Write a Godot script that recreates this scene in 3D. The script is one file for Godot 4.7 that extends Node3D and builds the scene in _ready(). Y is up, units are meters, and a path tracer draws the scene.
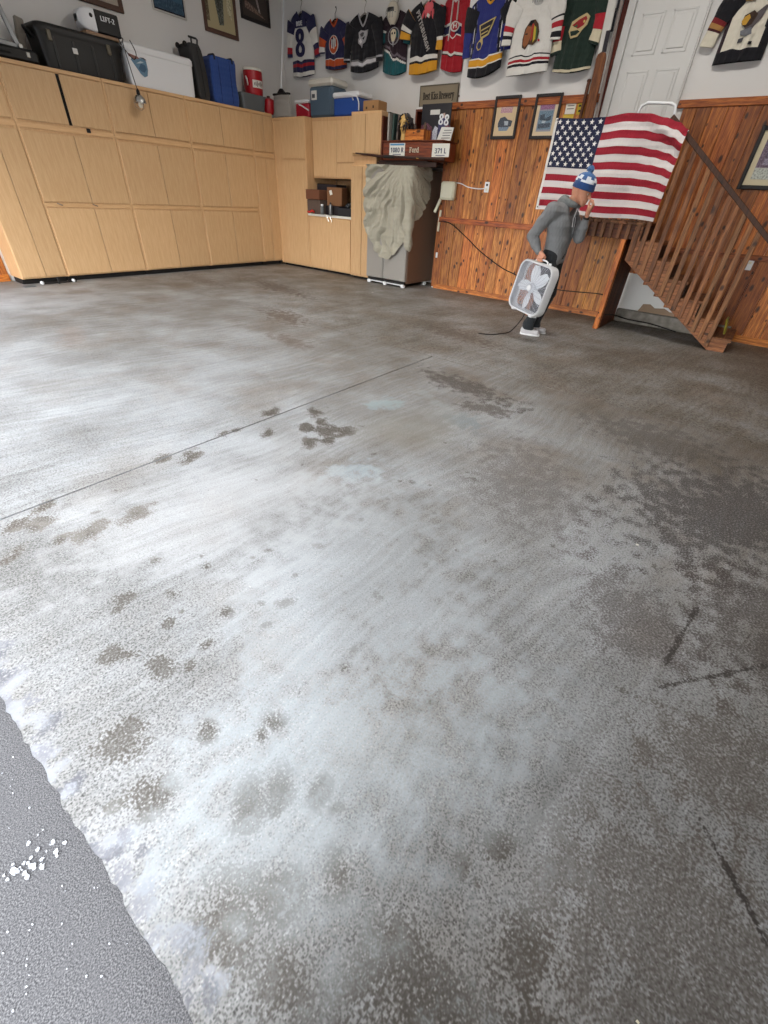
extends Node3D
# A garage seen from its open door: wall of plywood cabinets, jerseys on the wall, stairs, a man carrying a box fan.

class MB:
	var v := PackedVector3Array()
	var n := PackedVector3Array()
	var uv := PackedVector2Array()
	var c := PackedColorArray()
	var col := Color(1, 1, 1)
	var us := 2.0            # texture repeats per metre across the grain
	var vs := 1.0            # and along it
	var uo := Vector2.ZERO
	var grain := 1

	func tint(k: Color) -> MB:
		col = k.srgb_to_linear()
		return self

	func map(p: Vector3, nn: Vector3) -> Vector2:
		var ax := 0
		var a := nn.abs()
		if a.y > a.x and a.y >= a.z: ax = 1
		elif a.z > a.x: ax = 2
		var va := grain
		if va == ax: va = (ax + 1) % 3
		var ua := 3 - ax - va
		return Vector2(p[ua] * us, p[va] * vs) + uo

	func tri(a: Vector3, b: Vector3, d: Vector3, hint: Vector3) -> void:
		var k := (b - a).cross(d - a)
		if k.length_squared() < 1e-16: return
		k = k.normalized()
		if k.dot(hint) > 0:
			var t := b; b = d; d = t
		else:
			k = -k
		for p: Vector3 in [a, b, d]:
			v.append(p); n.append(k); uv.append(map(p, k)); c.append(col)

	func quad(a: Vector3, b: Vector3, d: Vector3, e: Vector3, hint: Vector3) -> void:
		tri(a, b, d, hint); tri(a, d, e, hint)

	func stri(a: Vector3, b: Vector3, d: Vector3, na: Vector3, nb: Vector3, nd: Vector3) -> void:
		var k := (b - a).cross(d - a)
		if k.length_squared() < 1e-18: return
		var flip := k.dot(na + nb + nd) > 0
		var ps := [a, d, b] if flip else [a, b, d]
		var ns := [na, nd, nb] if flip else [na, nb, nd]
		for i in 3:
			v.append(ps[i]); n.append(ns[i]); uv.append(map(ps[i], ns[i])); c.append(col)

	# rows: Array of PackedVector3Array of equal size. colf(i,j) gives a cell its colour. hint: the side that faces out; zero = away from each row's middle
	func grid(rows: Array, hint := Vector3.ZERO, closed := false, colf = null, uvscale := Vector2.ZERO) -> void:
		var R := rows.size()
		var C: int = rows[0].size()
		var nn := []
		for i in R:
			var line := PackedVector3Array()
			var mid := Vector3.ZERO
			for p: Vector3 in rows[i]: mid += p
			mid /= C
			for j in C:
				var du: Vector3 = rows[mini(i + 1, R - 1)][j] - rows[maxi(i - 1, 0)][j]
				var j0 := (j - 1 + C) % C if closed else maxi(j - 1, 0)
				var j1 := (j + 1) % C if closed else mini(j + 1, C - 1)
				var dv: Vector3 = rows[i][j1] - rows[i][j0]
				var k := du.cross(dv)
				k = k.normalized() if k.length_squared() > 1e-20 else Vector3.ZERO
				var h: Vector3 = hint if hint != Vector3.ZERO else rows[i][j] - mid
				if k.dot(h) < 0: k = -k
				if k == Vector3.ZERO: k = h.normalized() if h != Vector3.ZERO else Vector3.UP
				line.append(k)
			nn.append(line)
		for i in R - 1:
			for j in (C if closed else C - 1):
				var j1 := (j + 1) % C
				if colf != null: col = colf.call(i, j)
				var a: Vector3 = rows[i][j]
				var b: Vector3 = rows[i + 1][j]
				var d: Vector3 = rows[i + 1][j1]
				var e: Vector3 = rows[i][j1]
				var s := v.size()
				stri(a, b, d, nn[i][j], nn[i + 1][j], nn[i + 1][j1])
				stri(a, d, e, nn[i][j], nn[i + 1][j1], nn[i][j1])
				if uvscale != Vector2.ZERO:
					for q in range(s, v.size()):
						var p := v[q]
						var best := Vector2.ZERO
						if p == a: best = Vector2(j, i)
						elif p == b: best = Vector2(j, i + 1)
						elif p == d: best = Vector2(j + 1, i + 1)
						else: best = Vector2(j + 1, i)
						uv[q] = best * uvscale + uo

	func plain_box(ct: Vector3, sz: Vector3, bs := Basis()) -> void:
		var h := sz * 0.5
		for ax in 3:
			for s: int in [-1, 1]:
				var p := Vector3.ZERO; p[ax] = s * h[ax]
				var u := Vector3.ZERO; u[(ax + 1) % 3] = h[(ax + 1) % 3]
				var w := Vector3.ZERO; w[(ax + 2) % 3] = h[(ax + 2) % 3]
				quad(ct + bs * (p - u - w), ct + bs * (p + u - w), ct + bs * (p + u + w), ct + bs * (p - u + w), bs * p)

	func box(ct: Vector3, sz: Vector3, bev := 0.004, bs := Basis()) -> MB:
		var h := sz * 0.5
		var e := minf(bev, minf(h.x, minf(h.y, h.z)) * 0.6)
		if e <= 0.0:
			plain_box(ct, sz, bs)
			return self
		for ax in 3:
			var bx := (ax + 1) % 3
			var cx := (ax + 2) % 3
			for s: int in [-1, 1]:
				var p := Vector3.ZERO; p[ax] = s * h[ax]
				var u := Vector3.ZERO; u[bx] = h[bx] - e
				var w := Vector3.ZERO; w[cx] = h[cx] - e
				quad(ct + bs * (p - u - w), ct + bs * (p + u - w), ct + bs * (p + u + w), ct + bs * (p - u + w), bs * p)
				for t: int in [-1, 1]:
					# the edge between face (ax,s) and face (bx,t), along cx
					var q := Vector3.ZERO; q[ax] = s * h[ax]; q[bx] = t * (h[bx] - e)
					var r := Vector3.ZERO; r[ax] = s * (h[ax] - e); r[bx] = t * h[bx]
					var hh := Vector3.ZERO; hh[ax] = s; hh[bx] = t
					quad(ct + bs * (q - w), ct + bs * (q + w), ct + bs * (r + w), ct + bs * (r - w), bs * hh)
		for sx: int in [-1, 1]:
			for sy: int in [-1, 1]:
				for sz2: int in [-1, 1]:
					var g := Vector3(sx, sy, sz2)
					var k := g * h
					tri(ct + bs * (k - Vector3(0, sy * e, sz2 * e)), ct + bs * (k - Vector3(sx * e, 0, sz2 * e)), ct + bs * (k - Vector3(sx * e, sy * e, 0)), bs * g)
		return self

	func span(a: Vector3, b: Vector3, bev := 0.004) -> MB:
		return box((a + b) * 0.5, (b - a).abs(), bev)

	func bar(a: Vector3, b: Vector3, w: float, t: float, up := Vector3.UP, bev := 0.004) -> MB:
		# a bar from a to b, w wide across «up», t thick along it; its own grain runs along
		var y := (b - a).normalized()
		var x := y.cross(up).normalized()
		if x.length() < 0.5: x = Vector3.RIGHT
		var z := x.cross(y).normalized()
		return box((a + b) * 0.5, Vector3(w, a.distance_to(b), t), bev, Basis(x, y, z))

	func tube(path: Array, rad, seg := 10, flat := 1.0, up := Vector3.UP, caps := true, colf = null) -> MB:
		var rows := []
		var N := path.size()
		var side := Vector3.ZERO
		for i in N:
			var t: Vector3 = (path[mini(i + 1, N - 1)] - path[maxi(i - 1, 0)]).normalized()
			if side == Vector3.ZERO:
				side = t.cross(up)
				if side.length() < 0.05: side = t.cross(Vector3.RIGHT)
				if side.length() < 0.05: side = t.cross(Vector3.FORWARD)
			side = (side - t * side.dot(t)).normalized()
			var other := side.cross(t)
			var r: float = rad[i] if rad is Array else rad
			var line := PackedVector3Array()
			for k in seg:
				var a := TAU * k / seg
				line.append(path[i] + side * cos(a) * r + other * sin(a) * r * flat)
			rows.append(line)
		grid(rows, Vector3.ZERO, true, colf)
		if caps:
			for e: int in [0, N - 1]:
				var d: Vector3 = path[0] - path[1] if e == 0 else path[N - 1] - path[N - 2]
				for k in seg:
					tri(path[e], rows[e][k], rows[e][(k + 1) % seg], d)
		return self

	func lathe(prof: Array, seg := 20, at := Vector3.ZERO, bs := Basis(), colf = null) -> MB:
		# prof: Vector2(radius, height) from bottom to top
		var rows := []
		for p: Vector2 in prof:
			var line := PackedVector3Array()
			for k in seg:
				var a := TAU * k / seg
				line.append(at + bs * Vector3(cos(a) * maxf(p.x, 1e-5), p.y, sin(a) * maxf(p.x, 1e-5)))
			rows.append(line)
		# normals from the profile
		var nr := []
		for i in prof.size():
			var d: Vector2 = prof[mini(i + 1, prof.size() - 1)] - prof[maxi(i - 1, 0)]
			nr.append(Vector2(d.y, -d.x).normalized())
		for i in prof.size() - 1:
			for k in seg:
				if colf != null: col = colf.call(i, k)
				var k1 := (k + 1) % seg
				var nn := []
				for q in [[i, k], [i + 1, k], [i + 1, k1], [i, k1]]:
					var a: float = TAU * q[1] / seg
					# a sharp corner of the profile keeps the face's own slope
					var f: Vector2 = (prof[i + 1] - prof[i]).normalized()
					var own := Vector2(f.y, -f.x)
					var m: Vector2 = nr[q[0]] if own.dot(nr[q[0]]) > 0.85 else own
					nn.append(bs * Vector3(cos(a) * m.x, m.y, sin(a) * m.x))
				stri(rows[i][k], rows[i + 1][k], rows[i + 1][k1], nn[0], nn[1], nn[2])
				stri(rows[i][k], rows[i + 1][k1], rows[i][k1], nn[0], nn[2], nn[3])
		return self

	func ball(ct: Vector3, r: Vector3, seg := 14, bs := Basis()) -> MB:
		for i in seg / 2:
			for k in seg:
				var q := []
				for w in [[i, k], [i + 1, k], [i + 1, k + 1], [i, k + 1]]:
					var th: float = PI * w[0] / (seg / 2)
					var ph: float = TAU * w[1] / seg
					q.append(Vector3(sin(th) * cos(ph), cos(th), sin(th) * sin(ph)))
				var nn := q.map(func(p): return bs * (p / r).normalized())
				var pp := q.map(func(p): return ct + bs * (p * r))
				stri(pp[0], pp[1], pp[2], nn[0], nn[1], nn[2])
				stri(pp[0], pp[2], pp[3], nn[0], nn[2], nn[3])
		return self

	func plate(poly: PackedVector2Array, z0: float, z1: float, xf := Transform3D()) -> MB:
		# a flat outline in x/y with thickness along z
		var ix := Geometry2D.triangulate_polygon(poly)
		var f := xf.basis.z
		for i in range(0, ix.size(), 3):
			var a := poly[ix[i]]; var b := poly[ix[i + 1]]; var d := poly[ix[i + 2]]
			tri(xf * Vector3(a.x, a.y, z1), xf * Vector3(b.x, b.y, z1), xf * Vector3(d.x, d.y, z1), f)
			tri(xf * Vector3(a.x, a.y, z0), xf * Vector3(b.x, b.y, z0), xf * Vector3(d.x, d.y, z0), -f)
		var cw := Geometry2D.is_polygon_clockwise(poly)
		for i in poly.size():
			var a := poly[i]; var b := poly[(i + 1) % poly.size()]
			var e := b - a
			var o := Vector2(e.y, -e.x) * (-1.0 if cw else 1.0)
			quad(xf * Vector3(a.x, a.y, z0), xf * Vector3(b.x, b.y, z0), xf * Vector3(b.x, b.y, z1), xf * Vector3(a.x, a.y, z1), xf.basis * Vector3(o.x, o.y, 0))
		return self

	func mesh() -> ArrayMesh:
		var m := ArrayMesh.new()
		if v.is_empty(): return m
		var a := []
		a.resize(Mesh.ARRAY_MAX)
		a[Mesh.ARRAY_VERTEX] = v
		a[Mesh.ARRAY_NORMAL] = n
		a[Mesh.ARRAY_TEX_UV] = uv
		a[Mesh.ARRAY_COLOR] = c
		m.add_surface_from_arrays(Mesh.PRIMITIVE_TRIANGLES, a)
		return m

# ---------------------------------------------------------------- small helpers
const ADDED_LAMP_ENERGY := 0.57
var M := {}
var rng := RandomNumberGenerator.new()
var taken := {}

func numbered(called: String) -> String:
	if not taken.has(called):
		taken[called] = 0
		return called
	taken[called] += 1
	return "%s_%03d" % [called, taken[called]]

func inner(parent: Node, called: String) -> String:
	if not parent.has_node(called): return called
	var k := 1
	while parent.has_node("%s_%03d" % [called, k]): k += 1
	return "%s_%03d" % [called, k]

func part(called: String, b, mat: Material, parent: Node3D, label := "") -> MeshInstance3D:
	var o := MeshInstance3D.new()
	o.mesh = b.mesh() if b is MB else b
	o.material_override = mat
	o.name = inner(parent, called)
	if label: o.set_meta("label", label)
	parent.add_child(o, true)
	return o

func thing(called: String, label: String, category: String, at := Vector3.ZERO, turn := 0.0, group := "") -> Node3D:
	var o := Node3D.new()
	o.name = numbered(called)
	add_child(o, true)
	o.position = at
	o.rotation.y = turn
	return tag(o, label, category, group)

func tag(o, label: String, category: String, group := ""):
	o.set_meta("label", label)
	o.set_meta("category", category)
	if group: o.set_meta("group", group)
	return o

func solo(called: String, b, mat: Material, label: String, category: String, at := Vector3.ZERO, turn := 0.0, group := "") -> MeshInstance3D:
	var o := MeshInstance3D.new()
	o.mesh = b.mesh() if b is MB else b
	o.material_override = mat
	o.name = numbered(called)
	add_child(o, true)
	o.position = at
	o.rotation.y = turn
	tag(o, label, category, group)
	return o

func struct(called: String, b, mat: Material, label: String, category := "") -> MeshInstance3D:
	var o := MeshInstance3D.new()
	o.mesh = b.mesh() if b is MB else b
	o.material_override = mat
	o.name = called
	add_child(o, true)
	o.set_meta("kind", "structure")
	o.set_meta("label", label)
	if category: o.set_meta("category", category)
	return o

func lin(r: float, g: float, b: float) -> Color:
	return Color(r, g, b).srgb_to_linear()

func c8(r: int, g: int, b: int) -> Color:
	return Color(r / 255.0, g / 255.0, b / 255.0)

func mat(key: String, colour: Color, rough := 0.7, metal := 0.0, tex: Texture2D = null, bump: Texture2D = null, bump_amount := 0.4, tri_scale := 0.0) -> StandardMaterial3D:
	var m := StandardMaterial3D.new()
	m.albedo_color = colour
	m.roughness = rough
	m.metallic = metal
	m.vertex_color_use_as_albedo = true
	if tex: m.albedo_texture = tex
	if bump:
		m.normal_enabled = true
		m.normal_texture = bump
		m.normal_scale = bump_amount
	if tri_scale > 0.0:
		m.uv1_triplanar = true
		m.uv1_scale = Vector3.ONE * tri_scale
	M[key] = m
	return m

func noise(sd: int, freq: float, oct := 4, kind := FastNoiseLite.TYPE_SIMPLEX_SMOOTH) -> FastNoiseLite:
	var f := FastNoiseLite.new()
	f.seed = sd
	f.noise_type = kind
	f.frequency = freq
	f.fractal_octaves = oct
	f.fractal_type = FastNoiseLite.FRACTAL_FBM if oct > 1 else FastNoiseLite.FRACTAL_NONE
	return f

func words(txt: String, height: float, depth: float, bold := false, serif := false, italic := false) -> TextMesh:
	var t := TextMesh.new()
	var f := SystemFont.new()
	f.font_names = PackedStringArray(["Droid Serif" if serif else "Droid Sans"])
	f.font_weight = 700 if bold else 400
	f.font_italic = italic
	t.font = f
	t.text = txt
	t.font_size = 32
	t.pixel_size = height / 24.0
	t.depth = depth
	t.curve_step = 2.0
	return t

# ---------------------------------------------------------------- textures
func wood_texture(sd: int, knots: int, streak: float, base: Color, dark: Color) -> ImageTexture:
	# half a metre across the grain, one metre along it
	var W := 384
	var H := 768
	var r := RandomNumberGenerator.new()
	r.seed = sd
	var n1 := noise(sd, 1.0, 3)
	var ks := []
	for i in knots:
		ks.append([r.randf() * W, r.randf() * H, r.randf_range(5, 12), r.randf_range(1.3, 2.2)])
	var bytes := PackedByteArray()
	bytes.resize(W * H * 3)
	var at := 0
	for y in H:
		var near := []
		for k in ks:
			var dy: float = absf(y - k[1])
			dy = minf(dy, H - dy)
			if dy < k[2] * 9: near.append([k, dy])
		for x in W:
			var bend := 0.0
			var kn := 0.0
			for q in near:
				var k = q[0]
				var dx: float = x - k[0]
				if dx > W / 2.0: dx -= W
				elif dx < -W / 2.0: dx += W
				var e: float = (dx * dx) / (k[2] * k[2]) + (q[1] * q[1]) / (k[2] * k[2] * k[3] * k[3])
				if e < 1.0: kn = maxf(kn, 1.0 - e * 0.35)
				elif e < 2.4: kn = maxf(kn, 0.45 * (2.4 - e))
				bend += signf(dx) * k[2] * 1.2 / (1.0 + e)
			var xx := x + bend
			var w: float = absf(float(y) / H - 0.5) * 2.0          # mirror along the length so that it repeats
			var g := n1.get_noise_2d(xx * 0.16, w * 3.0) * 0.55 + n1.get_noise_2d(xx * 0.035 + 50.0, w * 1.2) * 0.75
			var ring := sin(xx * 0.55 + n1.get_noise_2d(xx * 0.02, w * 2.5 + 9.0) * 6.0)
			var f := clampf(0.42 + streak * (g + 0.16 * ring), 0.0, 1.0)
			var cc := base.lerp(dark, f)
			if kn > 0.0: cc = cc.lerp(Color(0.16, 0.08, 0.04), clampf(kn, 0, 1) * 0.85)
			bytes[at] = int(cc.r * 255); bytes[at + 1] = int(cc.g * 255); bytes[at + 2] = int(cc.b * 255)
			at += 3
	return ImageTexture.create_from_image(Image.create_from_data(W, H, false, Image.FORMAT_RGB8, bytes))

func mottle(sd: int, freq: float, oct: int, a: Color, b: Color, side := 256, stretch := 1.0) -> ImageTexture:
	var n1 := noise(sd, freq, oct)
	var g := n1.get_seamless_image(side, side)
	g.convert(Image.FORMAT_L8)
	var d := g.get_data()
	var bytes := PackedByteArray()
	bytes.resize(side * side * 3)
	for i in side * side:
		var cc := a.lerp(b, d[i] / 255.0)
		bytes[i * 3] = int(cc.r * 255); bytes[i * 3 + 1] = int(cc.g * 255); bytes[i * 3 + 2] = int(cc.b * 255)
	var im := Image.create_from_data(side, side, false, Image.FORMAT_RGB8, bytes)
	if stretch != 1.0:
		im.resize(side, int(side * stretch))
	return ImageTexture.create_from_image(im)

func relief(sd: int, freq: float, oct: int, strength: float, side := 256) -> ImageTexture:
	var g := noise(sd, freq, oct).get_seamless_image(side, side)
	g.convert(Image.FORMAT_RGBA8)
	g.bump_map_to_normal_map(strength)
	return ImageTexture.create_from_image(g)

func weave(side := 64) -> ImageTexture:
	var g := Image.create(side, side, false, Image.FORMAT_RGBA8)
	for y in side:
		for x in side:
			var h := 0.5 + 0.25 * sin(x * TAU / 4.0) * (1.0 if (y / 4) % 2 else -1.0) + 0.25 * sin(y * TAU / 4.0)
			g.set_pixel(x, y, Color(h, h, h))
	g.bump_map_to_normal_map(2.0)
	return ImageTexture.create_from_image(g)

# the concrete: worn pale paste, brown dirt, drips, scraped arcs, all laid out in metres on the slab itself
var stains := []
func slab_texture(x0: float, z0: float, x1: float, z1: float, W: int, H: int) -> ImageTexture:
	var broad := noise(11, 0.42, 4)
	var patch := noise(12, 1.7, 5)
	var fine := noise(13, 9.0, 4)
	var grit := noise(14, 150.0, 2)
	var scrape := noise(15, 1.0, 3)
	var flecks := noise(19, 85.0, 2)
	var rust := noise(16, 1.1, 4)
	var bins := {}
	for i in stains.size():
		var s = stains[i]
		var reach: float = s[2] * 1.7
		for bx in range(floori((s[0] - reach) * 4), floori((s[0] + reach) * 4) + 1):
			for bz in range(floori((s[1] - reach) * 4), floori((s[1] + reach) * 4) + 1):
				var key := Vector2i(bx, bz)
				if not bins.has(key): bins[key] = []
				bins[key].append(i)
	var rows := []
	rows.resize(H)
	var work := func(y: int):
		var bytes := PackedByteArray()
		bytes.resize(W * 3)
		var z := lerpf(z0, z1, (y + 0.5) / H)
		var none := []
		for x in W:
			var px := lerpf(x0, x1, (x + 0.5) / W)
			var nb := broad.get_noise_2d(px, z)
			var np := patch.get_noise_2d(px, z)
			var nf := fine.get_noise_2d(px, z)
			var ng := grit.get_noise_2d(px, z)
			# where boots and tyres bring the dirt: towards the back and along the right-hand bay; strip at the door darkened to hold back bright daylight
			var soil_and_dim := 0.35 + smoothstep(-2.6, -5.2, z) * 0.15 + smoothstep(-5.0, -7.4, z) * 0.15 + smoothstep(-3.0, -5.0, z) * smoothstep(-3.5, -1.0, px) * 0.15 + smoothstep(-1.1, 1.0, px + 0.5 * nb) * 0.20 + smoothstep(-0.7, 0.1, z) * 0.42
			soil_and_dim += nb * 0.40 + np * 0.34 + nf * 0.26
			# sweeping scrapes that run out towards the door
			soil_and_dim += scrape.get_noise_2d(px * 20.0 + z * 2.5 + nb * 3.0, z * 0.9) * 0.18 + scrape.get_noise_2d(px * 60.0 - z * 5.0 + nb * 6.0, z * 2.0 + 40.0) * 0.10
			soil_and_dim = clampf(soil_and_dim, 0.0, 1.0)
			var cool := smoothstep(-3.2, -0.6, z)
			var r := lerpf(0.655, 0.43, soil_and_dim)
			var g := lerpf(0.665, 0.40 + 0.025 * cool, soil_and_dim)
			var b := lerpf(0.672, 0.36 + 0.055 * cool, soil_and_dim)
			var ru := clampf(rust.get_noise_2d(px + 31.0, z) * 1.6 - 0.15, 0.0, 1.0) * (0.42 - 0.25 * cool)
			r = lerpf(r, 0.44, ru); g = lerpf(g, 0.375, ru); b = lerpf(b, 0.31, ru)
			# grains of sand and small pits
			var gm := flecks.get_noise_2d(px, z)
			var spk := ng * 0.07 + nf * 0.07 + gm * 0.05
			if ng < -0.55 + 0.28 * soil_and_dim: spk -= 0.12
			elif ng > 0.56: spk += 0.05
			if gm < -0.60 + 0.30 * soil_and_dim: spk -= 0.09
			r += spk; g += spk; b += spk
			for i in bins.get(Vector2i(floori(px * 4), floori(z * 4)), none):
				var s = stains[i]
				var dx: float = (px - s[0])
				var dz: float = (z - s[1])
				var ca: float = s[6]
				var sa: float = s[7]
				var ex: float = (dx * ca + dz * sa) / s[2]
				var ez: float = (-dx * sa + dz * ca) / (s[2] * s[3])
				var e := sqrt(ex * ex + ez * ez) + np * 0.5 + nf * 0.9 + gm * 0.55 + ng * 0.3
				var k: float = clampf((1.0 - e) * 2.2, 0.0, 1.0) * s[5] * clampf(0.85 - gm * 0.8 - ng * 0.7, 0.0, 1.0)
				if k > 0.0:
					var sc: Color = s[4]
					r = lerpf(r, sc.r, k); g = lerpf(g, sc.g, k); b = lerpf(b, sc.b, k)
			bytes[x * 3] = int(clampf(r, 0, 1) * 255)
			bytes[x * 3 + 1] = int(clampf(g, 0, 1) * 255)
			bytes[x * 3 + 2] = int(clampf(b, 0, 1) * 255)
		rows[y] = bytes
	var id := WorkerThreadPool.add_group_task(work, H, -1, true)
	WorkerThreadPool.wait_for_group_task_completion(id)
	var all := PackedByteArray()
	for q: PackedByteArray in rows: all.append_array(q)
	return ImageTexture.create_from_image(Image.create_from_data(W, H, false, Image.FORMAT_RGB8, all))

func stain(x: float, z: float, r: float, long := 1.0, angle := 0.0, colour := Color(0.24, 0.22, 0.19), strength := 0.75) -> void:
	stains.append([x, z, r, long, colour, strength, cos(angle), sin(angle)])

func print_image(w: int, h: int, base: Color, marks: Array, sd := 1, rough := 0.0) -> ImageTexture:
	# flat print: marks are [colour, [points in 0..1]] polygons
	var im := Image.create(w, h, false, Image.FORMAT_RGB8)
	im.fill(base)
	var n1 := noise(sd, 0.06, 3)
	for m in marks:
		var poly := PackedVector2Array()
		for p in m[1]: poly.append(Vector2(p[0] * w, p[1] * h))
		var lo := Vector2(w, h)
		var hi := Vector2.ZERO
		for p in poly: lo = lo.min(p); hi = hi.max(p)
		for y in range(maxi(0, int(lo.y)), mini(h, int(hi.y) + 1)):
			for x in range(maxi(0, int(lo.x)), mini(w, int(hi.x) + 1)):
				if Geometry2D.is_point_in_polygon(Vector2(x + 0.5, y + 0.5), poly):
					var cc: Color = m[0]
					if rough > 0.0: cc = cc.lightened(clampf(n1.get_noise_2d(x * 3, y * 3) * rough, 0, 1)).darkened(clampf(-n1.get_noise_2d(x * 3, y * 3) * rough, 0, 1))
					im.set_pixel(x, y, cc)
	return ImageTexture.create_from_image(im)

# ---------------------------------------------------------------- the scene
func _ready() -> void:
	rng.seed = 7
	# camera: a phone's wide lens at 1.3 m, just inside the open garage door
	var cam := Camera3D.new()
	cam.name = "camera"
	cam.fov = 100.2
	cam.near = 0.02
	add_child(cam)
	cam.position = Vector3(0, 1.3, 0)
	cam.rotation = Vector3(-0.633778, 0.624999, 0.063935)
	cam.current = true
	# overcast daylight that comes in through the open door
	var env := Environment.new()
	env.background_mode = Environment.BG_SKY
	var sky := Sky.new()
	var sm := ProceduralSkyMaterial.new()
	sm.sky_top_color = Color(0.93, 0.95, 0.98)
	sm.sky_horizon_color = Color(0.98, 0.97, 0.95)
	sm.sky_curve = 0.2
	sm.ground_horizon_color = Color(0.62, 0.62, 0.63)
	sm.ground_bottom_color = Color(0.5, 0.5, 0.5)
	sm.sky_energy_multiplier = 1.0
	sm.sun_angle_max = 1.0
	sky.sky_material = sm
	env.sky = sky
	env.ambient_light_source = Environment.AMBIENT_SOURCE_SKY
	env.tonemap_mode = Environment.TONE_MAPPER_LINEAR
	env.tonemap_exposure = 9.3
	env.sdfgi_enabled = true
	env.ssao_enabled = true
	env.ssil_enabled = true
	var we := WorldEnvironment.new()
	we.name = "environment"
	we.environment = env
	add_child(we)

	materials()
	shell()
	added_lights()
	panelling()
	door_and_stairs()
	cabinets()
	fridge()
	flag()
	jerseys()
	box_fan()
	person()
	cabinet_top()
	hutch()
	wall_things()
	floor_things()

func materials() -> void:
	var pine := wood_texture(3, 11, 1.0, Color(0.87, 0.61, 0.32), Color(0.53, 0.29, 0.12))
	var old := wood_texture(5, 6, 1.0, Color(0.65, 0.49, 0.34), Color(0.38, 0.26, 0.17))
	var ply := wood_texture(8, 0, 0.55, Color(0.85, 0.73, 0.58), Color(0.78, 0.64, 0.48))
	mat("pine", Color.WHITE, 0.5, 0, pine)
	mat("old_wood", Color.WHITE, 0.65, 0, old)
	mat("ply", Color.WHITE, 0.45, 0, ply)
	mat("dark_wood", Color(0.52, 0.43, 0.38), 0.6, 0, old)
	mat("walnut", Color(0.78, 0.60, 0.49), 0.5, 0, old)
	mat("wall", Color(0.885, 0.88, 0.87), 0.9, 0, null, relief(21, 0.03, 4, 1.2), 0.25, 1.2)
	mat("white_paint", Color(0.88, 0.88, 0.87), 0.45)
	mat("door_paint", Color(0.84, 0.84, 0.83), 0.4)
	mat("concrete_kerb", Color(0.60, 0.58, 0.55), 0.9, 0, mottle(31, 0.03, 4, Color(0.75, 0.74, 0.72), Color(1, 1, 1)), null, 0, 1.0)
	mat("asphalt", Color(0.495, 0.49, 0.49), 0.92, 0, mottle(32, 0.16, 5, Color(0.30, 0.30, 0.32), Color(1.0, 1.0, 1.0), 512), relief(33, 0.35, 3, 2.5), 0.35, 2.6)
	mat("salt", Color(0.72, 0.73, 0.75), 0.9)
	mat("dark_gap", Color(0.06, 0.05, 0.045), 0.9)
	mat("steel", Color(0.60, 0.59, 0.57), 0.42, 0.4)
	mat("chrome", Color(0.75, 0.75, 0.74), 0.2, 0.95)
	mat("fridge_side", Color(0.47, 0.36, 0.29), 0.5, 0.2)  # brown reflection on the side is put into its base colour
	mat("black", Color(0.035, 0.035, 0.038), 0.55)
	mat("black_plastic", Color(0.07, 0.075, 0.075), 0.45)
	mat("rubber", Color(0.05, 0.05, 0.05), 0.8)
	mat("white_plastic", Color(0.88, 0.89, 0.90), 0.4)
	mat("ivory", Color(0.84, 0.83, 0.74), 0.45)
	mat("grey_plastic", Color(0.38, 0.40, 0.41), 0.5)
	mat("fan_blade", Color(0.93, 0.95, 0.97), 0.35)
	mat("fan_wire", Color(0.74, 0.75, 0.79), 0.45)
	mat("fan_grey", Color(0.45, 0.46, 0.49), 0.5)
	mat("charcoal", Color(0.17, 0.17, 0.17), 0.7)
	mat("paint", Color.WHITE, 0.55)                      # takes its colour from the vertices
	mat("paper", Color.WHITE, 0.85)
	mat("plastic", Color.WHITE, 0.38)
	var knit := mat("cloth", Color.WHITE, 0.92, 0, null, weave(), 0.3)
	knit.rim_enabled = true; knit.rim = 0.3; knit.rim_tint = 0.6
	mat("bare_metal", Color(0.52, 0.53, 0.54), 0.4, 0.8)
	mat("card", Color(0.62, 0.47, 0.31), 0.85)
	mat("skin", Color(0.80, 0.57, 0.46), 0.6)
	M["skin"].subsurf_scatter_enabled = true
	M["skin"].subsurf_scatter_strength = 0.08

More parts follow.
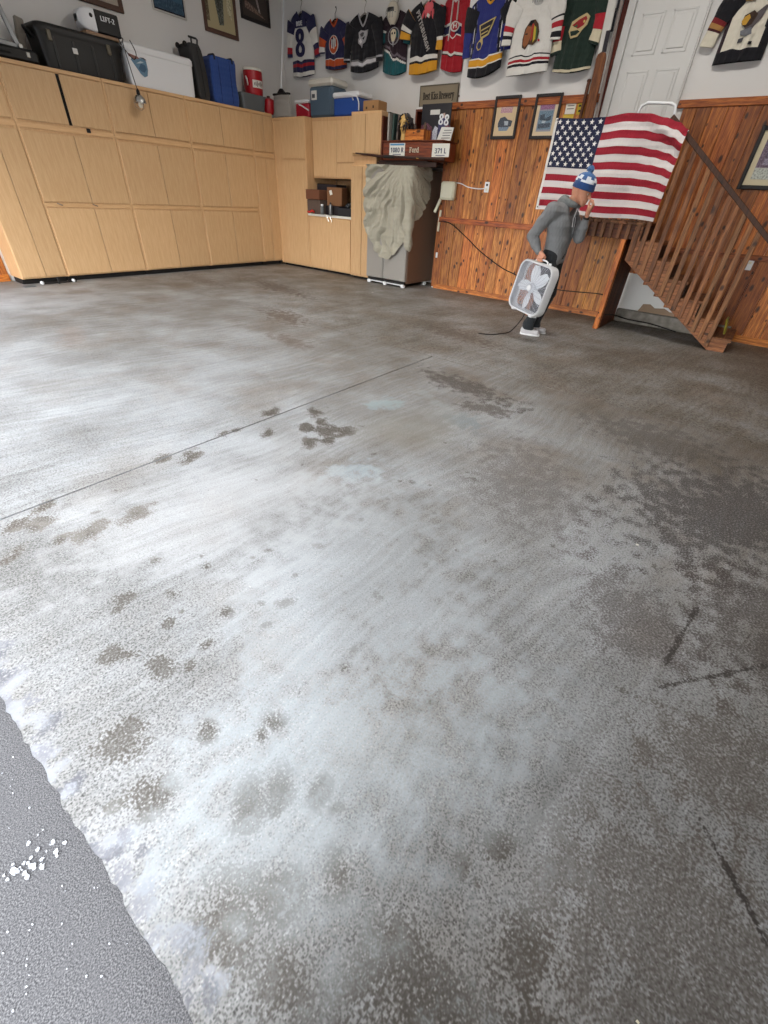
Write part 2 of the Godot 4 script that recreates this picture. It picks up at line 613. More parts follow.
func shell() -> void:
	# stains of the floor, placed on the slab in metres
	var dk := Color(0.25, 0.22, 0.185)
	for s in [[-2.239, -0.216, .055], [-2.174, -0.294, .06], [-2.014, -0.133, .06], [-1.942, -0.411, .07], [-1.928, -0.62, .075], [-2.232, -1.095, .07], [-2.047, -1.847, .06], [-2.394, -1.833, .07], [-2.179, -2.072, .07], [-2.032, -0.168, .05],
			[-1.98, -0.30, .04], [-2.30, -0.36, .045], [-2.1, -0.02, .06], [-2.33, -0.98, .05], [-2.36, -1.42, .045], [-2.33, -1.50, .04], [-2.16, -1.62, .05], [-2.02, -1.98, .05], [-1.9, -1.9, .08], [-1.86, -1.7, .06], [-1.8, -1.98, .07], [-1.78, -1.8, .05]]:
		stain(s[0], s[1], s[2] * 0.85, 1.5, -0.5, dk, 0.95)
	for s in [[-0.62, -0.364, .035], [-0.619, -0.314, .022], [-0.383, -0.318, .035], [-0.441, -0.211, .02], [-0.5, -0.178, .05], [-0.47, -0.25, .045], [-1.443, -0.321, .05], [-1.40, -0.28, .03], [-1.225, -0.163, .04], [-1.091, -0.523, .03], [-0.582, -0.637, .028], [-1.18, -0.20, .03], [-1.32, -0.45, .03], [-1.2, -0.36, .026], [-1.02, -0.40, .03], [-0.98, -0.31, .025], [-1.35, -0.62, .03], [-1.55, -0.5, .028],
			[-0.75, -0.22, .03], [-1.06, -0.25, .05], [-0.93, -0.05, .07], [-0.72, -0.03, .05], [-0.349, 0.006, .085], [-0.31, -0.10, .06], [-0.22, -0.22, .05], [-0.01, -0.176, .12], [0.05, -0.08, .14], [-0.19, -0.02, .07], [0.0, -0.42, .03], [0.06, -0.5, .05], [0.17, -0.36, .07], [0.28, -0.26, .08]]:
		stain(s[0], s[1], s[2] * 1.0, 1.25, rng.randf() * 3.0, Color(0.26, 0.24, 0.215), 0.85)
	# crumbling lip along the threshold, with tar and grit worked into it
	for i in 150:
		stain(rng.randf_range(-2.4, 0.6), 0.125 - absf(rng.randfn()) * 0.035, rng.randf_range(0.008, 0.03), rng.randf_range(1.0, 2.2), rng.randf() * 3.0, [Color(0.33, 0.33, 0.35), Color(0.53, 0.54, 0.56), Color(0.42, 0.42, 0.44)][i % 3], 0.85)
	for i in 60:
		stain(rng.randf_range(-2.2, 0.5), rng.randf_range(-2.6, 0.05), rng.randf_range(0.008, 0.022), rng.randf_range(1, 1.8), rng.randf() * 3.0, Color(0.27, 0.25, 0.22), 0.6)
	stain(0.366, -2.72, 0.50, 1.4, 0.5, Color(0.24, 0.22, 0.21), 0.8)
	stain(0.62, -1.9, 0.30, 1.6, 0.3, Color(0.27, 0.24, 0.22), 0.7)
	stain(0.17, -1.547, 0.20, 1.5, -0.5, Color(0.30, 0.275, 0.26), 0.6)
	stain(0.50, -1.12, 0.22, 1.3, 0.6, Color(0.31, 0.28, 0.25), 0.65)
	stain(0.42, -0.62, 0.28, 1.3, 0.2, Color(0.31, 0.28, 0.25), 0.6)
	stain(-0.1, -3.4, 0.5, 0.6, 0.2, Color(0.30, 0.275, 0.25), 0.6)
	stain(-0.6, -2.2, 0.35, 1.6, -0.6, Color(0.36, 0.33, 0.31), 0.5)
	stain(-1.65, -3.4, 0.5, 0.35, 0.2, Color(0.23, 0.2, 0.175), 0.75)
	stain(-1.3, -3.05, 0.24, 0.5, -0.3, Color(0.27, 0.24, 0.21), 0.7)
	stain(-2.6, -4.9, 0.7, 0.3, 0.2, Color(0.29, 0.24, 0.20), 0.6)
	stain(-4.6, -3.9, 0.5, 0.4, 0.3, Color(0.33, 0.26, 0.205), 0.7)
	stain(-3.7, -3.2, 0.35, 0.4, 0.1, Color(0.36, 0.29, 0.24), 0.55)
	stain(-6.2, -5.2, 0.9, 0.25, 0.2, Color(0.27, 0.22, 0.18), 0.6)
	stain(-7.5, -4.6, 0.9, 0.2, 0.1, Color(0.33, 0.28, 0.24), 0.5)
	stain(-5.3, -1.7, 0.4, 0.3, 0.4, Color(0.50, 0.40, 0.34), 0.35)
	stain(-1.277, -2.714, 0.16, 0.75, 0.3, Color(0.50, 0.54, 0.55), 0.8)
	stain(-1.5, -2.35, 0.30, 1.3, 0.2, Color(0.52, 0.51, 0.47), 0.55)
	stain(-1.9, -2.55, 0.10, 1.6, 0.3, Color(0.60, 0.68, 0.70), 0.7)
	stain(-1.419, -1.648, 0.13, 1.5, 0.6, Color(0.66, 0.73, 0.77), 0.55)
	stain(-1.7, -2.9, 0.2, 0.5, 0.5, Color(0.62, 0.64, 0.64), 0.5)
	stain(-0.8, -1.0, 0.5, 1.6, -0.6, Color(0.64, 0.66, 0.67), 0.45)
	stain(-0.30, -0.45, 0.35, 1.5, 0.4, Color(0.60, 0.63, 0.64), 0.4)
	stain(-1.7, -0.9, 0.5, 1.5, 0.3, Color(0.70, 0.69, 0.68), 0.35)
	for s in [[0.312, -1.299, 0.588, -1.633], [0.455, -0.906, 0.594, -0.743], [0.339, -1.745, 0.293, -1.413]]:
		for k in 12:
			stain(lerpf(s[0], s[2], k / 11.0), lerpf(s[1], s[3], k / 11.0), 0.009, 4.0, atan2(s[3] - s[1], s[2] - s[0]) - PI / 2, Color(0.2, 0.18, 0.165), 0.8)

	var fl := Node3D.new()
	fl.name = "floor"
	add_child(fl)
	fl.set_meta("kind", "structure")
	fl.set_meta("label", "worn and stained grey concrete garage floor")
	var under := MB.new()
	under.span(Vector3(-9.0, -0.22, -8.2), Vector3(2.6, -0.10, 0.125), 0)
	part("floor_base", under, M.dark_gap, fl)
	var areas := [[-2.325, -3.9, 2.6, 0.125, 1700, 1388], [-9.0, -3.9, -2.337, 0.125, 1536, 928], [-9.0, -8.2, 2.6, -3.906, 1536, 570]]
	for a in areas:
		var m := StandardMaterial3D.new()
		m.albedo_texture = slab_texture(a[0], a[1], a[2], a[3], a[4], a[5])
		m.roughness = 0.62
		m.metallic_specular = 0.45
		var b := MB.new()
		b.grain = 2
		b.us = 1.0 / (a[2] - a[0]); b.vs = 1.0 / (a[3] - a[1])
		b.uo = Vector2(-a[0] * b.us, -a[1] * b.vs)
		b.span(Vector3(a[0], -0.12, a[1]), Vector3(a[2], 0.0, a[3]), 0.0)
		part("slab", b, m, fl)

	var b := MB.new()
	# driveway in front of the door, with a crumbling edge against the slab
	var dr := MB.new()
	var rows := []
	var edge := noise(41, 1.0, 2)
	for i in 26:
		var line := PackedVector3Array()
		for k in 321:
			var x: float = -14.0 + k * 0.2 if k < 56 else (-2.8 + (k - 55) * 0.02 if k < 256 else 1.2 + (k - 255) * 0.2)
			var z := 0.128 + pow(i / 25.0, 2.2) * 22.0
			var y := -0.001 + 0.0012 * sin(x * 7.0 + z * 3.0) * sin(z * 5.0 - x * 2.0)
			if i == 0:
				z = 0.118 + 0.010 * edge.get_noise_1d(x * 9.0) + 0.006 * edge.get_noise_1d(x * 40.0)
				y = 0.0004
			elif i == 1: y = 0.0012
			line.append(Vector3(x, y, z))
		rows.append(line)
	dr.grid(rows, Vector3.UP)
	struct("driveway", dr, M.asphalt, "dark asphalt driveway along the garage threshold", "driveway")
	b = MB.new(); b.span(Vector3(-8.98, 0, -8.2), Vector3(-8.8, 4.3, 0.32), 0)
	struct("wall_left", b, M.wall, "white drywall above the long run of cabinets")
	b = MB.new(); b.span(Vector3(-4.55, 2.48, -8.2), Vector3(2.6, 4.3, -7.545), 0)
	b.span(Vector3(-4.70, 0, -8.2), Vector3(2.6, 2.48, -7.545), 0)
	struct("wall_back", b, M.wall, "white back wall with knotty pine panelling below")
	b = MB.new(); b.span(Vector3(-8.98, 0, -8.2), Vector3(-4.55, 4.3, -8.0), 0)
	struct("wall_recess", b, M.wall, "recessed white back wall behind the corner cabinets")
	b = MB.new(); b.span(Vector3(2.45, 0, -8.2), Vector3(2.6, 4.3, 0.32), 0)
	struct("wall_right", b, M.wall, "white right wall outside the picture")
	b = MB.new(); b.span(Vector3(-8.98, 2.4, 0.135), Vector3(2.6, 4.3, 0.32), 0)
	b.span(Vector3(-0.18, 0, 0.135), Vector3(2.6, 2.4, 0.32), 0)
	b.span(Vector3(-8.98, 0, 0.135), Vector3(-8.55, 2.4, 0.32), 0)
	struct("wall_front", b, M.wall, "front wall around the open garage door")
	b = MB.new(); b.span(Vector3(-8.98, 4.3, -8.2), Vector3(2.6, 4.42, 0.32), 0)
	struct("ceiling", b, M.wall, "white garage ceiling")

func added_lights() -> void:
	# two lamps added under the ceiling, out of view, to brighten the back
	var tube := StandardMaterial3D.new()
	tube.albedo_color = Color(0.9, 0.9, 0.88)
	tube.emission_enabled = true
	tube.emission = Color(1.0, 0.97, 0.92)
	tube.emission_energy_multiplier = 0.35
	for q in [[-5.2, "added out-of-view fill light under the ceiling over the cabinets' back corner"], [-1.4, "added out-of-view fill light under the ceiling in front of the stair door"]]:
		var t := thing("added_light", q[1], "lamp", Vector3(q[0], 4.30, -5.3), 0, "added fill lights under the ceiling")
		var b := MB.new()
		b.box(Vector3(0, -0.04, 0), Vector3(1.3, 0.08, 0.18), 0.01)
		part("housing", b, M.white_paint, t)
		b = MB.new()
		b.box(Vector3(0, -0.095, 0), Vector3(1.2, 0.03, 0.14), 0.01)
		part("lens", b, tube, t)
		var l := AreaLight3D.new()
		l.name = "lamp"
		l.area_size = Vector2(1.2, 0.14)
		l.light_color = Color(1.0, 0.98, 0.95)
		l.light_energy = ADDED_LAMP_ENERGY
		l.area_range = 30.0
		l.area_attenuation = 2.0
		l.shadow_enabled = true
		t.add_child(l)
		l.position = Vector3(0, -0.125, 0)
		l.rotation.x = -PI / 2

func plank(x0: float, x1: float, y0: float, y1: float, z0: float, z1: float, tone: Color, horizontal := false) -> MB:
	var b := MB.new().tint(tone)
	b.grain = 0 if horizontal else 1
	b.uo = Vector2(rng.randf(), rng.randf())
	b.span(Vector3(x0, y0, z0), Vector3(x1, y1, z1), 0.004)
	return b

func tone(x: float) -> Color:
	# knotty pine, honey coloured, with browner weathered boards on the stair side
	var k := rng.randf()
	var v := rng.randf_range(0.80, 1.10)
	var t := Color(1.0, 0.97, 0.88).lerp(Color(0.90, 0.77, 0.66), k)
	if x > -1.4: t = t.lerp(Color(0.80, 0.68, 0.63), rng.randf_range(0.25, 0.85))
	return Color(t.r * v, t.g * v, t.b * v)

func panelling() -> void:
	var wall: Node3D = get_node("wall_back")
	var x := -4.70
	while x < 1.95:
		var w := rng.randf_range(0.13, 0.185)
		var dz := rng.randf_range(0, 0.003)
		if x + w < -2.47:
			part("board", plank(x, x + w - 0.002, 1.06, 2.42, -7.545, -7.524 + dz, tone(x)), M.pine, wall)
		elif x > -1.55:
			part("board", plank(x, x + w - 0.002, 0.955, 2.33, -7.545, -7.524 + dz, tone(x)), M.pine, wall)
		x += w
	x = -4.70
	while x < 1.95:
		var w := rng.randf_range(0.14, 0.20)
		if true:
			var dz := rng.randf_range(0, 0.003)
			var foot := clampf(0.62 - 0.66 * (x + 1.42), 0.17, 0.62) if x + w > -1.42 and x < -0.36 else 0.02
			part("board", plank(x, x + w - 0.002, foot, 1.02 if x < -1.6 else 0.95, -7.545, -7.524 + dz, tone(x)), M.pine, wall)
		x += w
	# short boards under the landing, behind the rim
	x = -2.47
	while x < -1.42:
		part("board", plank(x, x + 0.096, 1.06, 1.24, -7.545, -7.525, tone(-2)), M.pine, wall)
		x += 0.1
	part("cap_board", plank(-4.66, -2.46, 2.405, 2.485, -7.545, -7.505, Color(0.82, 0.66, 0.52), true), M.pine, wall)
	part("cap_board", plank(-1.55, 1.95, 2.315, 2.385, -7.545, -7.508, Color(0.86, 0.72, 0.56), true), M.pine, wall)
	var rl := plank(-4.64, -1.42, 1.005, 1.078, -7.545, -7.47, Color(0.84, 0.64, 0.48), true)
	part("chair_rail", rl, M.pine, wall)
	part("chair_rail", plank(-1.42, 1.95, 0.905, 0.962, -7.545, -7.505, Color(0.7, 0.56, 0.46), true), M.pine, wall)
	struct("baseboard_back", plank(-4.64, -1.45, 0.0, 0.075, -7.545, -7.507, Color(0.95, 0.86, 0.72), true), M.pine, "pale worn pine baseboard under the panelling")
	struct("baseboard_right", plank(-0.02, 1.95, 0.0, 0.085, -7.545, -7.505, Color(1.0, 0.92, 0.78), true), M.pine, "pale pine baseboard right of the stairs")
	# unpanelled strip behind the stairs: white board on a concrete kerb
	var b := MB.new()
	b.span(Vector3(-1.42, 0.17, -7.545), Vector3(-0.36, 0.66, -7.535), 0.003)
	part("white_sheet", b, M.white_paint, wall, "white painted sheet under the stairs")
	b = MB.new()
	b.span(Vector3(-1.45, 0.0, -7.545), Vector3(-0.02, 0.17, -7.49), 0.012)
	part("kerb", b, M.concrete_kerb, wall, "low grey concrete kerb")
	b = MB.new().tint(Color(0.62, 0.53, 0.44))
	var torn := PackedVector2Array([Vector2(-1.18, 0.17), Vector2(-0.62, 0.17), Vector2(-0.66, 0.235), Vector2(-0.78, 0.215), Vector2(-0.86, 0.25), Vector2(-0.98, 0.235), Vector2(-1.05, 0.275), Vector2(-1.14, 0.265)])
	b.plate(torn, -7.53, -7.524)
	part("torn_patch", b, M.paper, wall, "bare torn tan patch")
	# the left wall has pine boards too, between the cabinets and the door
	var lw: Node3D = get_node("wall_left")
	var z := -2.28
	while z < 0.0:
		var bb := MB.new().tint(tone(-3))
		bb.uo = Vector2(rng.randf(), rng.randf())
		bb.span(Vector3(-8.8, 0.02, z), Vector3(-8.778, 1.2, z + 0.096), 0.006)
		part("board", bb, M.pine, lw)
		z += 0.1
	b = MB.new().tint(Color(1, 0.9, 0.75)); b.grain = 2
	b.span(Vector3(-8.8, 0.0, -2.28), Vector3(-8.76, 0.09, 0.1), 0.005)
	struct("baseboard_left", b, M.pine, "pale pine baseboard at the left wall near the door")

func door_and_stairs() -> void:
	var d := Node3D.new()
	d.name = "door_1"
	add_child(d)
	d.set_meta("kind", "structure")
	d.set_meta("label", "white six-panel door at the top of the stairs")
	var b := MB.new()
	b.span(Vector3(-2.33, 1.235, -7.545), Vector3(-1.575, 3.26, -7.515), 0.004)
	part("leaf", b, M.door_paint, d)
	for px: float in [-2.235, -1.91]:
		for r in [[1.36, 1.95], [2.08, 2.66], [2.79, 3.13]]:
			b = MB.new()
			# a moulded frame and a raised field
			b.span(Vector3(px, r[0], -7.517), Vector3(px + 0.245, r[0] + 0.016, -7.510), 0.004)
			b.span(Vector3(px, r[1] - 0.016, -7.517), Vector3(px + 0.245, r[1], -7.510), 0.004)
			b.span(Vector3(px, r[0], -7.517), Vector3(px + 0.016, r[1], -7.510), 0.004)
			b.span(Vector3(px + 0.229, r[0], -7.517), Vector3(px + 0.245, r[1], -7.505), 0.004)
			b.span(Vector3(px + 0.035, r[0] + 0.035, -7.517), Vector3(px + 0.21, r[1] - 0.035, -7.506), 0.01)
			part("panel", b, M.door_paint, d)
	b = MB.new()
	b.lathe([Vector2(0.001, 0), Vector2(0.018, 0), Vector2(0.012, 0.02), Vector2(0.028, 0.035), Vector2(0.028, 0.05), Vector2(0.001, 0.06)], 12, Vector3(-1.63, 2.15, -7.515), Basis(Vector3.RIGHT, PI / 2))
	part("knob", b, M.chrome, d)
	b = MB.new()
	b.span(Vector3(-2.42, 1.235, -7.545), Vector3(-2.335, 3.36, -7.49), 0.006)
	b.span(Vector3(-1.57, 1.235, -7.545), Vector3(-1.555, 3.36, -7.50), 0.004)
	b.span(Vector3(-2.42, 3.27, -7.545), Vector3(-1.555, 3.36, -7.49), 0.006)
	struct("trim_1", b, M.door_paint, "white painted casing around the stair door")
	b = MB.new().tint(Color(0.78, 0.5, 0.38)); b.uo = Vector2(0.3, 0.2)
	b.span(Vector3(-2.475, 1.235, -7.545), Vector3(-2.42, 4.0, -7.48), 0.006)
	struct("trim_2", b, M.walnut, "red-brown wooden post beside the white door")

	var st := thing("staircase", "rough pine staircase with slatted side and landing below the white door", "staircase", Vector3(-0.8, 0, -7.1))
	var off := -st.position
	var mk := func(bb: MB) -> MB:
		for i in bb.v.size(): bb.v[i] += off
		return bb
	var red := Color(1.0, 0.88, 0.80)
	# stringers
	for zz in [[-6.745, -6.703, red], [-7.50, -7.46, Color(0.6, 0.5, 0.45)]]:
		var poly := PackedVector2Array()
		poly.append(Vector2(-1.40, 0.82)); poly.append(Vector2(-0.155, -0.0)); poly.append(Vector2(0.02, 0.0)); poly.append(Vector2(0.02, 0.115))
		for i in 6:
			var y := 0.115 + i * 0.176
			var xx := 0.02 - (i + 1) * 0.222
			poly.append(Vector2(xx, y))
			poly.append(Vector2(xx, y + 0.176))
		poly.append(Vector2(-1.40, 1.17))
		b = MB.new().tint(zz[2]); b.grain = 0
		b.plate(poly, zz[0], zz[1])
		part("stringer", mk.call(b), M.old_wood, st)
	for i in 6:
		var y := 0.139 + i * 0.176
		var xx := 0.02 - i * 0.222
		b = MB.new().tint(red.darkened(rng.randf() * 0.15)); b.grain = 2; b.uo = Vector2(rng.randf(), rng.randf())
		b.span(Vector3(xx - 0.225, y - 0.024, -7.47), Vector3(xx + 0.025, y + 0.012, -6.70), 0.006)
		part("tread", mk.call(b), M.old_wood, st)
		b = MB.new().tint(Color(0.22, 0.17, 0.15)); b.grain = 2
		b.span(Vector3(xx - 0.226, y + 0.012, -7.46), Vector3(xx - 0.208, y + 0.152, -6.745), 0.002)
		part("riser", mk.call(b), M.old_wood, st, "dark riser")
	# landing
	for i in 12:
		var xx := -2.5 + i * 0.1
		b = MB.new().tint(tone(-1)); b.grain = 2; b.uo = Vector2(rng.randf(), rng.randf())
		b.span(Vector3(xx, 1.185, -7.52), Vector3(xx + 0.096, 1.215, -6.68), 0.004)
		part("deck_board", mk.call(b), M.old_wood, st)
	b = MB.new().tint(Color(0.62, 0.46, 0.38)); b.grain = 0
	b.span(Vector3(-2.5, 1.035, -6.76), Vector3(-1.36, 1.185, -6.715), 0.004)
	part("rim_joist", mk.call(b), M.old_wood, st)
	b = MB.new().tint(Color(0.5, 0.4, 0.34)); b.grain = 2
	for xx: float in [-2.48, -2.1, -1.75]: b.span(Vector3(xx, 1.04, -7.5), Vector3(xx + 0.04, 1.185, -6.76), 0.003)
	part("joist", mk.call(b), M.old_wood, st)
	# support post and the short wing of boards behind it
	b = MB.new().tint(Color(0.98, 0.84, 0.66)); b.uo = Vector2(0.1, 0.4)
	b.span(Vector3(-1.52, 0.0, -6.775), Vector3(-1.455, 1.035, -6.683), 0.006)
	part("post", mk.call(b), M.pine, st)
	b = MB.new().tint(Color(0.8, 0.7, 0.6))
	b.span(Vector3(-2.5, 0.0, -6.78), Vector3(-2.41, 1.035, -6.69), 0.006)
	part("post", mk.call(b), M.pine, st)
	for i in 5:
		b = MB.new().tint(Color(0.8, 0.58, 0.46).darkened(rng.randf() * 0.25)); b.uo = Vector2(rng.randf(), rng.randf())
		b.span(Vector3(-1.475, 0.0, -7.49 + i * 0.143), Vector3(-1.452, 1.035, -7.352 + i * 0.143), 0.004)
		part("wing_board", mk.call(b), M.old_wood, st)
	# slats of the guard: on the landing, then down the flight
	var xs := -2.47
	while xs < -1.42:
		b = MB.new().tint(tone(-1).lightened(0.08)); b.uo = Vector2(rng.randf(), rng.randf())
		b.span(Vector3(xs, 1.03, -6.713), Vector3(xs + 0.042, 2.09, -6.685), 0.004)
		part("slat", mk.call(b), M.old_wood, st)
		xs += 0.098
	xs = -1.385
	while xs < -0.12:
		var bottom := 0.82 - 0.662 * (xs + 1.40) + 0.004
		var top := 2.125 - 0.752 * (xs + 1.385)
		b = MB.new().tint((tone(-3) if rng.randf() < 0.35 else tone(-1)).lerp(red, 0.25).lightened(0.12)); b.uo = Vector2(rng.randf(), rng.randf())
		b.span(Vector3(xs, maxf(bottom, 0.0), -6.703), Vector3(xs + 0.052, top - 0.03, -6.683), 0.004)
		part("slat", mk.call(b), M.old_wood, st)
		xs += 0.098
	b = MB.new().tint(Color(0.6, 0.5, 0.44)); b.grain = 0
	b.span(Vector3(-2.5, 2.07, -6.73), Vector3(-1.38, 2.11, -6.68), 0.006)
	part("guard_rail", mk.call(b), M.old_wood, st)
	b = MB.new().tint(Color(0.95, 0.93, 0.92))
	b.bar(Vector3(-1.40, 2.14, -6.69), Vector3(0.03, 1.065, -6.69), 0.035, 0.045)
	part("handrail", mk.call(b), M.dark_wood, st, "dark brown sloping handrail")
	b = MB.new()
	b.tube([Vector3(-1.76, 2.09, -6.7), Vector3(-1.755, 2.19, -6.7), Vector3(-1.74, 2.235, -6.7), Vector3(-1.69, 2.26, -6.7), Vector3(-1.45, 2.245, -6.7), Vector3(-1.405, 2.225, -6.7), Vector3(-1.39, 2.17, -6.7), Vector3(-1.39, 2.09, -6.7)], 0.014, 10, 1.0, Vector3.FORWARD)
	part("pipe_rail", mk.call(b), M.white_plastic, st, "bent white pipe above the guard")
	b = MB.new().tint(c8(150, 140, 45))
	b.box(Vector3(-0.08, 0.252, -6.98), Vector3(0.02, 0.17, 0.22), 0.008, Basis(Vector3.FORWARD, -0.25))
	solo("sponge_pad", shifted(b, Vector3(-0.06, 0.152, -6.98)), M.cloth, "small mustard yellow pad lying on the bottom stair", "pad", Vector3(-0.06, 0.152, -6.98))

func shifted(b: MB, at: Vector3) -> MB:
	for i in b.v.size(): b.v[i] -= at
	return b

# doors: [along0, along1, y0, y1]. The unit's front faces +x (left run) or +z (back run); «put» turns (along, y, out) into a point
func cab(called: String, label: String, a0: float, a1: float, y0: float, y1: float, front: float, deep: float, left: bool, doors: Array, group: String) -> Node3D:
	var at := Vector3(front - deep * 0.5, 0, (a0 + a1) * 0.5) if left else Vector3((a0 + a1) * 0.5, 0, front - deep * 0.5)
	var t := thing(called, label, "cabinet", at, 0.0, group)
	var put := func(a: float, y: float, o: float) -> Vector3:
		return (Vector3(front + o, y, a) if left else Vector3(a, y, front + o)) - at
	var body := MB.new().tint(Color(0.97, 0.93, 0.88)); body.uo = Vector2(rng.randf(), rng.randf())
	var lo := minf(a0, a1) + 0.002
	var hi := maxf(a0, a1) - 0.002
	body.span(put.call(lo, y0, -deep), put.call(hi, y1, -0.012), 0.004)
	part("body", body, M.ply, t)
	# the face frame stands a little proud of the carcass, doors close into it
	var fr := MB.new().tint(Color(1.0, 0.96, 0.9)); fr.uo = Vector2(rng.randf(), rng.randf())
	fr.span(put.call(lo, y0, -0.014), put.call(lo + 0.035, y1, 0.0), 0.003)
	fr.span(put.call(hi - 0.035, y0, -0.014), put.call(hi, y1, 0.0), 0.003)
	fr.span(put.call(lo + 0.035, y1 - 0.035, -0.014), put.call(hi - 0.035, y1, 0.0), 0.003)
	part("face_frame", fr, M.ply, t)
	for d in doors:
		var b := MB.new().tint(Color(1, 0.97, 0.92).darkened(rng.randf() * 0.05)); b.uo = Vector2(rng.randf(), rng.randf())
		b.span(put.call(d[0] + 0.004, d[2] + 0.004, -0.012), put.call(d[1] - 0.004, d[3] - 0.004, 0.009), 0.004)
		part("door", b, M.ply, t)
	return t

func rails(t: Node3D, lo: float, hi: float, ys: Array, front: float, left: bool) -> void:
	for y in ys:
		var b := MB.new().tint(Color(1.0, 0.96, 0.9)); b.grain = 2 if left else 0; b.uo = Vector2(rng.randf(), rng.randf())
		if left: b.span(Vector3(front - 0.014, y[0], lo) - t.position, Vector3(front + 0.002, y[1], hi) - t.position, 0.003)
		else: b.span(Vector3(lo, y[0], front - 0.014) - t.position, Vector3(hi, y[1], front + 0.002) - t.position, 0.003)
		part("rail", b, M.ply, t)

func cabinets() -> void:
	var XF := -8.34
	var dp := 0.458
	var g := "plywood cabinets along the left wall"
	var places := [[-2.905, -2.31, -2.625, true, "tall plywood cabinet at the near end of the left run, nearest the door"], [-4.15, -2.905, -3.567, false, "plywood cabinet of six doors under the black tote, one top door ajar"], [-5.405, -4.15, -4.79, false, "plywood cabinet of six doors under the long white cooler"], [-6.69, -5.405, -6.04, false, "plywood cabinet of six doors under the upright black case and blue bag"], [-7.19, -6.69, -6.95, true, "narrow tall plywood cabinet in the corner under the red water jug"]]
	for p in places:
		var lo: float = p[0]
		var hi: float = p[1]
		var mid: float = p[2]
		var ds := []
		var gap := 0.0
		if p[4].contains("ajar"): gap = 0.03
		ds.append([lo + 0.02, mid - gap, 1.865, 2.385]); ds.append([mid + gap * 0.2, hi - 0.02, 1.865, 2.385])
		if p[3]:
			ds.append([lo + 0.006, mid, 0.085, 1.765]); ds.append([mid, hi - 0.006, 0.085, 1.765])
		else:
			for y in [[0.085, 0.93], [0.995, 1.765]]:
				ds.append([lo + 0.02, mid, y[0], y[1]]); ds.append([mid, hi - 0.02, y[0], y[1]])
		var t := cab("wall_cabinet", p[4], lo, hi, 0.07, 2.43, XF, dp, true, ds, g)
		var rl := [[1.79, 1.845], [2.39, 2.43]]
		if not p[3]: rl.append([0.94, 0.985])
		rails(t, lo + 0.003, hi - 0.003, rl, XF, true)
		# recessed toe board
		var b := MB.new()
		b.span(Vector3(XF - 0.38, 0.0, lo + 0.01) - t.position, Vector3(XF - 0.07, 0.07, hi - 0.01) - t.position, 0)
		part("toe_board", b, M.dark_gap, t)
		if gap > 0.0:
			b = MB.new()
			b.span(Vector3(XF - 0.011, 1.87, mid - gap - 0.004) - t.position, Vector3(XF - 0.009, 2.38, mid + 0.012) - t.position, 0)
			part("door_gap", b, M.dark_gap, t, "black gap beside the door left ajar")
			b = MB.new(); b.span(Vector3(XF, 1.815, mid - 0.25) - t.position, Vector3(XF + 0.02, 1.86, mid - 0.20) - t.position, 0.004)
			part("catch", b, M.black, t, "small black catch")
			for zz: float in [-3.08, -3.56]:
				b = MB.new(); b.bar(Vector3(XF + 0.012, 0.985, zz) - t.position, Vector3(XF + 0.012, 0.96, zz - 0.07) - t.position, 0.012, 0.012, Vector3.RIGHT, 0.003)
				part("hasp", b, M.chrome, t, "small bright hasp")
	# back corner group
	var ZF := -7.17
	g = "plywood cabinets in the back corner"
	cab("tall_cabinet", "tall plywood corner cabinet left of the open hutch", -8.33, -7.455, 0.04, 2.375, ZF, 0.8, false, [[-8.10, -7.475, 1.79, 2.35], [-8.10, -7.475, 0.06, 1.765]], g)
	var hu := thing("hutch", "plywood hutch with open shelf of clutter above two low doors", "cabinet", Vector3(-6.87, 0, -7.6), 0, g)
	var b := MB.new().tint(Color(0.97, 0.93, 0.88))
	b.span(Vector3(-7.453, 0.04, -7.97) - hu.position, Vector3(-6.302, 0.93, ZF - 0.012) - hu.position)
	part("base", b, M.ply, hu)
	for q in [[-7.44, -6.865], [-6.861, -6.36]]:
		b = MB.new().tint(Color(1, 0.97, 0.92)); b.uo = Vector2(rng.randf(), rng.randf())
		b.span(Vector3(q[0], 0.06, ZF - 0.012) - hu.position, Vector3(q[1], 0.915, ZF + 0.008) - hu.position)
		part("door", b, M.ply, hu)
	b = MB.new().tint(Color(1.0, 1.0, 0.98))
	b.span(Vector3(-7.453, 0.93, -7.97) - hu.position, Vector3(-6.302, 0.965, ZF + 0.02) - hu.position)
	part("counter_edge", b, M.white_paint, hu, "pale counter edge")
	b = MB.new().tint(Color(0.95, 0.9, 0.84))
	b.span(Vector3(-7.453, 1.52, -7.97) - hu.position, Vector3(-6.302, 2.372, -7.352) - hu.position)
	part("upper_box", b, M.ply, hu)
	b = MB.new().tint(Color(0.8, 0.75, 0.7))
	b.span(Vector3(-7.453, 0.96, -7.99) - hu.position, Vector3(-6.302, 1.53, -7.965) - hu.position)
	part("back_panel", b, M.ply, hu)
	for q in [[-7.44, -6.85, 1.54, 2.32], [-6.845, -6.30, 1.76, 2.32], [-6.845, -6.30, 1.54, 1.745]]:
		b = MB.new().tint(Color(1, 0.97, 0.92)); b.uo = Vector2(rng.randf(), rng.randf())
		b.span(Vector3(q[0], q[2], -7.352) - hu.position, Vector3(q[1], q[3], -7.335) - hu.position)
		part("door", b, M.ply, hu)
	for kx: float in [-6.93, -6.85]:
		b = MB.new(); b.bar(Vector3(kx, 0.93, ZF + 0.025) - hu.position, Vector3(kx + 0.05, 0.86, ZF + 0.03) - hu.position, 0.014, 0.012, Vector3.RIGHT, 0.003)
		part("pull", b, M.chrome, hu, "bright metal pull")
	b = MB.new(); b.span(Vector3(-7.44, 0, -7.9) - hu.position, Vector3(-6.31, 0.04, ZF - 0.06) - hu.position, 0)
	part("toe_board", b, M.dark_gap, hu)
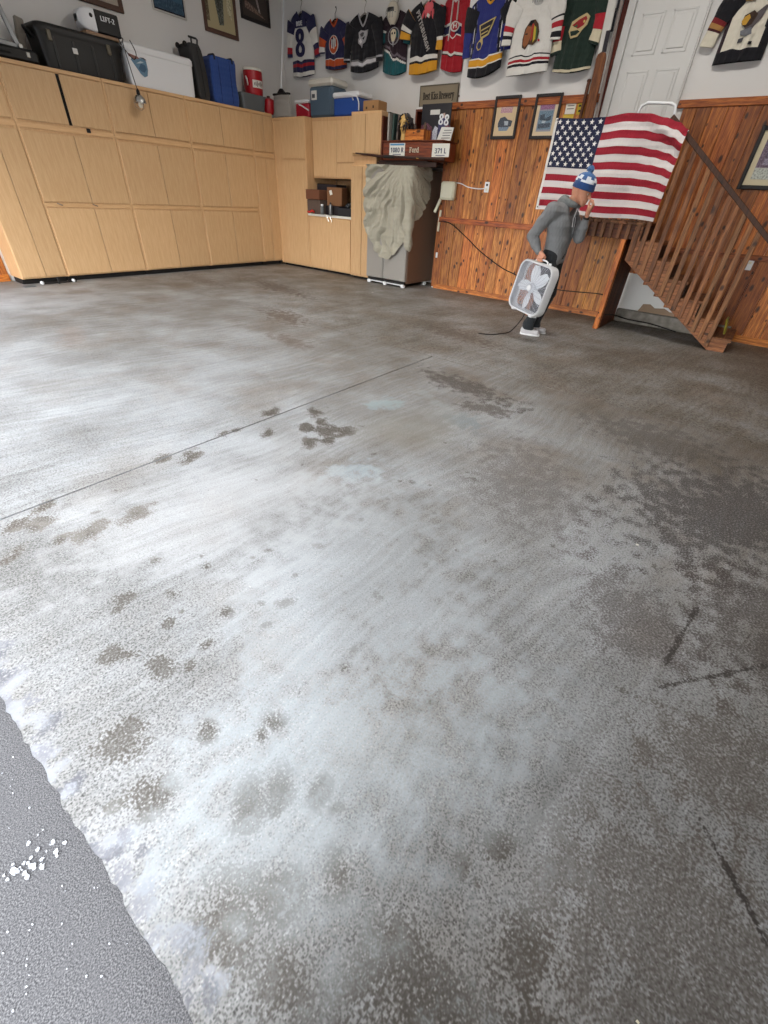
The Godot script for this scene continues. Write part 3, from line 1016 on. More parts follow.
	var rt := cab("tall_cabinet", "tall plywood cabinet between the open hutch and the draped refrigerator", -6.298, -5.785, 0.04, 1.72, ZF + 0.06, 0.86, false, [[-6.29, -6.04, 0.06, 1.70], [-6.036, -5.795, 0.06, 1.70]], g)
	cab("upper_cabinet", "plywood upper cabinet beside the carved head, above the dark rod", -6.298, -5.665, 1.84, 2.385, ZF + 0.06, 0.86, false, [[-6.28, -5.99, 1.86, 2.36], [-5.986, -5.69, 1.86, 2.36]], g)
	b = MB.new(); b.span(Vector3(-6.29, 0, -7.9) - rt.position, Vector3(-5.80, 0.04, ZF - 0.02) - rt.position, 0)
	part("toe_board", b, M.dark_gap, rt)
	b = MB.new().tint(Color(0.95, 0.9, 0.84)); b.span(Vector3(-6.29, 1.72, -7.9) - rt.position, Vector3(-5.79, 1.838, ZF - 0.0) - rt.position, 0.003)
	part("filler", b, M.ply, rt)
	for i in 2:
		var c := get_node("tall_cabinet" if i == 0 else "hutch")
		if i == 0:
			b = MB.new(); b.span(Vector3(-8.30, 0, -7.9) - c.position, Vector3(-7.47, 0.04, ZF - 0.06) - c.position, 0)
			part("toe_board", b, M.dark_gap, c)

func fridge() -> void:
	var P := Vector3(-5.34, 0, -7.3)
	var t := thing("refrigerator", "stainless double-door refrigerator with a brown reflection coloured into its side, under a cloth", "refrigerator", P)
	var b := MB.new()
	b.span(Vector3(-5.78, 0.06, -7.9) - P, Vector3(-4.90, 1.69, -7.03) - P, 0.012)
	part("body", b, M.fridge_side, t)
	for q in [[-5.78, -5.395], [-5.388, -4.90]]:
		b = MB.new()
		b.span(Vector3(q[0], 0.10, -7.03) - P, Vector3(q[1], 1.685, -6.955) - P, 0.014)
		part("door", b, M.steel, t)
	b = MB.new(); b.span(Vector3(-5.76, 0.045, -7.02) - P, Vector3(-4.92, 0.09, -6.985) - P, 0.004)
	part("grille", b, M.black, t)
	b = MB.new().tint(Color(0.9, 0.9, 0.9))
	b.span(Vector3(-5.74, 0.03, -6.985) - P, Vector3(-4.93, 0.05, -6.975) - P, 0.003)
	part("kick_strip", b, M.white_plastic, t)
	for q in [[-5.73, -7.0], [-5.36, -7.0], [-4.96, -7.0], [-4.94, -7.65], [-5.74, -7.65]]:
		b = MB.new()
		b.span(Vector3(q[0] - 0.03, 0.0, q[1] - 0.03) - P, Vector3(q[0] + 0.04, 0.055, q[1] + 0.035) - P, 0.01)
		part("foot", b, M.white_plastic, t)
	# the cloth: along the front from left to right, round the corner, back along the side
	var front_len := 0.90
	var side_len := 0.52
	var total := front_len + side_len
	var hem := Curve.new()
	hem.min_value = 0.0; hem.max_value = 2.0
	for q in [[0.0, 0.84], [0.06, 0.74], [0.16, 0.55], [0.27, 0.43], [0.38, 0.42], [0.48, 0.50], [0.555, 0.62], [0.60, 0.70], [0.625, 0.60], [0.655, 0.57], [0.685, 0.70], [0.71, 1.0], [0.80, 1.02], [0.9, 1.22], [1.0, 1.34]]:
		hem.add_point(Vector2(q[0], q[1]))
	var nz := noise(77, 1.0, 2)
	var where := func(u: float, v: float) -> Vector3:
		var s := u * total
		var top := 1.712 + 0.006 * sin(u * 9.0)
		var y := lerpf(top, hem.sample(u), v)
		var dn := top - y
		# pleats gather at a point near the right front corner of the top
		var ax := 0.78 - s
		var ang := atan2(ax, dn + 0.10)
		var rr := sqrt(ax * ax + dn * dn)
		var wob := nz.get_noise_2d(ax * 2.2, dn * 2.2)
		var pl := sin(ang * 19.0 + 2.5 * wob + 1.2 * sin(rr * 5.0)) * (0.45 + 0.3 * wob) + 0.3 * sin(ang * 43.0 + rr * 3.0 + 4.0 * wob) + 0.3 * sin(ang * 9.0 + 1.0) + 0.5 * wob
		var amp := 0.006 + 0.029 * smoothstep(0.0, 0.5, rr)
		pl -= 0.8 * pow(absf(cos(ang * 15.0 + 2.2 * wob + rr * 1.5)), 12.0) * smoothstep(0.05, 0.3, rr)
		# slack swags across the left half
		pl += 0.7 * sin(dn * 19.0 - ax * ax * 11.0 + 2.0 * wob) * smoothstep(0.15, 0.65, ax)
		var out := 0.035 + 0.05 * smoothstep(0.0, 0.4, dn) * (1.0 - 0.4 * dn) + amp * pl
		out += 0.05 * exp(-pow((u - 0.645) / 0.03, 2.0)) * smoothstep(0.05, 0.8, dn)
		if s < front_len - 0.06: return Vector3(-5.80 + s, y, -6.955 + out) - P
		if s > front_len + 0.06: return Vector3(-4.90 + out * 0.8, y, -6.955 - (s - front_len)) - P
		var a := (s - front_len + 0.06) / 0.12 * PI / 2
		return Vector3(-4.96 + sin(a) * (0.06 + out * lerpf(0.9, 0.8, a / 1.57)), y, -7.015 + cos(a) * (0.06 + out)) - P
	var rows := []
	for i in 91:
		var line := PackedVector3Array()
		for j in 181:
			line.append(where.call(j / 180.0, i / 90.0))
		rows.append(line)
	b = MB.new().tint(c8(164, 160, 144))
	b.grid(rows, Vector3(0.5, 0, 1))
	# the top, lying on the refrigerator
	var tops := []
	for i in 12:
		var line := PackedVector3Array()
		for j in 24:
			var e: Vector3 = rows[0][int(j / 23.0 * 180)]
			line.append(e.lerp(Vector3(-5.5, 1.703, -7.45) - P, i / 11.0) + Vector3(0, 0.004 * sin(i * 1.3 + j * 0.9) * (1.0 if i > 0 else 0.0), 0))
		tops.append(line)
	b.grid(tops, Vector3.UP)
	solo("dust_sheet", b, M.cloth, "pleated grey-green cloth draped over the refrigerator", "cloth", P)

func star(ct: Vector2, r: float) -> PackedVector2Array:
	var p := PackedVector2Array()
	for i in 10:
		var a := PI / 2 + i * PI / 5
		p.append(ct + Vector2(cos(a), sin(a)) * (r if i % 2 == 0 else r * 0.42))
	return p

func flag() -> void:
	var P := Vector3(-1.92, 1.2, -6.62)
	var t := thing("flag", "large flag of red and white stripes with white stars on blue, hung on the landing", "flag", P)
	var top := Curve.new()
	top.min_value = 0; top.max_value = 3
	for q in [[0, 2.155], [0.2, 2.142], [0.38, 2.15], [0.55, 2.175], [0.7, 2.165], [0.82, 2.13], [0.92, 2.09], [1.0, 2.03]]: top.add_point(Vector2(q[0], q[1]))
	var at := func(u: float, v: float) -> Vector3:
		var yt: float = top.sample(u)
		var yb := lerpf(1.272, 1.222, u) + 0.012 * sin(u * 9.0)
		var x := lerpf(lerpf(-2.625, -2.635, v), lerpf(-1.19, -1.225, v), u)
		var z := -6.635 + 0.022 * sin(u * 13.0 + v * 2.0) * (0.35 + 0.65 * v) + 0.012 * sin(u * 27.0 - v * 3.0) * v + 0.02 * v * sin(u * 5.0)
		# a soft fold falls from the top edge towards the right corner
		z += 0.035 * exp(-pow((v - (u - 0.62) * 0.45) / 0.06, 2.0)) * smoothstep(0.6, 0.8, u)
		z += 0.012 * sin(v * 17.0 + u * 6.0) * 0.5
		return Vector3(x, lerpf(yt, yb, v), z) - P
	var rows := []
	var NR := 13 * 5 + 3
	for i in NR + 1:
		var line := PackedVector3Array()
		for j in 81: line.append(at.call(j / 80.0, i / float(NR)))
		rows.append(line)
	var red := c8(150, 28, 44).srgb_to_linear()
	var white := c8(214, 208, 206).srgb_to_linear()
	var blue := c8(32, 34, 66).srgb_to_linear()
	var cf := func(i: int, j: int) -> Color:
		if i < 35 and j < 31: return blue
		return red if (i / 5) % 2 == 0 else white
	var b := MB.new()
	b.grid(rows, Vector3(0, 0, 1), false, cf)
	part("cloth", b, M.cloth, t)
	b = MB.new().tint(c8(235, 232, 228))
	for r in 9:
		var n := 6 if r % 2 == 0 else 5
		for k in n:
			var u := (31.0 / 80.0) * ((k + (0.5 if n == 6 else 1.0)) / 6.0)
			var v := (35.0 / NR) * ((r + 0.75) / 9.5)
			var c: Vector3 = at.call(u, v)
			var ex: Vector3 = (at.call(u + 0.01, v) - c).normalized()
			var ey: Vector3 = (c - at.call(u, v + 0.01)).normalized()
			var ez := ex.cross(ey).normalized()
			b.plate(star(Vector2.ZERO, 0.027), 0.001, 0.003, Transform3D(Basis(ex, ey, ez), c))
	part("stars", b, M.cloth, t)
	b = MB.new().tint(c8(225, 222, 216))
	var hd := []
	for i in NR + 1:
		var e: Vector3 = at.call(0.0, i / float(NR))
		hd.append(PackedVector3Array([e + Vector3(-0.018, 0, 0.001), e + Vector3(0.012, 0, 0.003)]))
	b.grid(hd, Vector3(0, 0, 1))
	part("header_tape", b, M.cloth, t, "white header tape")
	b = MB.new()
	for q in [[0.0, 0.02], [1.0, 0.02], [0.0, 0.97]]: b.ball((at.call(q[0], q[1]) as Vector3) + Vector3(0.004, 0, 0.004), Vector3.ONE * 0.009, 8)
	part("grommets", b, M.chrome, t)

var hung := 0

# A jersey hung flat on the wall. cx: middle, yh: hem, w: half width at the hem, ys: shoulder height, ws: half width of the shoulders.
# body(x, v, u) -> Color;   sleeves: [shoulder side, cuff point, cuff radius, [[t, colour], ...]];   crest: [[colour, [[x, y], ...]], ...] in metres from the hem's middle
func jersey(label: String, cx: float, z: float, yh: float, w: float, ys: float, ws: float, body: Callable, sleeves: Array, crest: Array, collar: Color, o := {}) -> Node3D:
	hung += 1
	var P := Vector3(cx, yh, z + [0.0, 0.0, 0.0, 0.075, 0.0, 0.075, 0.0, 0.045, 0.12, 0.045, 0.0][hung])
	var t := thing("jersey", label, "jersey", P, 0.0, "hockey jerseys hung on the white wall")
	var H := ys - yh
	var sd: float = cx * 7.0
	var hemdrop: float = o.get("hemdrop", 0.025)
	var hemtilt: float = o.get("hemtilt", 0.0)
	var lean: float = o.get("lean", 0.0)
	var deep := 0.055
	var neck: float = o.get("neck", 0.10)
	var at := func(u: float, v: float) -> Vector3:
		var hw := lerpf(lerpf(ws, w * 0.97, smoothstep(0.0, 0.35, v)), w, v)
		var top := H - 0.10 * pow(absf(u), 1.6)
		if absf(u) < 0.30: top -= neck * (1.0 - pow(absf(u) / 0.30, 1.5))
		var bot := -hemdrop * (1.0 - u * u) + hemtilt * u
		var y := lerpf(top, bot, v)
		var x := u * hw + lean * v
		var z1 := 0.012 + deep * pow(maxf(0.0, 1.0 - pow(absf(u), 3.5)), 0.6) * (0.75 + 0.25 * v)
		z1 += (sin(u * 11.0 + sd + v * 1.5) * 0.009 + sin(u * 21.0 - sd + v * 3.0) * 0.005) * v * (1.0 - u * u)
		z1 += 0.004 * sin(v * 13.0 + u * 5.0 + sd) * (1.0 - u * u)
		return Vector3(x, y, z1)
	var NU := 44
	var NV := 56
	var rows := []
	for i in NV + 1:
		var line := PackedVector3Array()
		for j in NU + 1: line.append(at.call(j / float(NU) * 2.0 - 1.0, i / float(NV)))
		rows.append(line)
	var cf := func(i: int, j: int) -> Color:
		var u := (j + 0.5) / NU * 2.0 - 1.0
		var v := (i + 0.5) / NV
		var p: Vector3 = at.call(u, v)
		return (body.call(p.x, v, u) as Color).srgb_to_linear()
	var b := MB.new()
	b.grid(rows, Vector3(0, 0, 1), false, cf)
	# back panel and the inside of the hem
	var back := []
	for i in NV + 1:
		var line := PackedVector3Array()
		for j in 13:
			var p: Vector3 = at.call(j / 12.0 * 2.0 - 1.0, i / float(NV))
			if i == 0: p.y = H - 0.10 * pow(absf(j / 6.0 - 1.0), 1.6) - 0.02
			line.append(Vector3(p.x, p.y, 0.006))
		back.append(line)
	b.col = (body.call(0.0, 0.9, 0.0) as Color).darkened(0.3).srgb_to_linear()
	b.grid(back, Vector3(0, 0, -1))
	part("body", b, M.cloth, t)
	# collar follows the neckline
	var ring := []
	for k in 15: ring.append((at.call(lerpf(-0.30, 0.30, k / 14.0), 0.0) as Vector3) + Vector3(0, 0.0, 0.006))
	b = MB.new().tint(collar)
	b.tube(ring, 0.013, 8, 0.6, Vector3(0, 0, 1))
	part("collar", b, M.cloth, t)
	# sleeves
	for s in sleeves:
		var sg: float = s[0]
		var a: Vector3 = Vector3(sg * ws * 0.80, H - 0.13, 0.035)
		var e := Vector3(s[1][0] - cx, s[1][1] - yh, 0.04)
		var mid := a.lerp(e, 0.45) + Vector3(sg * 0.05, 0.0, 0.012)
		var path := []
		var rad := []
		var N := 22
		for k in N + 1:
			var q := k / float(N)
			var p := a.lerp(mid, q).lerp(mid.lerp(e, q), q)
			path.append(p)
			rad.append(lerpf(0.115, s[2], smoothstep(0.0, 0.75, q)) + 0.003 * sin(q * 22.0))
		var bands: Array = s[3]
		var scf := func(i: int, _j: int) -> Color:
			var q := (i + 0.5) / N
			for bd in bands:
				if q <= bd[0]: return (bd[1] as Color).srgb_to_linear()
			return (bands[bands.size() - 1][1] as Color).srgb_to_linear()
		b = MB.new()
		b.tube(path, rad, 18, 0.36, Vector3(0, 0, 1), true, scf)
		part("sleeve", b, M.cloth, t)
	# sewn crest and letters
	if crest.size() > 0:
		b = MB.new()
		var lift := 0.0
		for c in crest:
			b.tint(c[0])
			var pg := PackedVector2Array()
			for p in c[1]: pg.append(Vector2(p[0], p[1]))
			b.plate(pg, deep + 0.006, deep + 0.019 + lift)
			lift += 0.0012
		part("crest", b, M.cloth, t, o.get("crest", ""))
	if o.get("hanger", true):
		b = MB.new().tint(o.get("hanger_colour", Color(0.6, 0.58, 0.55)))
		b.tube([Vector3(-ws * 0.7, H - 0.12, 0.02), Vector3(-0.05, H - 0.03, 0.024), Vector3(0, H - 0.01, 0.024), Vector3(0.05, H - 0.03, 0.024), Vector3(ws * 0.7, H - 0.12, 0.02)], 0.010, 8)
		b.tube([Vector3(0, H - 0.01, 0.024), Vector3(0, H + 0.05, 0.024), Vector3(0.02, H + 0.08, 0.022), Vector3(0.03, H + 0.11, 0.018), Vector3(0.012, H + 0.135, 0.014), Vector3(-0.01, H + 0.125, 0.01)], 0.004, 6)
		part("hanger", b, M.plastic, t, "hanger")
		b = MB.new(); b.ball(Vector3(0.0, H + 0.125, 0.006), Vector3(0.006, 0.006, 0.012), 8)
		part("nail", b, M.bare_metal, t)
	return t

func oval(x: float, y: float, rx: float, ry: float, n := 16, turn := 0.0) -> Array:
	var p := []
	for k in n:
		var a := TAU * k / n
		var q := Vector2(cos(a) * rx, sin(a) * ry).rotated(turn)
		p.append([x + q.x, y + q.y])
	return p

func rect(x0: float, y0: float, x1: float, y1: float) -> Array:
	return [[x0, y0], [x1, y0], [x1, y1], [x0, y1]]

func mask(label: String, P: Vector3, shell_colour: Color, trim_colour: Color) -> void:
	# a goalie's mask hung in front of a jersey: domed shell with eye opening, cage bars and chin
	var t := thing("goalie_mask", label, "mask", P, 0, "masks hung over jerseys")
	var b := MB.new()
	var rows := []
	for i in 15:
		var line := PackedVector3Array()
		var th := lerpf(0.12, 2.6, i / 14.0)
		for j in 25:
			var ph := lerpf(-1.7, 1.7, j / 24.0)
			var taper := 1.0 - 0.28 * smoothstep(1.7, 2.6, th)
			line.append(Vector3(sin(th) * sin(ph) * 0.105 * taper, cos(th) * 0.14, sin(th) * cos(ph) * 0.10 * taper + 0.02))
		rows.append(line)
	var cf := func(i: int, j: int) -> Color:
		if i in [6, 7] and j > 7 and j < 17: return Color(0.02, 0.02, 0.02)
		if (i < 3 or j < 3 or j > 20): return trim_colour.srgb_to_linear()
		return shell_colour.srgb_to_linear()
	b.grid(rows, Vector3(0, 0, 1), false, cf)
	part("shell", b, M.plastic, t)
	b = MB.new()
	for k in 5:
		var x := -0.06 + k * 0.03
		b.tube([Vector3(x, 0.05, 0.098), Vector3(x * 1.08, 0.0, 0.124), Vector3(x, -0.06, 0.112)], 0.0035, 6)
	b.tube([Vector3(-0.095, 0.0, 0.075), Vector3(0, 0.0, 0.126), Vector3(0.095, 0.0, 0.075)], 0.0035, 6)
	part("cage", b, M.bare_metal, t)

func jerseys() -> void:
	var navy := c8(36, 36, 74)
	var white := c8(222, 220, 214)
	var red := c8(170, 30, 46)
	var black := c8(20, 19, 22)
	var orange := c8(196, 84, 40)
	var gold := c8(214, 152, 40)
	var silver := c8(168, 166, 170)
	var teal := c8(26, 86, 92)
	var blue := c8(38, 46, 112)
	var green := c8(24, 44, 36)
	var cream := c8(214, 204, 176)
	var plum := c8(42, 24, 38)
	var zr := -7.985
	var zb := -7.53
	# 1: white back with number
	var t := jersey("white jersey with navy shoulders and a large number 8, far left of the row", -8.25, zr, 3.06, 0.285, 3.87, 0.28,
		func(x, v, u):
			if v < 0.15 or (v < 0.27 and absf(u) > 0.78): return navy
			if v > 0.93: return white
			if v > 0.845: return navy
			if v > 0.785: return red
			if v > 0.725: return navy
			return white,
		[[-1, [-8.57, 3.31], 0.065, [[0.30, navy], [0.72, white], [0.92, red], [1.0, navy]]], [1, [-7.85, 3.27], 0.065, [[0.34, navy], [0.70, white], [0.84, navy], [0.94, red], [1.0, navy]]]],
		[[navy, rect(-0.155, 0.60, 0.155, 0.69)]], navy)
	var n := MeshInstance3D.new(); n.mesh = words("8", 0.37, 0.012, true); n.material_override = mat("navy_felt", navy, 0.9); n.name = "number"
	t.add_child(n, true); n.position = Vector3(0.0, 0.40, 0.078); n.scale = Vector3(1.0, 1, 1)
	n = MeshInstance3D.new(); n.mesh = words("ROE", 0.06, 0.01, true); n.material_override = M.white_plastic; n.name = "name_letters"
	t.add_child(n, true); n.position = Vector3(0, 0.645, 0.083)
	# 2: navy and orange
	jersey("navy and orange jersey with white elbows and a round crest", -7.43, zr, 3.10, 0.255, 3.70, 0.28,
		func(x, v, u):
			if v > 0.93: return navy
			if v > 0.79: return orange
			if v > 0.765: return white
			return navy,
		[[-1, [-7.74, 3.30], 0.07, [[0.38, navy], [0.72, orange], [0.97, white], [1.0, navy]]], [1, [-7.12, 3.24], 0.07, [[0.38, navy], [0.66, orange], [0.97, white], [1.0, navy]]]],
		[[white, oval(0.0, 0.28, 0.105, 0.115)], [orange, oval(0, 0.28, 0.096, 0.106)], [navy, oval(0.0, 0.31, 0.07, 0.06)], [white, [[-0.05, 0.24], [-0.025, 0.24], [-0.015, 0.34], [-0.04, 0.35]]], [white, [[0.0, 0.22], [0.022, 0.22], [0.026, 0.36], [0.004, 0.38]]], [white, [[0.04, 0.25], [0.06, 0.26], [0.052, 0.35], [0.034, 0.35]]], [orange, [[-0.055, 0.20], [0.05, 0.19], [0.03, 0.225], [-0.04, 0.23]]]],
		orange, {"hemtilt": -0.01, "hanger_colour": Color(0.15, 0.12, 0.1)})
	# 3: black and silver
	jersey("black jersey with silver hem band and a grey profile crest", -6.71, zr, 3.03, 0.31, 3.68, 0.33,
		func(x, v, u):
			if v > 0.945 : return black
			if v > 0.80 and v < 0.87: return c8(200, 198, 202)
			if v > 0.765 and v <= 0.80: return c8(110, 108, 110)
			if v >= 0.87 and v < 0.885: return c8(110, 108, 110)
			return black,
		[[-1, [-7.08, 3.13], 0.07, [[0.93, black], [0.97, silver], [1.0, black]]], [1, [-6.36, 3.10], 0.07, [[0.85, black], [0.92, silver], [1.0, black]]]],
		[[silver, [[-0.08, 0.42], [-0.03, 0.445], [0.05, 0.43], [0.115, 0.44], [0.10, 0.38], [0.07, 0.32], [0.05, 0.30], [0.01, 0.29], [-0.01, 0.24], [-0.03, 0.27], [-0.085, 0.30], [-0.09, 0.34], [-0.07, 0.36]]], [c8(70, 68, 72), [[-0.05, 0.40], [0.0, 0.42], [0.04, 0.41], [0.02, 0.37], [-0.03, 0.37]]], [black, [[0.0, 0.35], [0.06, 0.37], [0.03, 0.33]]], [c8(225, 222, 224), [[-0.07, 0.32], [-0.03, 0.35], [0.0, 0.31], [-0.03, 0.29]]]],
		silver, {"neck": 0.16, "hemdrop": 0.04, "hemtilt": 0.01})
	# 4: dark plum with teal hem and slanting stripes
	jersey("dark jersey with teal lower half and slanting stripes, a pale mask hung at its neck", -6.12, zr, 2.98, 0.24, 3.66, 0.28,
		func(x, v, u):
			var d: float = v - (0.66 + 0.15 * u)
			if d > 0.055: return teal
			if d > 0.015: return white
			if d > -0.02: return plum
			if d > -0.06: return c8(110, 100, 108)
			return plum,
		[[-1, [-6.37, 3.30], 0.07, [[0.30, plum], [0.45, white], [1.0, teal]]], [1, [-5.88, 3.27], 0.07, [[0.40, plum], [0.52, white], [0.62, plum], [1.0, teal]]]],
		[[silver, oval(0.0, 0.39, 0.11, 0.10, 14)], [c8(56, 44, 54), oval(0, 0.39, 0.1, 0.09, 14)], [cream, [[-0.06, 0.44], [-0.02, 0.47], [0.03, 0.46], [0.06, 0.42], [0.04, 0.36], [0.02, 0.33], [-0.03, 0.33], [-0.05, 0.38]]], [teal, [[0.05, 0.46], [0.09, 0.42], [0.08, 0.36], [0.055, 0.38]]], [black, oval(-0.025, 0.42, 0.014, 0.014, 8)], [black, oval(0.025, 0.42, 0.014, 0.014, 8)], [silver, [[-0.02, 0.33], [0.02, 0.33], [0.0, 0.27]]]],
		white, {"neck": 0.14, "hemdrop": 0.05, "hemtilt": -0.015, "crest": "round crest on the chest"})
	mask("pale goalie mask hung at the neck of the teal and plum jersey", Vector3(-6.12, 3.60, -7.90), c8(212, 206, 190), c8(190, 184, 172))
	# 5: black and gold
	t = jersey("black and gold jersey with slanting silver letters, a pink plush toy over it", -5.50, zr, 2.92, 0.265, 3.67, 0.30,
		func(x, v, u):
			if v > 0.835: return gold
			if v > 0.80: return black
			if v > 0.725: return white
			return black,
		[[-1, [-5.86, 3.30], 0.10, [[0.52, black], [0.68, white], [0.74, black], [1.0, gold]]], [1, [-5.21, 3.14], 0.055, [[0.7, black], [0.76, white], [1.0, gold]]]], [], black, {"hemtilt": 0.012})
	n = MeshInstance3D.new(); n.mesh = words("PITTSBURGH", 0.062, 0.008, true); n.material_override = mat("silver_felt", c8(176, 172, 168), 0.85); n.name = "letters"
	t.add_child(n, true); n.position = Vector3(0.0, 0.435, 0.076); n.rotation.z = -1.05
	# pink plush toy
	var p := thing("plush_toy", "small pink plush toy hooked over the black and gold jersey", "toy", Vector3(-5.44, 3.56, -7.89))
	var b := MB.new().tint(c8(222, 100, 108))
	b.ball(Vector3(0, 0.03, 0), Vector3(0.105, 0.075, 0.06), 16, Basis(Vector3.BACK, 0.35))
	part("head", b, M.cloth, p)
	for k in 4:
		b = MB.new().tint(c8(214, 92, 100))
		var x := -0.075 + k * 0.05
		b.tube([Vector3(x, 0.0, 0.02), Vector3(x * 1.2 - 0.005, -0.05, 0.035), Vector3(x * 1.3 - 0.015, -0.085, 0.02)], [0.024, 0.02, 0.012], 9)
		part("arm", b, M.cloth, p)
	b = MB.new().tint(white); b.box(Vector3(0.015, -0.055, 0.055), Vector3(0.05, 0.035, 0.006), 0.002, Basis(Vector3.BACK, -0.5))
	part("tag", b, M.paper, p, "white tag")
	b = MB.new().tint(white); b.tube([Vector3(0.0, 0.09, 0.0), Vector3(0.005, 0.2, -0.01), Vector3(0.0, 0.3, -0.06)], 0.004, 6)
	part("cord", b, M.cloth, p)
	# 6: red
	jersey("red jersey with a navy chest band and white laces", -5.02, zr, 2.93, 0.195, 3.72, 0.21,
		func(x, v, u):
			if v > 0.74 and v < 0.765: return white
			if v >= 0.765 and v < 0.79: return c8(60, 30, 36)
			if v > 0.36 and v < 0.385: return white
			if v >= 0.385 and v < 0.50: return navy if absf(u) > 0.2 else red
			if v >= 0.50 and v < 0.525: return white
			return red,
		[[-1, [-5.22, 3.16], 0.06, [[0.45, red], [0.5, white], [0.68, navy], [0.73, white], [1.0, red]]], [1, [-4.86, 3.18], 0.05, [[1.0, red]]]],
		[[white, oval(0.03, 0.44, 0.075, 0.055, 14)], [red, oval(0.035, 0.44, 0.06, 0.04, 14)], [white, rect(0.0, 0.42, 0.02, 0.47)], [white, rect(0.05, 0.42, 0.065, 0.47)], [white, rect(0.02, 0.44, 0.05, 0.452)], [white, [[-0.055, 0.42], [-0.045, 0.42], [-0.035, 0.70], [-0.045, 0.70]]], [white, [[-0.065, 0.30], [-0.057, 0.30], [-0.045, 0.42], [-0.055, 0.42]]], [white, [[0.05, 0.50], [0.06, 0.50], [0.06, 0.69], [0.05, 0.69]]]],
		white, {"hemtilt": -0.03, "hemdrop": 0.03, "crest": "white letter crest"})
	# 7: blue with a note
	jersey("blue jersey with black side panels, gold hem band and a winged note crest", -4.17, zb, 2.77, 0.255, 3.50, 0.30,
		func(x, v, u):
			if v > 0.87: return black
			if v > 0.852: return white
			if v > 0.765: return gold
			if v > 0.745: return white
			var e: float = absf(u) - (1.02 - 0.32 * v * (1.0 - v) * 2.0 - 0.18 * (1.0 - v))
			if e > 0.05: return blue
			if e > 0.02: return white
			if e > -0.10: return black
			if e > -0.12: return c8(90, 90, 120)
			return blue,
		[[-1, [-4.46, 2.92], 0.055, [[0.5, black], [1.0, blue]]], [1, [-3.83, 2.96], 0.055, [[0.40, black], [0.5, blue], [0.56, white], [1.0, blue]]]],
		[[c8(190, 170, 110), [[-0.115, 0.44], [0.115, 0.50], [0.075, 0.42], [0.035, 0.345], [-0.045, 0.315], [-0.035, 0.27], [-0.06, 0.215], [-0.10, 0.205], [-0.125, 0.235], [-0.12, 0.275], [-0.09, 0.30], [-0.075, 0.315], [-0.11, 0.41]]], [c8(40, 38, 44), [[-0.095, 0.432], [0.09, 0.482], [0.06, 0.42], [0.02, 0.355], [-0.07, 0.33], [-0.092, 0.40]]], [c8(40, 44, 90), oval(-0.082, 0.252, 0.03, 0.034, 12)], [c8(190, 170, 110), [[-0.08, 0.395], [0.05, 0.43], [0.045, 0.418], [-0.078, 0.382]]], [c8(190, 170, 110), [[-0.07, 0.36], [0.025, 0.385], [0.02, 0.374], [-0.068, 0.348]]]],
		gold, {"hemtilt": 0.035, "hemdrop": 0.05, "crest": "winged musical note crest"})
	# 8: white with a feathered head
	jersey("white jersey with black and red hem stripes and a feathered head crest", -3.49, zb, 2.70, 0.285, 3.45, 0.31,
		func(x, v, u):
			if v > 0.885: return white
			if v > 0.865: return black
			if v > 0.835: return white
			if v > 0.80: return red
			if v > 0.775: return white
			if v > 0.75: return black
			return white,
		[[-1, [-3.83, 2.98], 0.065, [[0.55, white], [0.66, red], [0.76, white], [0.88, black], [1.0, white]]], [1, [-3.17, 2.98], 0.065, [[0.45, white], [0.52, black], [0.60, white], [0.74, red], [0.82, white], [0.94, black], [1.0, white]]]],
		[[c8(80, 56, 40), [[-0.03, 0.465], [0.03, 0.47], [0.075, 0.43], [0.105, 0.36], [0.095, 0.28], [0.05, 0.25], [-0.01, 0.255], [-0.05, 0.215], [-0.09, 0.235], [-0.10, 0.31], [-0.085, 0.40]]], [c8(150, 92, 56), [[-0.06, 0.42], [0.0, 0.41], [0.005, 0.32], [-0.02, 0.26], [-0.055, 0.235], [-0.085, 0.26], [-0.085, 0.34]]], [c8(196, 172, 60), [[0.03, 0.42], [0.06, 0.40], [0.075, 0.30], [0.045, 0.27]]], [c8(70, 100, 60), [[0.06, 0.41], [0.085, 0.37], [0.09, 0.30], [0.075, 0.29]]], [c8(170, 60, 46), [[0.0, 0.44], [0.03, 0.43], [0.03, 0.30], [0.01, 0.28]]], [black, [[-0.025, 0.46], [0.02, 0.462], [0.0, 0.42], [-0.04, 0.43]]], [c8(40, 28, 22), rect(-0.07, 0.345, -0.04, 0.355)], [red, oval(0.12, 0.285, 0.01, 0.01, 8)]],
		white, {"hemdrop": 0.01, "hemtilt": 0.01, "crest": "brown and gold feathered head crest"})
	mask("black and white goalie mask hung at the neck of the white jersey", Vector3(-3.47, 3.37, -7.44), c8(196, 196, 192), c8(36, 36, 38))
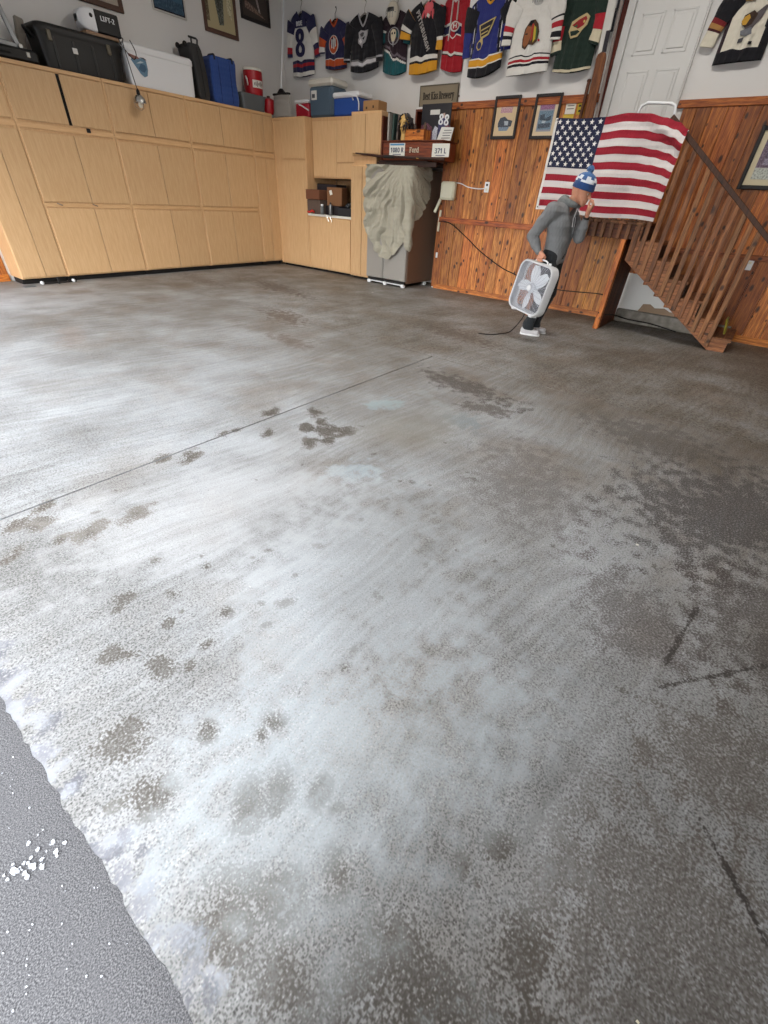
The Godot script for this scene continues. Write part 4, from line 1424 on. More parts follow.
	# 9: green
	jersey("dark green jersey with red and cream cuffs, right end of the row", -2.92, zb, 2.71, 0.245, 3.44, 0.29,
		func(x, v, u):
			if v > 0.965: return cream
			return green,
		[[-1, [-3.15, 2.86], 0.07, [[0.48, green], [0.75, red], [0.96, cream], [1.0, green]]], [1, [-2.71, 2.92], 0.07, [[0.42, green], [0.72, red], [0.97, cream], [1.0, green]]]],
		[[c8(196, 176, 130), [[-0.11, 0.33], [-0.09, 0.41], [-0.02, 0.44], [0.07, 0.47], [0.115, 0.44], [0.10, 0.37], [0.05, 0.33], [0.01, 0.28], [-0.07, 0.27]]], [c8(150, 34, 40), [[-0.08, 0.38], [-0.01, 0.42], [0.07, 0.445], [0.09, 0.42], [0.06, 0.37], [0.0, 0.345]]], [green, [[-0.09, 0.33], [0.0, 0.335], [0.03, 0.32], [-0.01, 0.295], [-0.07, 0.29]]], [c8(60, 96, 66), [[-0.06, 0.365], [-0.02, 0.385], [-0.01, 0.36]]], [c8(210, 190, 110), oval(0.06, 0.40, 0.012, 0.012, 8)]],
		cream, {"hemtilt": 0.0, "crest": "red and green beast-head crest"})
	# 10: white with wide black hem on the right-hand wall
	var tan := c8(168, 124, 70)
	jersey("white and black jersey with winged crest alone right of the white door", -1.12, zb, 2.66, 0.225, 3.30, 0.24,
		func(x, v, u):
			if v > 0.845: return black
			if u > 0.72 - 0.15 * (1.0 - v): return black
			if u < -0.80 and v > 0.3: return c8(46, 28, 34)
			if u > 0.30 and u < 0.33: return c8(150, 140, 140)
			return cream.lerp(white, 0.55),
		[[-1, [-1.46, 2.80], 0.07, [[0.52, black], [0.57, c8(120, 30, 34)], [0.67, tan], [0.74, c8(70, 26, 32)], [1.0, cream.lerp(white, 0.4)]]], [1, [-0.80, 2.84], 0.07, [[0.5, black], [0.66, tan], [1.0, cream]]]],
		[[c8(90, 84, 86), [[0.0, 0.33], [0.09, 0.40], [0.11, 0.39], [0.085, 0.31], [0.05, 0.26], [0.03, 0.22], [-0.01, 0.20], [-0.03, 0.24]]], [c8(60, 44, 36), [[-0.07, 0.34], [0.0, 0.37], [0.045, 0.34], [0.02, 0.27], [-0.03, 0.25], [-0.075, 0.28]]], [c8(196, 150, 56), [[-0.065, 0.33], [-0.03, 0.345], [-0.01, 0.32], [-0.03, 0.27], [-0.06, 0.27], [-0.08, 0.30]]], [c8(110, 112, 118), [[-0.06, 0.23], [0.03, 0.25], [0.05, 0.20], [0.0, 0.19], [-0.05, 0.20]]], [c8(70, 70, 74), [[-0.05, 0.17], [-0.01, 0.18], [-0.01, 0.15], [-0.05, 0.14]]], [c8(130, 104, 60), rect(-0.11, 0.44, -0.02, 0.475)], [black, rect(0.05, 0.125, 0.08, 0.145)]],
		black, {"hemdrop": -0.004, "hemtilt": 0.006, "crest": "winged crest in gold, brown and grey"})

# ---------------------------------------------------------------- implicit shapes: tapered capsules joined smoothly, meshed as surface nets
# prims: [a, b, ra, rb] or [a, b, ra, rb, -1] to carve; clips: [normal, distance] keep the side behind
func nets(b: MB, prims: Array, cell: float, k: float, clips := []) -> void:
	var lo := Vector3(1e9, 1e9, 1e9)
	var hi := -lo
	for p in prims:
		if p.size() > 4: continue
		var r := Vector3.ONE * (maxf(p[2], p[3]) + k + cell * 2.0)
		lo = lo.min(p[0] - r).min(p[1] - r)
		hi = hi.max(p[0] + r).max(p[1] + r)
	var nx := int((hi.x - lo.x) / cell) + 2
	var ny := int((hi.y - lo.y) / cell) + 2
	var nz := int((hi.z - lo.z) / cell) + 2
	var f := PackedFloat32Array()
	f.resize(nx * ny * nz)
	f.fill(1.0)
	for p in prims:
		var a: Vector3 = p[0]
		var ab: Vector3 = p[1] - a
		var l2 := maxf(ab.length_squared(), 1e-9)
		var ra: float = p[2]
		var rb: float = p[3]
		var neg: bool = p.size() > 4
		var m := maxf(ra, rb) + k + cell * 2.0
		var s0 := ((a.min(p[1]) - Vector3.ONE * m - lo) / cell).floor()
		var s1 := ((a.max(p[1]) + Vector3.ONE * m - lo) / cell).ceil()
		for y in range(maxi(0, int(s0.y)), mini(ny, int(s1.y) + 1)):
			for z in range(maxi(0, int(s0.z)), mini(nz, int(s1.z) + 1)):
				var at := (y * nz + z) * nx
				for x in range(maxi(0, int(s0.x)), mini(nx, int(s1.x) + 1)):
					var q := lo + Vector3(x, y, z) * cell - a
					var t := clampf(q.dot(ab) / l2, 0.0, 1.0)
					var d := (q - ab * t).length() - lerpf(ra, rb, t)
					var e := f[at + x]
					if neg:
						f[at + x] = maxf(e, -d)
					else:
						var h := maxf(k - absf(d - e), 0.0) / k
						f[at + x] = minf(d, e) - h * h * k * 0.25
	for c in clips:
		for y in ny:
			for z in nz:
				for x in nx:
					var q := lo + Vector3(x, y, z) * cell
					var d: float = q.dot(c[0]) - c[1]
					var at := (y * nz + z) * nx + x
					if f[at] < d: f[at] = d
	var ids := PackedInt32Array()
	ids.resize(nx * ny * nz)
	ids.fill(-1)
	var vs := PackedVector3Array()
	var ns := PackedVector3Array()
	var sx := 1
	var sz := nx
	var sy := nx * nz
	for y in ny - 1:
		for z in nz - 1:
			var row := y * sy + z * sz
			for x in nx - 1:
				var i := row + x
				var v0 := f[i]; var v1 := f[i + sx]; var v2 := f[i + sz]; var v3 := f[i + sz + sx]
				var v4 := f[i + sy]; var v5 := f[i + sy + sx]; var v6 := f[i + sy + sz]; var v7 := f[i + sy + sz + sx]
				var neg := int(v0 < 0) + int(v1 < 0) + int(v2 < 0) + int(v3 < 0) + int(v4 < 0) + int(v5 < 0) + int(v6 < 0) + int(v7 < 0)
				if neg == 0 or neg == 8: continue
				var sum := Vector3.ZERO
				var n := 0
				var vv := [v0, v1, v2, v3, v4, v5, v6, v7]
				for e in [[0, 1], [2, 3], [4, 5], [6, 7], [0, 2], [1, 3], [4, 6], [5, 7], [0, 4], [1, 5], [2, 6], [3, 7]]:
					var p: float = vv[e[0]]
					var q: float = vv[e[1]]
					if (p < 0) != (q < 0):
						var t := p / (p - q)
						var ca := Vector3(e[0] & 1, (e[0] >> 2) & 1, (e[0] >> 1) & 1)
						var cb := Vector3(e[1] & 1, (e[1] >> 2) & 1, (e[1] >> 1) & 1)
						sum += ca.lerp(cb, t)
						n += 1
				ids[i] = vs.size()
				vs.append(lo + (Vector3(x, y, z) + sum / n) * cell)
				ns.append(Vector3(v1 + v3 + v5 + v7 - v0 - v2 - v4 - v6, v4 + v5 + v6 + v7 - v0 - v1 - v2 - v3, v2 + v3 + v6 + v7 - v0 - v1 - v4 - v5).normalized())
	for y in range(1, ny - 1):
		for z in range(1, nz - 1):
			for x in range(1, nx - 1):
				var i := y * sy + z * sz + x
				var s := f[i] < 0
				if s != (f[i + sx] < 0): quad_ids(b, vs, ns, ids[i], ids[i - sy], ids[i - sy - sz], ids[i - sz])
				if s != (f[i + sy] < 0): quad_ids(b, vs, ns, ids[i], ids[i - sx], ids[i - sx - sz], ids[i - sz])
				if s != (f[i + sz] < 0): quad_ids(b, vs, ns, ids[i], ids[i - sx], ids[i - sx - sy], ids[i - sy])

func quad_ids(b: MB, vs: PackedVector3Array, ns: PackedVector3Array, a: int, c: int, d: int, e: int) -> void:
	if a < 0 or c < 0 or d < 0 or e < 0: return
	b.stri(vs[a], vs[c], vs[d], ns[a], ns[c], ns[d])
	b.stri(vs[a], vs[d], vs[e], ns[a], ns[d], ns[e])

func chain(prims: Array, pts: Array, rads: Array) -> void:
	for i in pts.size() - 1: prims.append([pts[i], pts[i + 1], rads[i], rads[i + 1]])

const FAN_SIDE := 0.515
func fan_frame() -> Transform3D:
	return Transform3D(Basis.from_euler(Vector3(-0.116, -0.416, -0.100)), Vector3(-2.014, 0.550, -5.337))

func rounded(half: float, r: float, n := 9) -> PackedVector2Array:
	var p := PackedVector2Array()
	for c in 4:
		var ct := Vector2(half - r, half - r).rotated(c * PI / 2)
		for k in n:
			p.append(ct + Vector2(r, 0).rotated(c * PI / 2 + k * PI / 2 / (n - 1)))
	return p

func box_fan() -> void:
	var fx := fan_frame()
	var t := thing("box_fan", "white box fan with five blades carried by the man", "fan")
	t.transform = fx
	var H := FAN_SIDE / 2
	var b := MB.new()
	var rows := []
	for q in [[0.020, -0.006, 0.08], [0.017, 0.002, 0.082], [0.011, 0.006, 0.086], [0.005, 0.004, 0.09], [0.0, -0.006, 0.095], [0.0, -0.050, 0.095], [0.0, -0.104, 0.095], [0.008, -0.113, 0.09], [0.028, -0.113, 0.075]]:
		var line := PackedVector3Array()
		for p in rounded(H - q[0], q[2]): line.append(Vector3(p.x, p.y, q[1]))
		rows.append(line)
	b.grid(rows, Vector3.ZERO, true)
	part("housing", b, M.white_plastic, t)
	for back in 2:
		b = MB.new()
		var z0 := 0.0 if back == 0 else -0.108
		for k in range(1, 25):
			var hh := (H - 0.016) * k / 24.5
			var loop := []
			for p in rounded(hh, hh * lerpf(0.98, 0.34, k / 24.0), 6): loop.append(Vector3(p.x, p.y, z0 + (0.008 if back == 0 else -0.004) * (1.0 - k / 24.0)))
			loop.append(loop[0])
			b.tube(loop, 0.0016, 4, 1.0, Vector3(0, 0, 1), false)
		for k in 26:
			var dir := Vector2.RIGHT.rotated(TAU * k / 26.0)
			var far := (H - 0.016) / maxf(absf(dir.x), absf(dir.y))
			far = minf(far, H * 1.16)
			var pts := []
			for s in 5:
				var q := lerpf(0.03, far, s / 4.0)
				var d2 := dir.rotated(0.25 * s / 4.0)
				var e := d2 * q
				e = e.clamp(Vector2.ONE * -(H - 0.016), Vector2.ONE * (H - 0.016))
				pts.append(Vector3(e.x, e.y, z0 + 0.002))
			b.tube(pts, 0.0018, 4, 1.0, Vector3(0, 0, 1), false)
		part("front_grille" if back == 0 else "rear_grille", b, M.fan_wire if back == 0 else M.fan_grey, t)
	for k in 5:
		var a := deg_to_rad([98.0, 42.0, -32.0, -104.0, 176.0][k])
		var bl := []
		for i in 13:
			var line := PackedVector3Array()
			var q := i / 12.0
			var r := lerpf(0.038, 0.228, q)
			var wd := lerpf(0.026, 0.058, sin(q * 2.6)) * (1.0 - 0.45 * pow(q, 4))
			for j in 7:
				var s := j / 6.0 * 2.0 - 1.0
				var side := s * wd + 0.015 * q
				line.append(Vector3(cos(a) * r - sin(a) * side, sin(a) * r + cos(a) * side, -0.052 + s * 0.017 * (1.0 - 0.3 * q) + 0.004 * (1.0 - s * s)))
			bl.append(line)
		b = MB.new()
		b.grid(bl, Vector3(0, 0, 1))
		for row in bl:
			for j in row.size(): row[j] += Vector3(0, 0, -0.003)
		b.grid(bl, Vector3(0, 0, -1))
		part("blade", b, M.fan_blade, t)
	b = MB.new()
	b.lathe([Vector2(0.0, -0.10), Vector2(0.048, -0.098), Vector2(0.05, -0.03), Vector2(0.046, -0.022), Vector2(0.03, -0.014), Vector2(0.0, -0.012)], 22, Vector3.ZERO, Basis(Vector3.RIGHT, PI / 2))
	part("hub", b, M.fan_blade, t)
	b = MB.new()
	b.lathe([Vector2(0.0, -0.003), Vector2(0.034, -0.003), Vector2(0.034, 0.006), Vector2(0.026, 0.011), Vector2(0.0, 0.012)], 20, Vector3.ZERO, Basis(Vector3.RIGHT, PI / 2))
	part("grille_boss", b, M.white_plastic, t)
	# handle arch, knob and feet
	b = MB.new()
	var arch := []
	for q in [[-0.10, 0.0], [-0.098, 0.012], [-0.088, 0.024], [-0.06, 0.029], [0.0, 0.03], [0.05, 0.029], [0.075, 0.022], [0.084, 0.0]]:
		arch.append(Vector3(q[0], H + q[1], -0.056))
	b.tube(arch, 0.0085, 8, 1.0, Vector3(0, 0, 1))
	part("handle", b, M.white_plastic, t)
	b = MB.new()
	b.lathe([Vector2(0.0, 0.0), Vector2(0.017, 0.0), Vector2(0.015, 0.022), Vector2(0.0, 0.024)], 14, Vector3(0.125, H - 0.001, -0.05))
	part("knob", b, M.white_plastic, t)
	for s: int in [-1, 1]:
		b = MB.new()
		b.box(Vector3(s * 0.15, -H - 0.006, -0.056), Vector3(0.05, 0.014, 0.10), 0.005)
		part("foot", b, M.white_plastic, t)
	# cord: from the lower back down to the floor and trailing away
	var inv := fx.affine_inverse()
	var pts := []
	for p in [Vector3(-2.06, 0.36, -5.45), Vector3(-2.10, 0.22, -5.60), Vector3(-2.16, 0.10, -5.62), Vector3(-2.20, 0.02, -5.55), Vector3(-2.22, 0.006, -5.45), Vector3(-2.26, 0.006, -5.32), Vector3(-2.33, 0.006, -5.2), Vector3(-2.45, 0.006, -5.14)]:
		pts.append(inv * p)
	b = MB.new()
	b.tube(smooth_path(pts, 4), 0.0055, 6)
	part("power_cord", b, M.rubber, t, "black power cord trailing to the floor")

func smooth_path(p: Array, n: int) -> Array:
	var out := []
	for i in p.size() - 1:
		var a: Vector3 = p[maxi(i - 1, 0)]
		var b: Vector3 = p[i]
		var c: Vector3 = p[i + 1]
		var d: Vector3 = p[mini(i + 2, p.size() - 1)]
		for k in n: out.append(b.cubic_interpolate(c, a, d, k / float(n)))
	out.append(p[p.size() - 1])
	return out

func person() -> void:
	var t := thing("person", "man in grey hoodie, dark trousers and blue bobble hat carrying a box fan", "person", Vector3(-1.974, 0, -5.62), 0.337)
	var V := func(x: float, y: float, z: float) -> Vector3: return Vector3(x, y, z)
	var fw := Vector3(0.94, 0, 0.34)
	var rt := Vector3(-0.34, 0, 0.94)
	var pel := Vector3(0.045, 0.86, -0.05)
	var waist := Vector3(0.06, 1.0, -0.04)
	var chest := Vector3(0.04, 1.16, -0.02)
	var upper := Vector3(0.035, 1.265, -0.01)
	var neck := Vector3(0.085, 1.335, 0.0)
	var hipR := pel + rt * 0.085
	var hipL := pel - rt * 0.085
	var kneeR := Vector3(0.03, 0.47, 0.02)
	var ankR := Vector3(-0.055, 0.095, 0.0)
	var kneeL := Vector3(0.11, 0.47, -0.15)
	var ankL := Vector3(0.02, 0.095, -0.19)
	var shR := Vector3(-0.075, 1.275, 0.145)
	var shL := Vector3(0.115, 1.275, -0.155)
	var elR := Vector3(-0.225, 1.035, 0.075)
	var wrR := Vector3(-0.118, 0.892, 0.165)
	var elL := Vector3(0.265, 1.05, -0.05)
	var wrL := Vector3(0.283, 1.235, 0.02)
	# --- the body, one skin: trunk and limbs, then head and hands on finer grids
	var b := MB.new()
	var pr := []
	for s: int in [-1, 1]:
		pr.append([pel + rt * 0.055 * s, waist + rt * 0.05 * s, 0.085, 0.078])
		pr.append([waist + rt * 0.05 * s, chest + rt * 0.065 * s, 0.078, 0.092])
		pr.append([chest + rt * 0.065 * s, upper + rt * 0.08 * s, 0.092, 0.068])
	pr.append([neck - Vector3(0.02, 0.03, 0), Vector3(0.142, 1.42, 0.005), 0.054, 0.052])
	chain(pr, [upper + rt * 0.09, shR, elR, wrR], [0.06, 0.05, 0.038, 0.024])
	chain(pr, [upper - rt * 0.09, shL, elL, wrL], [0.06, 0.05, 0.038, 0.024])
	chain(pr, [hipR, kneeR, ankR], [0.08, 0.052, 0.034])
	chain(pr, [hipL, kneeL, ankL], [0.08, 0.052, 0.034])
	pr.append([ankR + Vector3(0, -0.03, 0), ankR + Vector3(0.1, -0.062, 0.01), 0.028, 0.02])
	pr.append([ankL + Vector3(0, -0.03, 0), ankL + Vector3(0.1, -0.062, 0.02), 0.028, 0.02])
	nets(b, pr, 0.014, 0.03)
	# head: F forward, U up, R right
	var HC := Vector3(0.165, 1.452, 0.008)
	var F := (fw + Vector3(0, -0.22, 0)).normalized()
	var R := rt
	var U := R.cross(F).normalized()
	if U.y < 0: U = -U
	var h := func(f: float, u: float, r: float) -> Vector3: return HC + F * f + U * u + R * r
	pr = []
	pr.append([h.call(-0.022, 0.030, -0.01), h.call(0.022, 0.034, 0.01), 0.084, 0.080])
	pr.append([h.call(-0.02, -0.01, 0), h.call(0.03, -0.01, 0), 0.072, 0.062])
	for s: int in [-1, 1]:
		pr.append([h.call(0.0, -0.045, 0.045 * s), h.call(0.062, -0.088, 0.018 * s), 0.026, 0.022])
		pr.append([h.call(0.052, -0.022, 0.038 * s), h.call(0.066, -0.05, 0.026 * s), 0.030, 0.026])
		pr.append([h.call(0.078, 0.014, 0.014 * s), h.call(0.064, 0.012, 0.052 * s), 0.017, 0.013])
		pr.append([h.call(-0.012, 0.012, 0.079 * s), h.call(-0.004, -0.028, 0.075 * s), 0.015, 0.010])
		pr.append([h.call(0.094, -0.034, 0.010 * s), h.call(0.090, -0.036, 0.014 * s), 0.008, 0.007])
	pr.append([h.call(0.088, 0.008, 0), h.call(0.112, -0.030, 0), 0.009, 0.0135])
	pr.append([h.call(0.074, -0.07, 0), h.call(0.072, -0.098, 0), 0.026, 0.020])
	pr.append([h.call(0.090, -0.056, -0.016), h.call(0.090, -0.056, 0.016), 0.0085, 0.0085])
	pr.append([h.call(0.088, -0.070, -0.013), h.call(0.088, -0.070, 0.013), 0.0085, 0.0085])
	pr.append([h.call(-0.015, -0.06, 0), Vector3(0.12, 1.37, 0.003), 0.056, 0.052])
	for s: int in [-1, 1]:
		pr.append([h.call(0.092, -0.004, 0.030 * s), h.call(0.092, -0.004, 0.034 * s), 0.0125, 0.0125, -1])
	pr.append([h.call(0.106, -0.063, -0.02), h.call(0.106, -0.063, 0.02), 0.009, 0.009, -1])
	nets(b, pr, 0.0045, 0.014)
	# right hand: palm over the handle, four fingers curled in front of and under it, thumb behind
	var bar := Vector3(-0.075, 0.836, 0.178)
	var hx := Vector3(0.72, -0.10, 0.69).normalized()
	var fr := Vector3(-0.68, 0.12, 0.73).normalized()
	var up := hx.cross(fr).normalized()
	if up.y < 0: up = -up
	pr = []
	for k in 4:
		var o := (k - 1.5) * 0.0205
		var c := bar + hx * o
		var ln: float = [0.92, 1.04, 1.0, 0.82][k]
		var k0 := c + fr * 0.012 + up * 0.036
		var k1 := c + fr * 0.030 * ln + up * 0.006
		var k2 := c + fr * 0.020 - up * 0.020 * ln
		var k3 := c - fr * 0.006 * ln - up * 0.021 * ln
		chain(pr, [k0, k1, k2, k3], [0.0105, 0.0098, 0.0088, 0.0078])
		pr.append([wrR.lerp(c + up * 0.05, 0.25), k0 - fr * 0.004, 0.018, 0.0125])
		pr.append([wrR.lerp(c + up * 0.05, 0.5), c - fr * 0.010 + up * 0.026, 0.015, 0.011])
	chain(pr, [wrR.lerp(bar + up * 0.05, 0.35) - fr * 0.008, bar + hx * 0.022 - fr * 0.022 + up * 0.022, bar + hx * 0.018 - fr * 0.026 - up * 0.004, bar + hx * 0.006 - fr * 0.020 - up * 0.022], [0.016, 0.012, 0.0105, 0.009])
	pr.append([wrR.lerp(elR, 0.15), wrR.lerp(bar + up * 0.05, 0.35), 0.024, 0.021])
	nets(b, pr, 0.003, 0.007)
	# left hand raised to the mouth, loosely curled
	pr = []
	var pk := Vector3(0.302, 1.315, 0.05)
	for k in 4:
		var o := (k - 1.5) * 0.0195
		var ln: float = [0.85, 1.0, 1.05, 0.95][k]
		var sd := Vector3(-0.20, 0.12, 1.0).normalized() * o
		var k0 := pk + sd
		var k1 := k0 + Vector3(0.012, 0.036 * ln, 0.002)
		var k2 := k1 + Vector3(-0.014, 0.024 * ln, 0.0)
		var k3 := k2 + Vector3(-0.020, 0.006, -0.002)
		chain(pr, [k0, k1, k2, k3], [0.0105, 0.0095, 0.0086, 0.0075])
		pr.append([wrL + Vector3(0, 0.02, 0.006), k0, 0.017, 0.0125])
		pr.append([wrL + Vector3(0.0, 0.03, 0.01), k0 + Vector3(-0.012, -0.012, 0), 0.015, 0.011])
	chain(pr, [wrL + Vector3(-0.01, 0.03, 0.03), pk + Vector3(-0.026, 0.004, 0.028), pk + Vector3(-0.034, 0.034, 0.024), pk + Vector3(-0.032, 0.056, 0.016)], [0.016, 0.0125, 0.0105, 0.009])
	pr.append([wrL.lerp(elL, 0.12), wrL + Vector3(0, 0.03, 0.01), 0.024, 0.021])
	nets(b, pr, 0.003, 0.007)
	part("body", b, M.skin, t)
	# eyes, brows
	for s: int in [-1, 1]:
		var e := MB.new().tint(Color(0.9, 0.88, 0.85))
		e.ball(h.call(0.081, -0.004, 0.031 * s), Vector3.ONE * 0.0115, 12)
		e.tint(Color(0.16, 0.12, 0.10))
		e.ball((h.call(0.081, -0.004, 0.031 * s) as Vector3) + F * 0.0085 + R * (0.001 * s), Vector3.ONE * 0.0048, 8)
		part("eye", e, M.plastic, t)
		e = MB.new().tint(Color(0.36, 0.27, 0.20))
		e.tube([h.call(0.097, 0.020, 0.014 * s), h.call(0.094, 0.026, 0.032 * s), h.call(0.080, 0.022, 0.050 * s)], [0.004, 0.0045, 0.002], 6)
		part("eyebrow", e, M.cloth, t)
	# hat
	var hb := Basis(F, U, R)
	b = MB.new()
	var cuff := c8(42, 74, 128)
	var pat := func(i: int, k: int) -> Color:
		if i < 4: return cuff.srgb_to_linear()
		if i < 6: return (c8(216, 222, 230) if (k / 2 + i) % 4 != 0 else c8(70, 96, 140)).srgb_to_linear()
		if i == 6: return (c8(216, 222, 230) if k % 4 < 2 else c8(60, 96, 150)).srgb_to_linear()
		return c8(58, 98, 152).srgb_to_linear()
	var prof := [Vector2(0.090, 0.020), Vector2(0.1, 0.026), Vector2(0.101, 0.05), Vector2(0.094, 0.066), Vector2(0.096, 0.078), Vector2(0.094, 0.096), Vector2(0.088, 0.112), Vector2(0.076, 0.13), Vector2(0.056, 0.147), Vector2(0.032, 0.158), Vector2(0.012, 0.163)]
	b.lathe(prof, 28, HC + F * 0.004 - U * 0.004, Basis(F * 1.15, U * 1.02, R * 1.03), pat)
	var cap := part("bobble_hat", b, M.cloth, t, "blue and white knitted bobble hat")
	b = MB.new().tint(c8(88, 124, 172))
	var rp := RandomNumberGenerator.new()
	rp.seed = 4
	for i in 60:
		var dirp := Vector3(rp.randfn(), rp.randfn(), rp.randfn()).normalized()
		var c0: Vector3 = HC + U * 0.182 - F * 0.004
		b.tube([c0, c0 + dirp * 0.036], [0.009, 0.006], 5)
	part("bobble", b, M.cloth, cap)
	b = MB.new().tint(c8(225, 230, 236))
	b.box(h.call(0.088, 0.040, 0.046), Vector3(0.004, 0.016, 0.034), 0.001, Basis(F, U, R) * Basis(Vector3.UP, -0.5))
	part("hat_patch", b, M.cloth, cap, "small white patch on the cuff")
	# hoodie
	pr = []
	for s: int in [-1, 1]:
		pr.append([pel + Vector3(0.005, -0.03, 0) + rt * 0.055 * s, waist + rt * 0.055 * s, 0.108, 0.108])
		pr.append([waist + rt * 0.055 * s, chest + rt * 0.065 * s, 0.108, 0.114])
		pr.append([chest + rt * 0.065 * s, upper + rt * 0.075 * s, 0.114, 0.080])
	chain(pr, [upper + rt * 0.07, shR, shR.lerp(elR, 0.5) + Vector3(-0.006, 0.004, 0), elR, elR.lerp(wrR, 0.5), wrR.lerp(elR, 0.06)], [0.085, 0.074, 0.062, 0.056, 0.048, 0.034])
	chain(pr, [upper - rt * 0.07, shL, elL, elL.lerp(wrL, 0.5), wrL.lerp(elL, 0.10)], [0.085, 0.072, 0.055, 0.048, 0.034])
	# creases of the sleeves and the slack of the front
	pr.append([shR.lerp(elR, 0.78) + Vector3(0.03, 0, 0.03), shR.lerp(elR, 0.9) + Vector3(-0.03, -0.01, 0.04), 0.022, 0.022])
	pr.append([elR.lerp(wrR, 0.28) + Vector3(-0.03, 0, 0.02), elR.lerp(wrR, 0.32) + Vector3(0.03, 0.02, 0.03), 0.024, 0.022])
	pr.append([waist + fw * 0.085 + Vector3(0, -0.09, 0), waist + fw * 0.07 + rt * 0.09 + Vector3(0, 0.02, 0), 0.028, 0.022])
	pr.append([waist + fw * 0.09 + Vector3(0, 0.06, 0), chest + fw * 0.075 + rt * 0.05, 0.024, 0.018])
	b = MB.new().tint(c8(122, 124, 126))
	nets(b, pr, 0.0115, 0.022, [[Vector3(-0.12, -1.0, -0.12).normalized(), -0.785]])
	var hood := part("hoodie", b, M.cloth, t, "heather grey zip hoodie")
	b = MB.new().tint(c8(110, 113, 114))
	pr = []
	# the hood lies in a thick roll round the neck
	var ringp := []
	for k in 13:
		var a := lerpf(-2.45, 2.45, k / 12.0)
		ringp.append(neck + Vector3(0.012, 0.012, 0) - fw * cos(a) * 0.088 + rt * sin(a) * 0.082 + Vector3(0, 0.022 * cos(a), 0))
	for k in 12:
		var thick := 0.024 + 0.018 * maxf(0.0, cos(lerpf(-2.45, 2.45, k / 12.0)))
		pr.append([ringp[k], ringp[k + 1], thick, thick])
	pr.append([neck - fw * 0.10 + Vector3(0, 0.01, 0), upper - fw * 0.115 + Vector3(0, 0.0, 0), 0.045, 0.03])
	nets(b, pr, 0.009, 0.02)
	part("hood", b, M.cloth, hood)
	b = MB.new().tint(c8(60, 60, 62))
	var zp := []
	for k in 9:
		var q := k / 8.0
		var c := (neck + Vector3(0.0, -0.05, 0)).lerp(pel + Vector3(0, -0.03, 0), q)
		zp.append(c + fw * (0.095 + 0.035 * sin(q * PI) + 0.012 * q))
	b.tube(zp, 0.005, 6)
	part("zip", b, M.cloth, hood, "dark zip")
	b = MB.new().tint(c8(196, 196, 198))
	for s: int in [-1, 1]:
		b.tube([neck + fw * 0.10 + rt * 0.03 * s + Vector3(0, -0.03, 0), chest + fw * 0.135 + rt * 0.035 * s + Vector3(0, 0.06, 0), chest + fw * 0.145 + rt * 0.035 * s + Vector3(0, -0.02, 0)], 0.0045, 6)
	part("drawstring", b, M.cloth, hood)
	for e in [[wrR, elR], [wrL, elL]]:
		b = MB.new().tint(c8(104, 107, 108))
		b.tube([e[0].lerp(e[1], 0.20), e[0].lerp(e[1], 0.10), e[0].lerp(e[1], 0.02)], [0.036, 0.034, 0.031], 14)
		part("cuff", b, M.cloth, hood)
	# trousers and shoes
	pr = []
	pr.append([pel + rt * 0.045, pel - rt * 0.045, 0.105, 0.105])
	chain(pr, [hipR, kneeR, ankR + Vector3(0.0, 0.0, 0)], [0.098, 0.070, 0.056])
	chain(pr, [hipL, kneeL, ankL], [0.098, 0.070, 0.056])
	for an: Vector3 in [ankR, ankL]: pr.append([an + Vector3(-0.01, 0.03, 0), an + Vector3(0.03, -0.02, 0.01), 0.056, 0.05])
	b = MB.new().tint(c8(38, 39, 46))
	nets(b, pr, 0.012, 0.025, [[Vector3(0, -1, 0), -0.062]])
	part("trousers", b, M.cloth, t, "dark trousers")
	for q in [[ankR, Vector3(1, 0, 0.12).normalized()], [ankL, Vector3(1, 0, 0.25).normalized()]]:
		var a: Vector3 = q[0]
		var d: Vector3 = q[1]
		var sdv := Vector3(-d.z, 0, d.x)
		var g := Vector3(a.x, 0, a.z)
		pr = []
		pr.append([g + Vector3(0, 0.055, 0) - d * 0.035, g + Vector3(0, 0.060, 0) + d * 0.03, 0.040, 0.040])
		for s: int in [-1, 1]:
			pr.append([g + Vector3(0, 0.034, 0) - d * 0.03 + sdv * 0.008 * s, g + Vector3(0, 0.034, 0) + d * 0.13 + sdv * 0.016 * s, 0.033, 0.030])
		b = MB.new().tint(c8(186, 184, 186))
		nets(b, pr, 0.008, 0.02, [[Vector3(0, -1, 0), -0.016]])
		var shoe := part("shoe", b, M.cloth, t, "light grey trainer")
		var sole := PackedVector2Array()
		for k in 20:
			var aa := TAU * k / 20.0
			var wide := 0.043 if cos(aa) > 0 else 0.037
			sole.append(Vector2(0.047 + cos(aa) * 0.122, sin(aa) * wide))
		b = MB.new().tint(c8(222, 222, 222))
		b.plate(sole, 0.0, 0.022, Transform3D(Basis(d, sdv, Vector3.UP), g))
		part("sole", b, M.plastic, shoe)
		b = MB.new().tint(c8(225, 225, 225))
		for k in 4:
			var c := g + d * (0.035 + k * 0.022) + Vector3(0, 0.082 - k * 0.0085, 0)
			b.tube([c - sdv * 0.022, c + Vector3(0, 0.006, 0), c + sdv * 0.022], 0.0032, 5)
		part("laces", b, M.cloth, shoe)
	b = MB.new()
	var wc := wrL.lerp(elL, 0.02)
	b.tube([wc - (elL - wrL).normalized() * 0.008, wc + (elL - wrL).normalized() * 0.008], 0.033, 14)
	part("wristband", b, M.black, t, "black band on the raised wrist")

